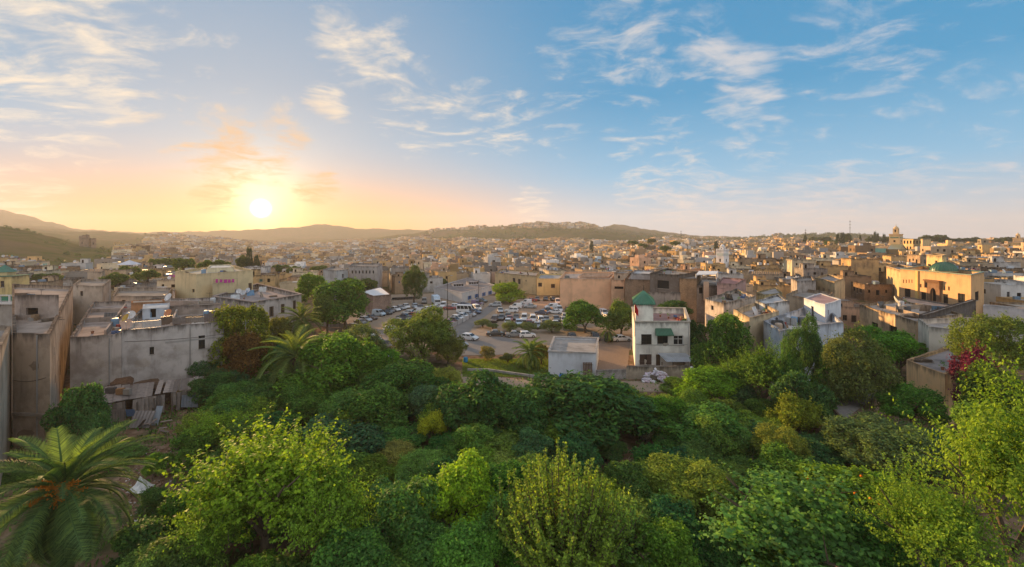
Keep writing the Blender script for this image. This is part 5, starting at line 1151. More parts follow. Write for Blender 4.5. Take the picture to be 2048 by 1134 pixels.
WG = [.17, .19, .15, .15, .13, .13, .05, .015, .015]
WR = [.32, .22, .17, .08, .08, .08, .04, .005, .005]
def zone_h(u, y): 
    if u > 1380 and y > 330: return random.uniform(3.2, 6.0) + (random.random() < .06) * random.uniform(1, 2)
    return random.uniform(4.6, 8.6) + (random.random() < .10) * random.uniform(1.5, 3.5)
near_n = 285; ROOFS = []; LMH = landmarks(lambda o: o['category'] in ('house', 'minaret', 'palace', 'madrasa', 'hall', 'store', 'wall', 'pavilion', 'ruin') and o.location.y > 70)
for k, (y, u, x, c, rt) in enumerate(cells[:near_n]):
    zb = th(x, y); ci = random.choices(range(len(TINTS)), WR if u > 1400 else WG)[0]; nm, col = TINTS[ci]; j = random.uniform(.82, 1.12); col = tuple(v * j for v in col)
    h = zone_h(u, y)
    if y < 150 and u > 1450: h *= .85
    z1 = zb + h; par = random.choice((.5, .8, 1.1)); mat = random.choices((PLASTER, CLEAN, GRIMY, BRICK), (.45, .25, .2, .1))[0]
    wins = []
    for i in range(4):
        if facing(c, i) < .12: continue
        L = edge_frame(c, i)[3]; nfl = 1 if h < 7 else 2
        for fl in range(nfl):
            for q in range(random.randint(0, 3)):
                uu = L * (.14 + .28 * q) + random.uniform(-.3, .3); zt_ = z1 - par - .7 - 3.0 * fl - random.uniform(0, .3); ww = random.choice((.6, .9, 1.1)); hw = random.choice((.9, 1.3, 1.6))
                if uu + ww < L - .5 and zt_ - hw > zb + 1: wins.append((i, 'uz', uu, uu + ww, zt_ - hw, zt_, random.choice(('hole', 'hole', 'casement', 'shutter')) if y < 190 else 'hole', random.choice((BRN, BRN, BLU, GRY, GRN))))
    hut = random.random() < .45; white = random.random() < .12
    feat = 'with roof hut' if hut else ('with windowless walls' if not wins else 'with bare flat roof')
    feat2 = {PLASTER: 'stained', CLEAN: 'lime-washed', GRIMY: 'grimy', BRICK: 'rough brick'}[mat]
    r = building('town_house', '%s %s town house %s %s' % (feat2, nm, feat, beside(x, y, LMH).replace('beside', 'near')), c, zb - 1.5, z1, col, random.choice(((.32, .29, .26), (.40, .36, .31), (.26, .24, .22), (.46, .40, .34))) if not white else (.58, .58, .58), par=par, t=.25, wins=wins, mat=mat, group='houses of the old town', jit=.035)
    if hut:
        f = random.choice((.22, .75)); q = Vector(c[0]).lerp(Vector(c[2]), f); hc = rect(q.x, q.y, random.uniform(2.4, 3.6), random.uniform(2.2, 3.2), rt); hz = z1 - par + random.uniform(2.1, 2.8)
        shell(r, hc, z1 - par - .05, hz, vary(random, .85, 1.15, col), (.36, .33, .3), par=.15, t=.2, mat=mat, names=('stair_hut', 'hut_roof'), jit=0,
              ops={i: [(.5, 1.25, z1 - par + .05, z1 - par + 1.85)] for i in range(4) if facing(hc, i) > .3})
        for i in range(4):
            if facing(hc, i) > .3: opening(r, hc, i, (.5, 1.25, z1 - par + .05, z1 - par + 1.85), 'hole', BRN)
    ROOFS.append((x, y, z1 - par, rt, c, z1))
    for q in range(random.randint(1, 4)):                                                     # half walls, benches and sheds of the terrace
        p = Vector(c[0]).lerp(Vector(c[1]), random.uniform(.15, .85)).lerp(Vector(c[3]).lerp(Vector(c[2]), random.uniform(.15, .85)), random.uniform(.15, .85)); s = random.uniform(.7, 2.2)
        MB().prism(rect(p.x, p.y, s, random.uniform(.25, 1.5), rt), z1 - par - .02, z1 - par + random.uniform(.5, 1.5)).build('terrace_wall', random.choice((mat, TIN, PAINT, WOOD)), r, random.choice((col, (.14, .12, .11), (.5, .48, .46), (.3, .24, .19), (.16, .24, .32), (.58, .58, .58))))
# the rest of the town: thousands of houses that nobody could pick apart
V, Fs, TI = [], [], []
def far_house(c, z0, z1, col, rcol, par, wn):
    k = len(V); ic = inset(c, .45)
    V.extend([(*p, z0) for p in c]); V.extend([(*p, z1) for p in c]); V.extend([(*p, z1) for p in ic]); V.extend([(*p, z1 - par) for p in ic])
    for i in range(4):
        j = (i + 1) % 4
        Fs.extend([(k + i, k + j, k + 4 + j, k + 4 + i), (k + 4 + i, k + 4 + j, k + 8 + j, k + 8 + i), (k + 8 + i, k + 8 + j, k + 12 + j, k + 12 + i)]); TI.extend([col] * 3)
    Fs.append((k + 12, k + 13, k + 14, k + 15)); TI.append(rcol)
    for i in range(4):
        if facing(c, i) < .1: continue
        a_, ex2, n2, L = edge_frame(c, i)
        for q in range(wn):
            uu = random.uniform(.8, max(.9, L - 1.8)); zt_ = z1 - par - random.choice((.8, 3.6)) ; w_ = random.uniform(.6, 1.2)
            if zt_ - 1.4 < z0 + 1: continue
            k = len(V)
            for d_ in (.02, .04):
                for (s, z) in ((uu, zt_ - 1.3), (uu + w_, zt_ - 1.3), (uu + w_, zt_), (uu, zt_)):
                    p = a_ + ex2 * s + n2 * d_; V.append((p.x, p.y, z))
            Fs.extend([(k + 4, k + 5, k + 6, k + 7), (k, k + 1, k + 5, k + 4), (k + 2, k + 3, k + 7, k + 6)]); TI.extend([(.02, .018, .015)] * 3)
for (y, u, x, c, rt) in cells[near_n:]:
    zb = th(x, y); nm, col = TINTS[random.choices(range(len(TINTS)), WR if u > 1400 else WG)[0]]; j = random.uniform(.42, 1.18)
    col = tuple(v * j for v in col); h = zone_h(u, y) * (1.0 if y < 560 else 1.15); rc = random.choice(((.30, .27, .25), (.38, .34, .30), (.24, .22, .2), (.5, .45, .4), (.34, .3, .28)))
    if random.random() < .05: rc = random.choice(((.62, .62, .62), (.2, .36, .48), (.4, .2, .15)))
    z1 = zb + h; far_house(c, zb - 3, z1, col, rc, random.choice((.6, 1.0)), 3 if y < 420 else 2 if y < 800 else 1)
    if random.random() < .55:
        f = random.choice((.25, .72)); q = Vector(c[0]).lerp(Vector(c[2]), f); s = random.uniform(2.4, 5.0)
        far_house(rect(q.x, q.y, s, s * .8, rt), z1 - 1, z1 + random.uniform(1.2, 2.8), vary(random, .8, 1.2, col), rc, .2, 1)
    for q in range(random.randint(1, 4) if y < 620 else random.randint(0, 2)):                 # tanks, sheds, screens, half walls
        p = Vector(c[0]).lerp(Vector(c[1]), random.uniform(.12, .88)).lerp(Vector(c[3]).lerp(Vector(c[2]), random.uniform(.12, .88)), random.uniform(.1, .9)); s = random.uniform(.5, 1.6)
        far_house(rect(p.x, p.y, s, s * random.uniform(.3, 2.2), rt), z1 - 1, z1 + random.uniform(-.1, 1.1), random.choice(((.12, .11, .1), (.55, .53, .5), (.3, .25, .2), (.45, .35, .25), (.16, .13, .11), (.62, .62, .64))), (.3, .28, .26), .05, 0)
# suburbs on the hills: sparser, looser rows
sub = []
for _ in range(5200):
    y = random.uniform(900, 1850); u = random.uniform(300, 1560); x = (u - 1024) / F * y; z = th(x, y)
    w = math.sin(x * .012 + 2) * math.sin(y * .01) + .5 * math.sin(x * .03) - .1
    if 860 < u < 1330: ok = (z > 62 and u < 1215 and w > -.6) or (w > .7 and u < 1000)
    elif u < 860: ok = y < 1500 and (w > -.45 or y < 1200) and u > 330 + 60 * math.sin(y * .011) + random.uniform(-60, 60)
    else: ok = w > .2 and y > 1150
    if ok: sub.append((x, y, z))
for (x, y, z) in sub:
    nm, col = TINTS[random.choices(range(len(TINTS)), WG)[0]]; j = random.uniform(.7, 1.1); s = random.uniform(8, 16)
    far_house(rect(x, y, s, s * random.uniform(.6, 1), random.uniform(0, 1.5)), z - 4, z + random.uniform(4, 9), tuple(v * j for v in col), (.4, .37, .33), .5, 1)
me = mesh('distant_town', V, Fs); at = me.attributes.new('tint', 'FLOAT_COLOR', 'FACE'); at.data.foreach_set('color', np.array([(*c, 1.0) for c in TI], 'f').ravel())
m_, t_, b_ = material('distant_plaster'); an_ = t_.n('ShaderNodeAttribute'); an_.attribute_name = 'tint'; P = pos(t_)
c = t_.mix(t_.m('MULTIPLY', t_.ss(t_.noise(P, .35, 5, .6), .45, .7), .6), an_.outputs[0], t_.mix(.6, an_.outputs[0], (.08, .07, .06)))
c = t_.mix(t_.m('MULTIPLY', t_.ss(t_.noise(mapped(t_, P, (1.2, 1.2, .2)), 1.0, 4, .6), .55, .75), .55), c, (.07, .06, .05))
t_.put(b_.inputs['Base Color'], c); b_.inputs['Roughness'].default_value = .92; FARP = m_
tag(link('distant_town', me, FARP), 'packed flat-roofed houses of the far old town and suburbs', 'town', kind='stuff')
print('cells', len(cells), 'suburb', len(sub), 'far tris', len(Fs) * 2)

# ------------------------------------------------------------------ dishes, tanks and washing on the roofs
DR = [(.0, .16), (.18, .135), (.34, .08), (.45, 0)]
def dish_proto():
    r = empty('satellite_dish', (0, 0, 0)); mb = MB()
    mb.tube([(0, 0, 0), (0, 0, .9)], [.035, .03], 6); mb.build('mast', PAINT, r, (.35, .34, .33))
    n = 18; v, f = [], []
    for (rr, dd) in DR:
        for j in range(n): q = 2 * math.pi * j / n; v.append((rr * math.cos(q) * 1.0, dd, rr * math.sin(q) * 1.08))
    for i in range(len(DR) - 1):
        for j in range(n): f.append((i * n + j, i * n + (j + 1) % n, (i + 1) * n + (j + 1) % n, (i + 1) * n + j))
    f.append(tuple(range(n)))
    M = Matrix.Rotation(R(-32), 3, 'X'); v = [tuple(M @ Vector(p) + Vector((0, -.12, 1.0))) for p in v]
    d = link('reflector', mesh('reflector', v, f, True), PAINT, r, (.62, .61, .6))
    mb = MB(); tip = M @ Vector((0, -.50, .0)) + Vector((0, -.12, 1.0)); bt = M @ Vector((0, .0, -.46)) + Vector((0, -.12, 1.0))
    mb.tube([bt, tip], [.018, .018], 5); mb.box(tip, (.07, .12, .07)); link('feed_arm', mesh('feed_arm', mb.v, mb.f), PAINT, r, (.3, .3, .3))
    return r
DP = dish_proto(); first = [True]
def dish(x, y, z, rz, label, group, s=1.0, col=None):
    r = DP if first[0] else copy_tree(DP); first[0] = False
    r.location = (x, y, z); r.rotation_euler = (0, 0, rz); r.scale = (s, s, s); tag(r, label, 'satellite dish', group)
    if col:
        for ch in r.children:
            if ch.name.startswith('reflector'): ch.color = (*col, 1)
    return r
bpy.context.view_layer.update(); DG_ = bpy.context.evaluated_depsgraph_get()
def roof_at(x, y):
    hit, p, *_ = sc.ray_cast(DG_, (x, y, 60), (0, 0, -1)); return p.z if hit else 0.0
for (x, y, d, s, col, lab) in ((262, 627, 71, 1.5, None, 'large white satellite dish on the long blank-walled house'), (253, 633, 69, 1.4, (.55, .36, .08), 'rusty yellow satellite dish on the long blank-walled house'), (255, 662, 61, 1.5, (.5, .34, .26), 'faded pink satellite dish at the edge of the long blank-walled house'),
                               (338, 598, 76, 1.5, None, 'white satellite dish above an orange one on the blank-walled house'), (337, 603, 72, 1.3, (.55, .22, .10), 'orange satellite dish on the long blank-walled house'), (47, 553, 104, 1.9, None, 'satellite dish on the terrace by the green kiosk house'),
                               (209, 553, 140, 2.0, None, 'grey satellite dish beside the crenellated tower'), (478, 602, 106, 1.4, None, 'satellite dish on the terraced house roof'), (486, 606, 104, 1.3, (.5, .5, .5), 'grey satellite dish on the terraced house roof'), (496, 594, 108, 1.4, (.6, .6, .62), 'pale satellite dish by the stair hut of the terraced house'),
                               (1792, 614, 86, 2.2, (.66, .62, .52), 'big round satellite dish on the eroded arched house'), (1848, 624, 96, 1.5, None, 'white satellite dish by the black stained parapet'), (1862, 621, 99, 1.4, None, 'second white satellite dish by the black stained parapet')):
    q = px(x, d); dish(q[0], q[1], roof_at(*q), R(random.uniform(-30, 60)), lab, None, s, col)
for (x, y, zr, rt, c, z1) in ROOFS:
    for q in range(random.choices((0, 1, 2), (.42, .38, .2))[0]):
        p = Vector(c[0]).lerp(Vector(c[1]), random.uniform(.15, .85)).lerp(Vector((x, y)), random.uniform(.25, .6))
        dish(p.x, p.y, zr, R(random.uniform(10, 50)), 'small satellite dish on a town house roof ' + beside(p.x, p.y, LMH).replace('beside', 'near'), 'satellite dishes on the town roofs', random.uniform(.85, 1.35), random.choice((None, None, (.5, .49, .47), (.42, .36, .3))))
def washing(x, y, z, rz, n, label, cols):
    r = empty('washing_line', (x, y, z), label, 'washing line', 'washing lines on the roofs'); ca, sa = math.cos(rz), math.sin(rz); L = n * .9 + .6
    f = lambda t, h: (x + ca * t, y + sa * t, z + h)
    MB().tube([f(0, 0), f(0, 1.9)], [.04, .03], 6).build('pole', WOOD, r, BRN); MB().tube([f(L, 0), f(L, 1.9)], [.04, .03], 6).build('pole', WOOD, r, BRN)
    MB().tube([f(L * t, 1.8 - .15 * math.sin(math.pi * t)) for t in np.linspace(0, 1, 7)], [.012] * 7, 4).build('line', IRON, r)
    for k in range(n):
        t = .35 + k * .9; h = 1.78 - .15 * math.sin(math.pi * t / L); w, ln = random.uniform(.5, .8), random.uniform(.6, 1.2); mb = MB(); N = 5
        for s in range(N):
            p0, p1 = t + w * s / N, t + w * (s + 1) / N; o0, o1 = .05 * math.sin(s * 2.3), .05 * math.sin((s + 1) * 2.3)
            a_, b_2 = f(p0, h), f(p1, h); mb.quad(a_, b_2, (b_2[0] - sa * o1, b_2[1] + ca * o1, h + z - ln), (a_[0] - sa * o0, a_[1] + ca * o0, h + z - ln))
        mb.build('garment', CLOTH, r, random.choice(cols))
WC = [(.6, .58, .55), (.35, .08, .1), (.12, .18, .4), (.5, .3, .1), (.45, .1, .3), (.2, .35, .3)]
q = px(428, 106.8); washing(q[0], q[1], 10.5, .25, 5, 'line of pink and purple washing on the yellow house balcony', [(.5, .06, .28), (.35, .05, .3), (.55, .5, .5)])
for (x, y, zr, rt, c, z1) in ROOFS[::11]:
    washing(x - 2.2, y - 1, zr, rt, 4, 'line of washing strung across a town house roof ' + beside(x, y, LMH).replace('beside', 'near'), WC)
# satellite-town clutter too small to name: boxes, tanks and screens on the near roofs belong to their houses
# ------------------------------------------------------------------ trees of the town and skyline
def ttree(name, label, x, ytop, h, w, d, kind, color, group):
    cx, cy = px(x, d); zt = zz(ytop, d); z0 = min(th(cx, cy), zt - h); r = empty(name, (cx, cy, z0), label, 'tree', group)
    ks = CR[kind]; i = CRK.get(kind, 0); CRK[kind] = i + 1
    o = link('crown', ks[i % len(ks)], None, r, color); o.location = (0, 0, zt - h / 2 - z0); o.scale = (w / 2, w / 2, h / 2); o.rotation_euler = (0, 0, random.uniform(0, 6))
    trunk_mb(r, max(1, zt - h * .7 - z0), .25 + w * .02, w / 2, zt - z0, int(x), 3).build('trunk', BARK, r, smooth=True)
DK = (.022, .034, .018)
for (x, yt, h, w, d, k) in ((498, 494, 14, 5, 200, 'cypress'), (486, 511, 9, 7, 205, 'far'), (514, 510, 9, 5, 202, 'cypress'), (1183, 481, 11, 6, 430, 'cypress'), (1303, 476, 9, 12, 520, 'far'), (1610, 470, 15, 9, 520, 'cypress'), (1676, 468, 14, 8, 480, 'cypress'), (1685, 465, 15, 8, 485, 'cypress'),
                            (1696, 467, 13, 10, 490, 'far'), (1713, 478, 9, 8, 500, 'far'), (1738, 473, 11, 8, 510, 'far'), (1750, 463, 17, 6, 515, 'cypress'), (1755, 466, 16, 6, 518, 'cypress'), (1745, 471, 11, 5, 520, 'cypress'), (1768, 468, 14, 6, 520, 'cypress'), (1775, 472, 11, 8, 522, 'far'), (1760, 475, 9, 12, 525, 'far'),
                            (1857, 469, 12, 20, 500, 'far'), (1870, 471, 10, 14, 505, 'far'), (1882, 468, 12, 13, 508, 'far'), (1890, 472, 10, 12, 510, 'far'), (1905, 476, 8, 12, 512, 'far'), (1918, 476, 8, 10, 514, 'far'), (1935, 475, 8, 12, 500, 'far'), (1952, 474, 9, 13, 505, 'far'), (1985, 478, 8, 12, 500, 'far'), (2003, 475, 9, 14, 480, 'far'), (2018, 473, 9, 13, 470, 'far'), (2045, 478, 7, 12, 470, 'far'), (1432, 482, 8, 6, 420, 'cypress'), (1720, 470, 10, 5, 505, 'cypress'), (1800, 474, 9, 12, 540, 'far'), (1640, 474, 8, 14, 600, 'far'), (1655, 473, 8, 12, 620, 'far'), (1625, 474, 8, 14, 640, 'far')):
    cy_ = k == 'cypress'; w = w * .62 if cy_ else w; h = h * 1.35 if cy_ else h
    ttree('cypress_tree' if cy_ else 'pine_tree', 'dark pointed cypress rising above the town roofs' if cy_ else 'dark round-topped pine above the town roofs', x, yt, h, w, d, k, DK if cy_ else (.05, .06, .025), 'cypresses on the skyline' if cy_ else 'pines on the skyline')
for (x, yt, h, w, d) in ((367, 514, 8, 9, 190), (415, 520, 6, 8, 170), (440, 518, 5, 7, 172), (250, 532, 7, 12, 170), (320, 515, 7, 11, 230), (345, 518, 7, 12, 235), (295, 538, 5, 8, 150), (230, 545, 5, 8, 140), (880, 556, 5, 8, 200), (895, 578, 4, 7, 168), (700, 555, 5, 9, 150), (735, 557, 6, 9, 165), (1600, 505, 7, 10, 300), (1560, 500, 6, 9, 340), (1660, 480, 6, 12, 420), (1330, 491, 6, 11, 380), (1285, 486, 6, 10, 420), (1350, 482, 6, 12, 450), (1265, 480, 7, 14, 500), (1940, 500, 6, 12, 300), (90, 545, 5, 9, 150), (60, 540, 6, 9, 160), (560, 528, 6, 10, 210), (590, 532, 6, 9, 200), (1945, 545, 5, 8, 180), (1760, 560, 4, 6, 160), (640, 530, 6, 10, 230)):
    ttree('town_tree', 'leafy tree growing between the town houses', x, yt, h, w, d, 'far', (.065, .085, .028), 'trees between the town houses')
# woods and scrub on the hills
g = np.random.default_rng(21); B = []
for _ in range(5200):
    y = g.uniform(260, 1900); u = g.uniform(-40, 1750); x = (u - 1024) / F * y; z = th(x, y)
    if u < 270: ok = 230 < y < 700 and math.sin(x * .06) * math.sin(y * .05) + .5 * math.sin(x * .15 + 1) > .45
    elif 850 < u < 1400: ok = y > 1000 and (math.sin(x * .011 + 2.2) + math.sin(y * .009 + x * .004)) > -.7
    elif u > 1400: ok = y > 1050
    else: ok = y > 900 and g.random() < .15
    if ok: B.append((x, y, z, g.uniform(1.2, 3.0) if y < 700 else g.uniform(3, 6)))
B = np.array(B); m = 42; C = np.repeat(B, m, 0); q = sph(g, len(C)); q[:, 2] = np.abs(q[:, 2]) * 1.1
P_ = C[:, :3] + q * C[:, 3:4] * g.uniform(.6, 1.05, (len(C), 1)); ln = C[:, 3] * g.uniform(.35, .6, len(C))
me = leaves('hill_scrub', P_, q + g.normal(size=q.shape) * .4, g.normal(size=q.shape), ln, ln * .7, NEEDLE)
tag(link('hill_scrub', me, None, None, (.04, .055, .024)), 'scrub and woods on the hills round the town', 'scrub', kind='stuff')

# ------------------------------------------------------------------ car park, roads, yard
m_, t_, b_ = material('gravel'); P = pos(t_)
n1 = t_.noise(P, .09, 6, .6); n2 = t_.noise(P, 1.3, 6, .65); n3 = t_.noise(P, .35, 4, .6)
c = t_.mix(n1, (.27, .195, .135), (.38, .30, .23)); c = t_.mix(t_.m('MULTIPLY', t_.ss(n3, .5, .68), .55), c, (.22, .17, .13)); c = t_.mix(t_.m('MULTIPLY', t_.ss(n2, .55, .7), .5), c, (.45, .41, .36))
t_.put(b_.inputs['Base Color'], c); b_.inputs['Roughness'].default_value = .95; bump(t_, b_, n2, .5, .08); GRAVEL = m_
m_, t_, b_ = material('worn_asphalt'); P = pos(t_); n1 = t_.noise(P, .25, 6, .6); n2 = t_.noise(P, 4, 5, .6)
c = t_.mix(n1, (.17, .16, .155), (.30, .28, .26)); c = t_.mix(t_.m('MULTIPLY', n2, .4), c, (.12, .115, .11)); t_.put(b_.inputs['Base Color'], c); b_.inputs['Roughness'].default_value = .85; bump(t_, b_, n2, .3, .03); ASPH = m_
def sheet(name, pts, z, mat, label):
    o = MB().add([(p[0], p[1], z) for p in pts], [tuple(range(len(pts)))]).build(name, mat); tag(o, label, kind='structure'); return o
G2 = lambda *l: [gp(x, y)[:2] for x, y in l]
sheet('car_park', G2((640, 668), (700, 672), (890, 705), (1098, 703), (1262, 700), (1275, 622), (1262, 604), (1130, 600), (1000, 592), (880, 586), (760, 590), (690, 628)), .03, GRAVEL, 'dusty gravel surface of the car park')
sheet('road', G2((890, 668), (905, 712), (1062, 708), (1068, 690), (1000, 672), (965, 672), (935, 668), (955, 645), (985, 622), (1012, 604), (1028, 592), (1008, 590), (985, 606), (962, 622), (930, 640)), .045, ASPH, 'worn grey asphalt road crossing the car park')
sheet('path', G2((900, 748), (960, 750), (1100, 766), (1260, 762), (1380, 768), (1400, 785), (1180, 782), (1040, 778), (940, 772)), .03, GRAVEL, 'sandy footpath along the foot of the verge')
m_, t_, b_ = material('brick_paving'); P = pos(t_); bt = t_.n('ShaderNodeTexBrick'); t_.put(bt.inputs[0], P); bt.inputs['Scale'].default_value = 1.6
bt.inputs[1].default_value = (.30, .22, .17, 1); bt.inputs[2].default_value = (.24, .18, .145, 1); bt.inputs[3].default_value = (.14, .11, .09, 1); bt.inputs['Mortar Size'].default_value = .03
t_.put(b_.inputs['Base Color'], t_.mix(t_.m('MULTIPLY', t_.noise(P, .5, 5), .5), bt.outputs[0], (.18, .15, .125))); PAVE = m_
sheet('paved_yard', [px(1194, 68.2), px(1253, 68.6), px(1262, 100), px(1198, 100)], .05, PAVE, 'brick-paved yard beside the white hut')
kb = MB(); ks = [gp(x, y)[:2] for x, y in ((935, 742), (975, 742), (1010, 747), (1060, 754), (1098, 759))]
for k in range(len(ks) - 1):
    r0, r1 = Vector(ks[k]), Vector(ks[k + 1]); n_ = max(1, int((r1 - r0).length / 1.5))
    for j in range(n_):
        p, q = r0.lerp(r1, j / n_), r0.lerp(r1, (j + .96) / n_); kb.bar((p.x, p.y, .2), (q.x, q.y, .2), .3, .4)
tag(kb.build('kerb', STONE, None, (.36, .33, .3)), 'stone kerb between the grass verge and the footpath', kind='structure')

# ------------------------------------------------------------------ vehicles
m_, t_, b_ = material('car_paint'); c = objcol(t_); dn = t_.noise(pos(t_), 1.3, 4)
t_.put(b_.inputs['Base Color'], t_.mix(t_.m('MULTIPLY', dn, .25), c, (.30, .26, .21))); b_.inputs['Roughness'].default_value = .32; b_.inputs['Coat Weight'].default_value = .4; b_.inputs['Specular IOR Level'].default_value = .5; CARP = m_
m_, t_, b_ = material('car_glass'); b_.inputs['Base Color'].default_value = (.02, .024, .028, 1); b_.inputs['Roughness'].default_value = .08; b_.inputs['Specular IOR Level'].default_value = .6; CARG = m_
m_, t_, b_ = material('tyre'); b_.inputs['Base Color'].default_value = (.02, .02, .02, 1); TYRE = m_
m_, t_, b_ = material('wheel_rim'); b_.inputs['Base Color'].default_value = (.4, .4, .4, 1); b_.inputs['Metallic'].default_value = .7; b_.inputs['Roughness'].default_value = .4; RIM = m_
m_, t_, b_ = material('headlamp'); b_.inputs['Base Color'].default_value = (.7, .7, .68, 1); b_.inputs['Roughness'].default_value = .15; HEADL = m_
m_, t_, b_ = material('tail_lamp'); b_.inputs['Base Color'].default_value = (.35, .015, .012, 1); b_.inputs['Roughness'].default_value = .2; TAILL = m_
def tyre_mesh():
    mb = MB(); n = 14; prof = [(.20, -.1), (.31, -.1), (.33, -.06), (.33, .06), (.31, .1), (.20, .1)]
    for (r, y) in prof:
        for j in range(n): q = 2 * math.pi * j / n; mb.v.append((r * math.cos(q), y, r * math.sin(q)))
    for i in range(5):
        for j in range(n): mb.f.append((i * n + j, i * n + (j + 1) % n, (i + 1) * n + (j + 1) % n, (i + 1) * n + j))
    me = mesh('tyre', mb.v, mb.f, True); me.materials.append(TYRE)
    mb = MB(); mb.v = [(.2 * math.cos(2 * math.pi * j / n), y, .2 * math.sin(2 * math.pi * j / n)) for y in (-.08, .08) for j in range(n)]; mb.f = [tuple(range(n)), tuple(range(n, 2 * n))] + [(j, (j + 1) % n, n + (j + 1) % n, n + j) for j in range(n)]
    m2 = mesh('rim', mb.v, mb.f); m2.materials.append(RIM); return me, m2
TY, RM = tyre_mesh()
# stations: x, z of the upper line, half width there; b = belt height; cabin from rear glass foot, roof rear, roof front, windscreen foot
KINDS = {
 'hatchback': dict(L=3.9, w=.84, belt=.93, cab=(-1.86, -1.5, .15, .95), rh=1.46, hood=.82, nose=.62, tail=.95, wb=(-1.18, 1.22)),
 'saloon':    dict(L=4.4, w=.86, belt=.92, cab=(-1.45, -.8, .25, 1.05), rh=1.42, hood=.84, nose=.64, tail=.98, wb=(-1.32, 1.35)),
 'estate':    dict(L=4.4, w=.87, belt=.98, cab=(-2.05, -1.85, .2, 1.05), rh=1.62, hood=.92, nose=.72, tail=1.0, wb=(-1.3, 1.36)),
 'van':       dict(L=4.2, w=.86, belt=1.05, cab=(-2.05, -2.0, .45, 1.15), rh=1.84, hood=1.0, nose=.75, tail=1.05, wb=(-1.25, 1.35)),
 'minibus':   dict(L=5.9, w=1.0, belt=1.25, cab=(-2.92, -2.88, 1.55, 2.3), rh=2.5, hood=1.2, nose=.85, tail=1.25, wb=(-1.7, 1.95)),
 'pick_up':   dict(L=4.8, w=.88, belt=1.02, cab=(-.15, .0, .9, 1.45), rh=1.72, hood=1.02, nose=.85, tail=1.02, wb=(-1.5, 1.55))}
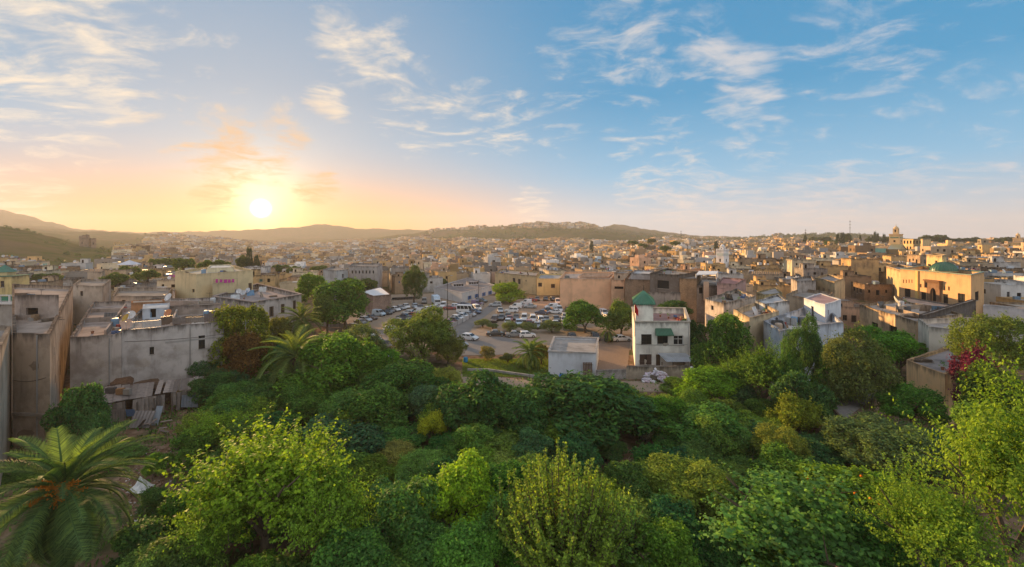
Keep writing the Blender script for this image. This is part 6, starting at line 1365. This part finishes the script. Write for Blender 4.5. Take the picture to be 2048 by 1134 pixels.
def car_proto(kind):
    k = KINDS[kind]; L, w, bt_, rh = k['L'], k['w'], k['belt'], k['rh']; c0, c1, c2_, c3 = k['cab']; r = empty(kind, (0, 0, 0)); wr = w * .80
    x0, x1 = -L / 2, L / 2; mb = MB()
    # lower hull, sections from rear to front: (x, z bottom, z top, half width)
    S = [(x0, .42, k['tail'] - .22, w * .90), (x0 + .08, .30, k['tail'] - .04, w * .97), (c0, .24, bt_, w), (0, .22, bt_, w * 1.01), (c3, .24, bt_, w), (x1 - .45, .26, k['hood'], w * .95), (x1 - .1, .30, k['nose'] + .06, w * .86), (x1, .36, k['nose'] - .12, w * .76)]
    S.sort(key=lambda s: s[0])
    for (x, zb, zt, hw) in S: mb.v += [(x, -hw * .96, zb), (x, -hw, zb + (zt - zb) * .45), (x, -hw * .965, zt), (x, hw * .965, zt), (x, hw, zb + (zt - zb) * .45), (x, hw * .96, zb)]
    for i in range(len(S) - 1):
        for j in range(6): mb.f.append((i * 6 + j, i * 6 + (j + 1) % 6, (i + 1) * 6 + (j + 1) % 6, (i + 1) * 6 + j))
    mb.f += [(5, 4, 3, 2, 1, 0), tuple((len(S) - 1) * 6 + j for j in range(6))]
    n0 = len(mb.v)                                            # cabin
    B = [(c0, w * .95), (c3, w * .94)]; T = [(c1, wr), (c2_, wr)]
    mb.v += [(c0, -w * .955, bt_), (c3, -w * .955, bt_), (c3, w * .955, bt_), (c0, w * .955, bt_), (c1, -wr, rh - .05), (c2_, -wr, rh - .05), (c2_, wr, rh - .05), (c1, wr, rh - .05), (c1 + .12, -wr * .85, rh), (c2_ - .15, -wr * .85, rh), (c2_ - .15, wr * .85, rh), (c1 + .12, wr * .85, rh)]
    mb.f += [tuple(n0 + q for q in f) for f in ((0, 1, 5, 4), (1, 2, 6, 5), (2, 3, 7, 6), (3, 0, 4, 7), (4, 5, 9, 8), (5, 6, 10, 9), (6, 7, 11, 10), (7, 4, 8, 11), (8, 9, 10, 11))]
    if kind == 'pick_up':
        for (a_, b_2) in (((x0 + .05, -w * .93), (c0, -w * .93)), ((x0 + .05, w * .93), (c0, w * .93)), ((x0 + .08, -w * .93), (x0 + .08, w * .93))): mb.bar((*a_, bt_ + .12), (*b_2, bt_ + .12), .08, .3)
    body = link('body', mesh('body', mb.v, mb.f), CARP, r)
    bv = body.modifiers.new('soft', 'BEVEL'); bv.width = .05; bv.segments = 2; bv.limit_method = 'ANGLE'; bv.angle_limit = R(25)
    def pane(name, pts, nrm):
        v = [tuple(Vector(p) + Vector(nrm) * .02) for p in pts]; link(name, mesh(name, v, [tuple(range(len(v)))]), CARG, r)
    lp = lambda a_, b_2, t: tuple(Vector(a_).lerp(Vector(b_2), t))
    for sg in (-1, 1):
        A, Bv, Tf, Tr = (c0, sg * w * .955, bt_), (c3, sg * w * .955, bt_), (c2_, sg * wr, rh - .05), (c1, sg * wr, rh - .05)
        cuts = ((.06, .46), (.52, .94)) if kind not in ('minibus',) else ((.04, .24), (.27, .47), (.5, .72), (.76, .95))
        if kind == 'van': cuts = ((.60, .95),)
        for (f0, f1) in cuts:
            b0, b1 = lp(A, Bv, f0), lp(A, Bv, f1); t0, t1 = lp(Tr, Tf, f0), lp(Tr, Tf, f1)
            pane('side_window', [lp(b0, t0, .08), lp(b1, t1, .08), lp(b1, t1, .86), lp(b0, t0, .86)], (0, sg, .25))
        hl = MB(); hl.box((x1 - .16, sg * w * .62, k['nose'] - .02), (.16, w * .34, .15)); link('headlight', mesh('headlight', hl.v, hl.f), HEADL, r)
        tl = MB(); tl.box((x0 + .03, sg * w * .80, k['tail'] - .22), (.10, w * .2, .26)); link('tail_light', mesh('tail_light', tl.v, tl.f), TAILL, r)
        mr = MB(); mr.box((c3 - .22, sg * (w + .09), bt_ + .08), (.1, .16, .12)); link('mirror', mesh('mirror', mr.v, mr.f), CARP, r)
        for wx_ in k['wb']:
            wl = link('wheel', TY, None, r); wl.location = (wx_, sg * (w - .08), .33); rm = link('rim', RM, None, wl)
    pane('windscreen', [lp((c3, -w * .9, bt_), (c2_, -wr * .95, rh - .05), .08), lp((c3, w * .9, bt_), (c2_, wr * .95, rh - .05), .08), lp((c3, w * .9, bt_), (c2_, wr * .95, rh - .05), .92), lp((c3, -w * .9, bt_), (c2_, -wr * .95, rh - .05), .92)], (.5, 0, .5))
    pane('rear_window', [lp((c0, -w * .85, bt_), (c1, -wr * .9, rh - .05), .15), lp((c0, w * .85, bt_), (c1, wr * .9, rh - .05), .15), lp((c0, w * .85, bt_), (c1, wr * .9, rh - .05), .88), lp((c0, -w * .85, bt_), (c1, -wr * .9, rh - .05), .88)], (-.6, 0, .3))
    bp = MB(); bp.box((x1 - .02, 0, .42), (.12, w * 1.5, .16)); bp.box((x0 + .02, 0, .46), (.12, w * 1.6, .16)); link('bumper', mesh('bumper', bp.v, bp.f), TYRE, r)
    return r
PROTO = {k: car_proto(k) for k in KINDS}; usedp = set(); CARS = []
CC = {'white': (.66, .66, .66), 'silver': (.38, .40, .42), 'black': (.02, .02, .022), 'dark grey': (.07, .07, .075), 'brown': (.09, .05, .035), 'red': (.28, .03, .03), 'dark blue': (.03, .05, .11), 'pale blue': (.42, .52, .60), 'purple': (.12, .06, .16), 'grey': (.2, .2, .2)}
def car(x, y, kind, col, head, where, crop=True):
    if crop: x, y = 700 + x / 3.938, 540 + y / 3.938
    X, Y, _ = gp(x, y)
    for _ in range(30):
        for (cx, cy) in CARS:
            d = math.hypot(X - cx, Y - cy)
            if d < 2.75: s = (2.8 - d) / max(d, .05); X += (X - cx) * s + .01; Y += (Y - cy) * s + .01
    CARS.append((X, Y)); p = PROTO[kind]; r = p if kind not in usedp else copy_tree(p); usedp.add(kind)
    r.location = (X, Y, .04); r.rotation_euler = (0, 0, R(head + random.uniform(-5, 5)))
    for ch in r.children:
        if ch.name.startswith(('body', 'mirror')): ch.color = (*CC[col], 1)
    tag(r, '%s %s parked %s' % (col, kind.replace('_', '-'), where), 'minibus' if kind == 'minibus' else 'van' if kind == 'van' else 'car', 'vehicles in the car park')
LW = 'along the trees by the brick store'; BR = 'in the row behind the sheet-metal fence'; HF = 'in the lot below the white hall'; OC = 'in the row along the ochre house'; MR = 'in the middle rows of the car park'; OV = 'beneath the olive trees'
for a in ((40, 470, 'hatchback', 'black', -35, LW), (85, 430, 'saloon', 'dark grey', -35, LW), (165, 390, 'saloon', 'brown', -30, LW), (228, 362, 'van', 'pale blue', -30, LW), (310, 338, 'hatchback', 'dark grey', -35, LW), (358, 325, 'hatchback', 'white', -40, LW), (445, 302, 'hatchback', 'white', -60, HF),
          (455, 352, 'hatchback', 'white', 160, HF), (425, 384, 'saloon', 'dark blue', 160, HF), (368, 425, 'estate', 'dark grey', 150, HF), (325, 488, 'hatchback', 'white', 10, 'behind the low tin fence by the pepper tree'), (612, 322, 'saloon', 'white', 10, HF), (195, 565, 'hatchback', 'white', -40, 'beside the brown pick-up'),
          (268, 615, 'pick_up', 'brown', -50, 'under the pepper tree'), (262, 705, 'hatchback', 'silver', -30, 'half hidden by the olive tree'), (735, 296, 'van', 'white', -90, HF), (790, 312, 'saloon', 'red', 0, HF), (585, 262, 'van', 'grey', -80, HF),
          (775, 432, 'saloon', 'red', -25, BR), (825, 412, 'saloon', 'dark grey', -25, BR), (850, 396, 'hatchback', 'white', -25, BR), (892, 380, 'hatchback', 'white', -25, BR), (935, 365, 'saloon', 'silver', -25, BR), (918, 340, 'minibus', 'white', -8, 'with dark windows behind the sheet-metal fence'), (1000, 318, 'van', 'white', -60, BR),
          (1005, 280, 'van', 'purple', -20, 'at the end of the white hall'), (1035, 258, 'estate', 'dark grey', -20, 'at the end of the white hall'), (895, 284, 'saloon', 'dark blue', 0, HF), (1145, 288, 'estate', 'silver', 175, 'by the round lime tree'), (1184, 335, 'hatchback', 'silver', -88, 'by the round lime tree'),
          (1272, 335, 'estate', 'white', 175, OC), (1305, 305, 'van', 'white', 170, OC), (1345, 290, 'saloon', 'silver', 170, OC), (1385, 272, 'van', 'white', 170, OC), (1425, 248, 'saloon', 'red', 170, OC), (1475, 240, 'hatchback', 'dark grey', -90, OC), (1540, 240, 'hatchback', 'black', -90, OC), (1595, 242, 'hatchback', 'black', -80, OC),
          (1636, 268, 'van', 'white', -90, 'against the blank salmon wall'), (1585, 308, 'van', 'white', 185, 'against the blank salmon wall'), (1650, 330, 'van', 'white', -88, 'against the blank salmon wall'), (1692, 330, 'hatchback', 'black', -88, 'against the blank salmon wall'), (1732, 330, 'estate', 'grey', -88, 'against the blank salmon wall'), (1510, 350, 'saloon', 'dark blue', 165, MR), (1560, 328, 'saloon', 'dark grey', 165, MR), (1760, 320, 'van', 'silver', -88, 'against the blank salmon wall'),
          (1138, 408, 'estate', 'brown', -92, MR), (1192, 392, 'hatchback', 'dark grey', -90, MR), (1238, 398, 'saloon', 'red', -92, MR), (1243, 430, 'hatchback', 'white', -90, MR), (1302, 390, 'saloon', 'dark grey', -90, MR), (1330, 435, 'hatchback', 'pale blue', -85, MR), (1372, 400, 'van', 'white', -90, MR), (1436, 408, 'van', 'white', -92, MR), (1490, 418, 'van', 'white', -92, MR), (1473, 455, 'saloon', 'silver', -90, MR), (1545, 405, 'saloon', 'grey', -90, MR), (1612, 402, 'saloon', 'dark grey', -88, MR), (1680, 412, 'hatchback', 'silver', -90, MR), (1532, 438, 'hatchback', 'dark grey', -88, MR), (1702, 448, 'hatchback', 'white', -90, MR),
          (2000, 358, 'van', 'white', -85, 'near the light green yard tree'), (2038, 395, 'hatchback', 'dark grey', -80, 'near the light green yard tree'), (1932, 548, 'hatchback', 'black', -95, 'in the shade of the dense round tree'), (2012, 552, 'hatchback', 'dark blue', -100, 'in the shade of the dense round tree'), (1750, 545, 'saloon', 'dark grey', -90, 'in the shade of the dense round tree'),
          (125, 408, 'hatchback', 'silver', -32, LW), (275, 350, 'saloon', 'black', -33, LW), (400, 312, 'saloon', 'silver', -45, LW), (500, 300, 'hatchback', 'pale blue', -60, HF), (545, 305, 'saloon', 'dark grey', -70, HF), (520, 345, 'van', 'white', 160, HF), (480, 372, 'hatchback', 'red', 160, HF), (650, 318, 'hatchback', 'grey', 5, HF), (690, 306, 'saloon', 'white', 5, HF), (840, 300, 'hatchback', 'white', 0, HF), (435, 420, 'saloon', 'silver', 155, HF), (980, 345, 'hatchback', 'dark blue', -25, BR),
          (1410, 440, 'hatchback', 'red', -90, MR), (1590, 440, 'saloon', 'white', -90, MR), (1640, 400, 'van', 'silver', -90, MR), (1265, 395, 'hatchback', 'grey', -90, MR), (1615, 345, 'saloon', 'white', 170, MR), (1150, 520, 'saloon', 'black', 0, OV), (945, 552, 'hatchback', 'white', -25, 'on the open road'), (865, 600, 'saloon', 'silver', -50, 'on the edge of the road by the pepper tree'), (1300, 528, 'saloon', 'grey', 0, OV), (1355, 530, 'hatchback', 'white', 5, OV), (1420, 300, 'saloon', 'silver', 170, OC)):
    car(*a)
for a in ((1226, 646, 'hatchback', 'white', 15, 'in the lane behind the paved yard'), (1236, 682, 'saloon', 'white', 10, 'beside the young palm')): car(*a, crop=False)
# motorbikes in a row
def bike_proto():
    r = empty('motorbike', (0, 0, 0))
    for x in (-.6, .62): w_ = link('wheel', TY, None, r); w_.location = (x, 0, .3); w_.scale = (.92, .5, .92); link('rim', RM, None, w_)
    mb = MB(); mb.tube([(.62, 0, .3), (.42, 0, .95), (.38, 0, 1.05)], [.04, .04, .03], 6); mb.bar((.38, -.34, 1.05), (.38, .34, 1.05), .04); link('fork', mesh('fork', mb.v, mb.f), IRON, r)
    mb = MB(); mb.box((.0, 0, .48), (.6, .26, .36)); mb.tube([(.4, 0, .8), (.05, 0, .82), (-.15, 0, .72)], [.12, .17, .1], 8); link('body', mesh('body', mb.v, mb.f), CARP, r, (.05, .05, .06))
    mb = MB(); mb.tube([(-.1, 0, .78), (-.45, 0, .8), (-.75, 0, .86)], [.12, .14, .08], 8); link('seat', mesh('seat', mb.v, mb.f), TYRE, r); return r
bp_ = bike_proto()
for k in range(20):
    r = bp_ if k == 0 else copy_tree(bp_); x = 786 + 2.6 * k; X, Y, _ = gp(x, 600.5 - (k * .12)); r.location = (X, Y, .03); r.rotation_euler = (0, R(0), R(80 + random.uniform(-8, 8)))
    tag(r, 'dark motorbike in the row along the dusty bank', 'motorbike', 'motorbikes parked in a row')
# box truck
q = gp(872, 609); bt0 = empty('box_truck', q, 'small truck with a pale blue box body near the white hall', 'truck'); A_ = R(-70)
def lb(mb, c, s): ca, sa = math.cos(A_), math.sin(A_); return mb.box((q[0] + c[0] * ca - c[1] * sa, q[1] + c[0] * sa + c[1] * ca, c[2]), s, A_)
lb(MB(), (-.6, 0, 1.9), (4.4, 2.2, 2.3)).build('cargo_box', PAINT, bt0, (.50, .62, .72)); lb(MB(), (2.3, 0, 1.3), (1.5, 2.0, 1.5)).build('cab', PAINT, bt0, (.6, .62, .64)); lb(MB(), (3.06, 0, 1.6), (.04, 1.7, .6)).build('windscreen', CARG, bt0); lb(MB(), (0, 0, .65), (5.6, 1.5, .25)).build('chassis', IRON, bt0)
for (wx_, wy_) in ((-1.6, -.95), (-1.6, .95), (2.2, -.95), (2.2, .95)):
    ca, sa = math.cos(A_), math.sin(A_); w_ = link('wheel', TY, None, bt0); w_.location = (wx_ * ca - wy_ * sa, wx_ * sa + wy_ * ca, .38); w_.rotation_euler = (0, 0, A_); w_.scale = (1.15,) * 3; link('rim', RM, None, w_)
# fences of sheet metal
def sheet_fence(label, pts, h, col):
    P = [gp(x, y) for x, y in pts]; r = empty('sheet_metal_fence', P[0], label, 'fence'); k = 0
    for i in range(len(P) - 1):
        a, b = Vector(P[i]), Vector(P[i + 1]); n = max(1, int((b - a).length / 2.4))
        for j in range(n):
            p, q_ = a.lerp(b, j / n), a.lerp(b, (j + .97) / n); k += 1
            d = (q_ - p).normalized(); nr = Vector((-d.y, d.x, 0)); mb = MB(); m = 10
            for s in range(m):
                u0, u1 = p.lerp(q_, s / m) + nr * (.03 if s % 2 else -.03), p.lerp(q_, (s + 1) / m) + nr * (-.03 if s % 2 else .03)
                hh = h + .05 * math.sin(k * 1.7); mb.quad((u0.x, u0.y, .08), (u1.x, u1.y, .08), (u1.x, u1.y, hh), (u0.x, u0.y, hh))
            mb.build('panel', TIN, r, vary(random, .8, 1.15, col))
            MB().box((p.x, p.y, h / 2 + .05), (.1, .1, h + .1)).build('post', IRON, r)
    return r
sheet_fence('curved white sheet-metal fence between the road and the parked row', ((884, 663), (905, 655), (925, 646), (945, 634), (958, 622), (966, 612)), 1.25, (.60, .57, .55))
sheet_fence('low grey tin fence in front of the white hatchback', ((754, 669), (775, 671), (800, 668)), 1.2, (.42, .43, .45))
sheet_fence('tin fence beside the dark parked cars', ((640, 652), (662, 655), (680, 656), (712, 662)), 1.3, (.42, .41, .40))
def pole(label, x, yb, yt, arm=True):
    X, Y, _ = gp(x, yb); zt = zz(yt, Y); r = empty('light_pole', (X, Y, 0), label, 'lamp post'); MB().tube([(X, Y, -.1), (X, Y, zt * .5), (X, Y, zt)], [.11, .085, .06], 8).build('post', IRON, r)
    MB().box((X, Y, .2), (.4, .4, .5)).build('base', STONE, r, (.4, .38, .35)); MB().tube([(X, Y, zt - .05), (X + .9, Y - .3, zt + .15)], [.05, .04], 6).build('arm', IRON, r); MB().box((X + 1.1, Y - .36, zt + .14), (.6, .24, .12)).build('lamp_head', PAINT, r, (.4, .4, .4))
pole('tall lamp post rising behind the pepper tree', 895, 645, 552); pole('lamp post at the corner of the white hall', 957, 604, 560); pole('lamp post among the trees by the tin fence', 692, 648, 575); pole('lamp post beside the dusty road', 1010, 600, 561)
# masts on the skyline
for (x, d, yt, lab) in ((1362, 700, 461, 'thin broadcast mast on the far edge of the town'), (1611, 620, 458, 'lattice mast beside a tall cypress'), (1700, 640, 440, 'very tall thin mast on the skyline')):
    q = px(x, d); z0 = th(*q); zt = zz(yt, d); r = empty('radio_mast', (q[0], q[1], z0), lab, 'mast'); MB().tube([(q[0], q[1], z0), (q[0], q[1], zt)], [.45, .2], 4).build('shaft', IRON, r)
    for k in range(3): MB().box((q[0], q[1], z0 + (zt - z0) * (.7 + .12 * k)), (1.6, 1.6, .4)).build('antenna_ring', IRON, r)

# ------------------------------------------------------------------ ruined shed under the long wall
sh = empty('ruined_shed', px(295, 54) + (0,), 'collapsing timber shed with broken board roof against the long blank wall', 'shed'); g = random.Random(4)
def P3(x, d, z): q = px(x, d); return Vector((q[0], q[1], z))
for (x, d, h) in ((205, 51.5, 2.4), (240, 52, 2.3), (275, 52.5, 2.2), (310, 53, 2.5), (345, 54.5, 2.6), (375, 56, 2.4), (400, 58, 2.2), (300, 57, 2.5), (250, 55.5, 2.5)):
    MB().bar(P3(x, d, -.1), P3(x + g.uniform(-2, 2), d, h), .14).build('post', WOOD, sh, (.15, .12, .10))
for k in range(26):                                       # roof boards, uneven and gappy
    x = 200 + 8.2 * k
    if g.random() < .12: continue
    MB().plank(P3(x, 51.6 + k * .22, 2.35 + g.uniform(-.12, .1)), P3(x + 6 + g.uniform(-3, 3), 56.2 + k * .2, 2.65 + g.uniform(-.1, .15)), .56, .05, (0, 0, 1)).build('roof_board', WOOD, sh, vary(g, .7, 1.5, (.24, .20, .175)))
for k in range(24):                                       # hanging and leaning boards along the front
    x = 204 + 8.0 * k + g.uniform(-2, 2); d = 51.0 + k * .24; ln = g.uniform(1.3, 2.3)
    if 250 < x < 262 or 330 < x < 340: continue
    MB().plank(P3(x, d, 2.35), P3(x + g.uniform(-2, 4), d - g.uniform(.1, .6), 2.35 - ln), g.uniform(.40, .75), .05, (0, -1, .2)).build('wall_board', WOOD, sh, vary(g, .6, 1.6, (.22, .185, .16)))
for k in range(7):                                        # fallen boards
    x = 300 + g.uniform(-50, 25); d = 49.5 + g.uniform(-1.5, 1.5); MB().bar(P3(x, d, .15 + g.uniform(0, .6)), P3(x + g.uniform(12, 26), d + g.uniform(-.5, 1), g.uniform(.3, 1.5)), .34, .05).build('fallen_board', WOOD, sh, vary(g, .7, 1.5, (.24, .19, .16)))
for (x, d, z, w_, h_, an, col) in ((285, 50.4, 1.0, 2.4, 1.6, .5, (.28, .25, .24)), (262, 51.0, 1.5, 1.1, .9, -.1, (.14, .24, .42)), (315, 51.2, 1.1, .8, 2.0, .4, (.3, .33, .37)), (380, 55.5, 1.2, 2.2, 1.5, .1, (.24, .27, .31)), (232, 51.0, 1.2, 2.0, 1.4, 0, (.3, .26, .24))):
    q = P3(x, d, z); mb = MB(); n = 12
    for k in range(n):
        a0, a1 = -w_ / 2 + w_ * k / n, -w_ / 2 + w_ * (k + 1) / n; o0, o1 = (.03, -.03) if k % 2 else (-.03, .03)
        mb.quad((q.x + a0, q.y + o0 - an, q.z - h_ / 2), (q.x + a1, q.y + o1 - an, q.z - h_ / 2), (q.x + a1, q.y + o1 + an, q.z + h_ / 2), (q.x + a0, q.y + o0 + an, q.z + h_ / 2))
    mb.build('tin_sheet', TIN, sh, col)
MB().prism([px(215, 56.6), px(345, 57.6), px(345, 60), px(215, 59)], -.1, 2.2).build('back_wall', BRICK, sh, (.15, .10, .075))
for (x, d, c_, w_) in ((241, 54.2, (.36, .19, .09), .8), (222, 54.5, (.12, .1, .09), 1.0), (255, 54, (.3, .26, .22), .7)):
    q = P3(x, d, 2.95); MB().box(q, (w_, .5, .7), g.uniform(-.5, .5)).build('old_crate', WOOD, sh, c_)

# ------------------------------------------------------------------ yard things
s = empty('wooden_pallet', px(1176, 67.8) + (0,), 'brown wooden pallet leaning against the white hut', 'pallet')
for k in range(6): MB().plank(P3(1168.5 + 3.1 * k, 67.3, .2), P3(1167 + 3.1 * k, 68.2, 2.6), .2, .04, (0, -1, .3)).build('slat', WOOD, s, (.12, .08, .06))
for z in (.5, 1.4, 2.3): MB().bar(P3(1168, 67.8 + z * .1, z), P3(1185, 67.8 + z * .1, z), .08).build('cross_bar', WOOD, s, (.11, .075, .055))
def barrel(label, x, d, col, h=1.2, r_=.42):
    q = px(x, d); r = empty('barrel', (q[0], q[1], 0), label, 'barrel'); MB().lathe((q[0], q[1], 0), [(r_ * .9, 0), (r_, .08), (r_, h * .33), (r_ * 1.05, h * .36), (r_, h * .4), (r_, h * .66), (r_ * 1.05, h * .7), (r_, h * .74), (r_ * .92, h)], 14).build('drum', PAINT, r, col); MB().lathe((q[0], q[1], h - .04), [(.001, 0), (r_ * .92, 0)], 14).build('lid', PAINT, r, tuple(v * .8 for v in col))
barrel('blue plastic barrel at the corner of the white hut', 1124, 66.8, (.02, .18, .55)); barrel('shorter blue plastic barrel behind the tall blue one', 1130, 67.2, (.03, .2, .5), 1.0); barrel('rusty brown barrel beside the blue barrels', 1139, 67, (.16, .07, .045), 1.1); barrel('dented red-brown barrel between the rusty barrel and the pallet', 1147, 67.2, (.2, .1, .07), .9); barrel('blue barrel on the verge by the pepper tree', 931, 77.5, (.03, .25, .5), .9)
def sacks(label, x, d, w_, h_, seed):
    g = np.random.default_rng(seed); q = px(x, d); r = empty('sack_heap', (q[0], q[1], 0), label, 'sack heap'); n = int(w_ * h_ * 9); i = 0
    m0 = mesh('sack', *(lambda mb: (mb.v, mb.f))(MB().lathe((0, 0, 0), [(.02, -.14), (.22, -.12), (.34, -.03), (.36, .04), (.24, .12), (.02, .15)], 9)), True)
    for k in range(n):
        a = g.uniform(-.5, .5); zmax = h_ * (1 - (2 * a) ** 2 * .75); z = g.uniform(.05, zmax)
        o = link('sack', m0, CLOTH, r, ((.66, .64, .66), (.56, .52, .58), (.60, .48, .55))[k % 3]); o.location = (a * w_, -.9 * (1 - z / max(h_, .1)) * .9 + g.uniform(-.1, .1), z); o.rotation_euler = (g.uniform(-.6, .9), g.uniform(-.5, .5), g.uniform(0, 3)); o.scale = (g.uniform(.8, 1.3), g.uniform(.6, .95), g.uniform(.8, 1.4))
sacks('heap of white plastic sacks against the low weathered wall', 1310, 67.2, 4.3, 1.9, 1); sacks('smaller heap of white sacks at the end of the low wall', 1386, 67.3, 1.8, 2.2, 2)
fl = empty('red_flag', (*px(1269.5, 73.6), z12), 'small red flag on a pole at the green-tiled tower', 'flag'); a, d_ = px(1269.5, 73.6)
MB().tube([(a, d_, 5.5), (a, d_, 11.4)], [.04, .03], 6).build('flagpole', IRON, fl); mb = MB()
for k in range(6): mb.quad((a + .02 + k * .1, d_ + .06 * math.sin(k * 1.4), 9.6 - .12 * k), (a + .12 + k * .1, d_ + .06 * math.sin((k + 1) * 1.4), 9.6 - .12 * (k + 1)), (a + .12 + k * .1, d_ + .06 * math.sin((k + 1) * 1.4), 11.2 - .2 * (k + 1)), (a + .02 + k * .1, d_ + .06 * math.sin(k * 1.4), 11.2 - .2 * k))
mb.build('cloth', CLOTH, fl, (.4, .02, .02))
# air conditioner on the stained house
(u_, dd_) = ray_u(c1, 1, 133); A, e1, n1_, L1 = edge_frame(c1, 1); p = A + e1 * u_ + n1_ * .35
ac = empty('air_conditioner', (p.x, p.y, zz(765, dd_)), 'white air conditioner on the sunlit wall of the stained house', 'air conditioner')
MB().box((p.x, p.y, zz(765, dd_)), (1.0, .5, 1.3), math.atan2(e1.y, e1.x)).build('casing', PAINT, ac, (.62, .6, .57)); MB().box((p.x + n1_.x * .27, p.y + n1_.y * .27, zz(765, dd_)), (.7, .04, .8), math.atan2(e1.y, e1.x)).build('fan_grille', IRON, ac)
MB().box((p.x - n1_.x * .2, p.y - n1_.y * .2, zz(765, dd_) - .72), (.9, .7, .08), math.atan2(e1.y, e1.x)).build('bracket', IRON, ac)
# rubbish and rubble
def rubble(name, label, x0, x1, d0, d1, n, seed, cols, s0, s1):
    g = np.random.default_rng(seed); mb = MB(); 
    V, Fx = [], []
    for k in range(n):
        d = g.uniform(d0, d1); x, y = px(g.uniform(x0, x1), d); s = g.uniform(s0, s1) ; q = [Vector((x, y, s * .3)) + Vector(sph(g, 1)[0]) * s * g.uniform(.5, 1.0) for _ in range(6)]
        kk = len(V); V += [tuple(v) for v in q]; Fx += [(kk, kk + 1, kk + 2), (kk, kk + 2, kk + 3), (kk, kk + 3, kk + 4), (kk + 5, kk + 1, kk + 2), (kk + 5, kk + 2, kk + 3), (kk + 5, kk + 3, kk + 4), (kk, kk + 4, kk + 1), (kk + 5, kk + 4, kk + 1)]
    tag(link(name, mesh(name, V, Fx), STONE, None, cols), label, 'rubble', kind='stuff')
rubble('rubble', 'brown rubble strewn over the clearing beside the palm', 238, 345, 30, 46, 420, 1, (.30, .20, .14), .05, .28); rubble('rubbish', 'pale litter strewn in the clearing beside the palm', 240, 345, 31, 45, 90, 2, (.55, .53, .5), .06, .22)
rubble('rubble', 'stones and litter on the slope beyond the coppiced mulberry', 1215, 1310, 27, 44, 330, 3, (.36, .27, .2), .05, .25); rubble('rubbish', 'white litter on the slope beyond the coppiced mulberry', 1225, 1300, 28, 42, 60, 4, (.6, .58, .56), .06, .2)
def tarp(label, x, d, w_, h_, col, seed):
    g = np.random.default_rng(seed); q = px(x, d); N = 7; v = [(q[0] + (i / (N - 1) - .5) * w_ + g.uniform(-.05, .05), q[1] + (j / (N - 1) - .5) * w_, .15 + h_ * max(0, 1 - abs(i - 3) / 3.2) * max(0, 1 - abs(j - 3) / 3.5) + g.uniform(0, .22)) for j in range(N) for i in range(N)]
    f = [(j * N + i, j * N + i + 1, (j + 1) * N + i + 1, (j + 1) * N + i) for j in range(N - 1) for i in range(N - 1)]; tag(link('crumpled_tarp', mesh('crumpled_tarp', v, f), CLOTH, None, col), label, 'tarp')
tarp('crumpled white tarp standing in the rubbish clearing', 281, 37.5, 1.4, 1.1, (.62, .62, .6), 1); tarp('scrap of blue tarp in the rubbish clearing', 343, 35, .7, .35, (.04, .13, .36), 2); tarp('crumpled white and blue bag on the rubble slope', 1290, 33, 1.0, .5, (.55, .58, .62), 3)

# ------------------------------------------------------------------ haze
hb = MB().box((0, 1675, 105), (14000, 3700, 222)); ho = hb.build('haze', None)
m_ = bpy.data.materials.new('haze'); m_.use_nodes = True; m_.node_tree.nodes.clear(); t_ = NT(m_.node_tree)
pv = t_.n('ShaderNodeVolumePrincipled'); pv.inputs['Color'].default_value = (.92, .90, .90, 1); pv.inputs['Density'].default_value = .00016; pv.inputs['Anisotropy'].default_value = .20
t_.t.links.new(pv.outputs[0], t_.n('ShaderNodeOutputMaterial').inputs['Volume'])
ho.data.materials.append(m_); tag(ho, 'pale evening haze lying over the whole town and hills', 'haze', kind='stuff')
m_.cycles.homogeneous_volume = True
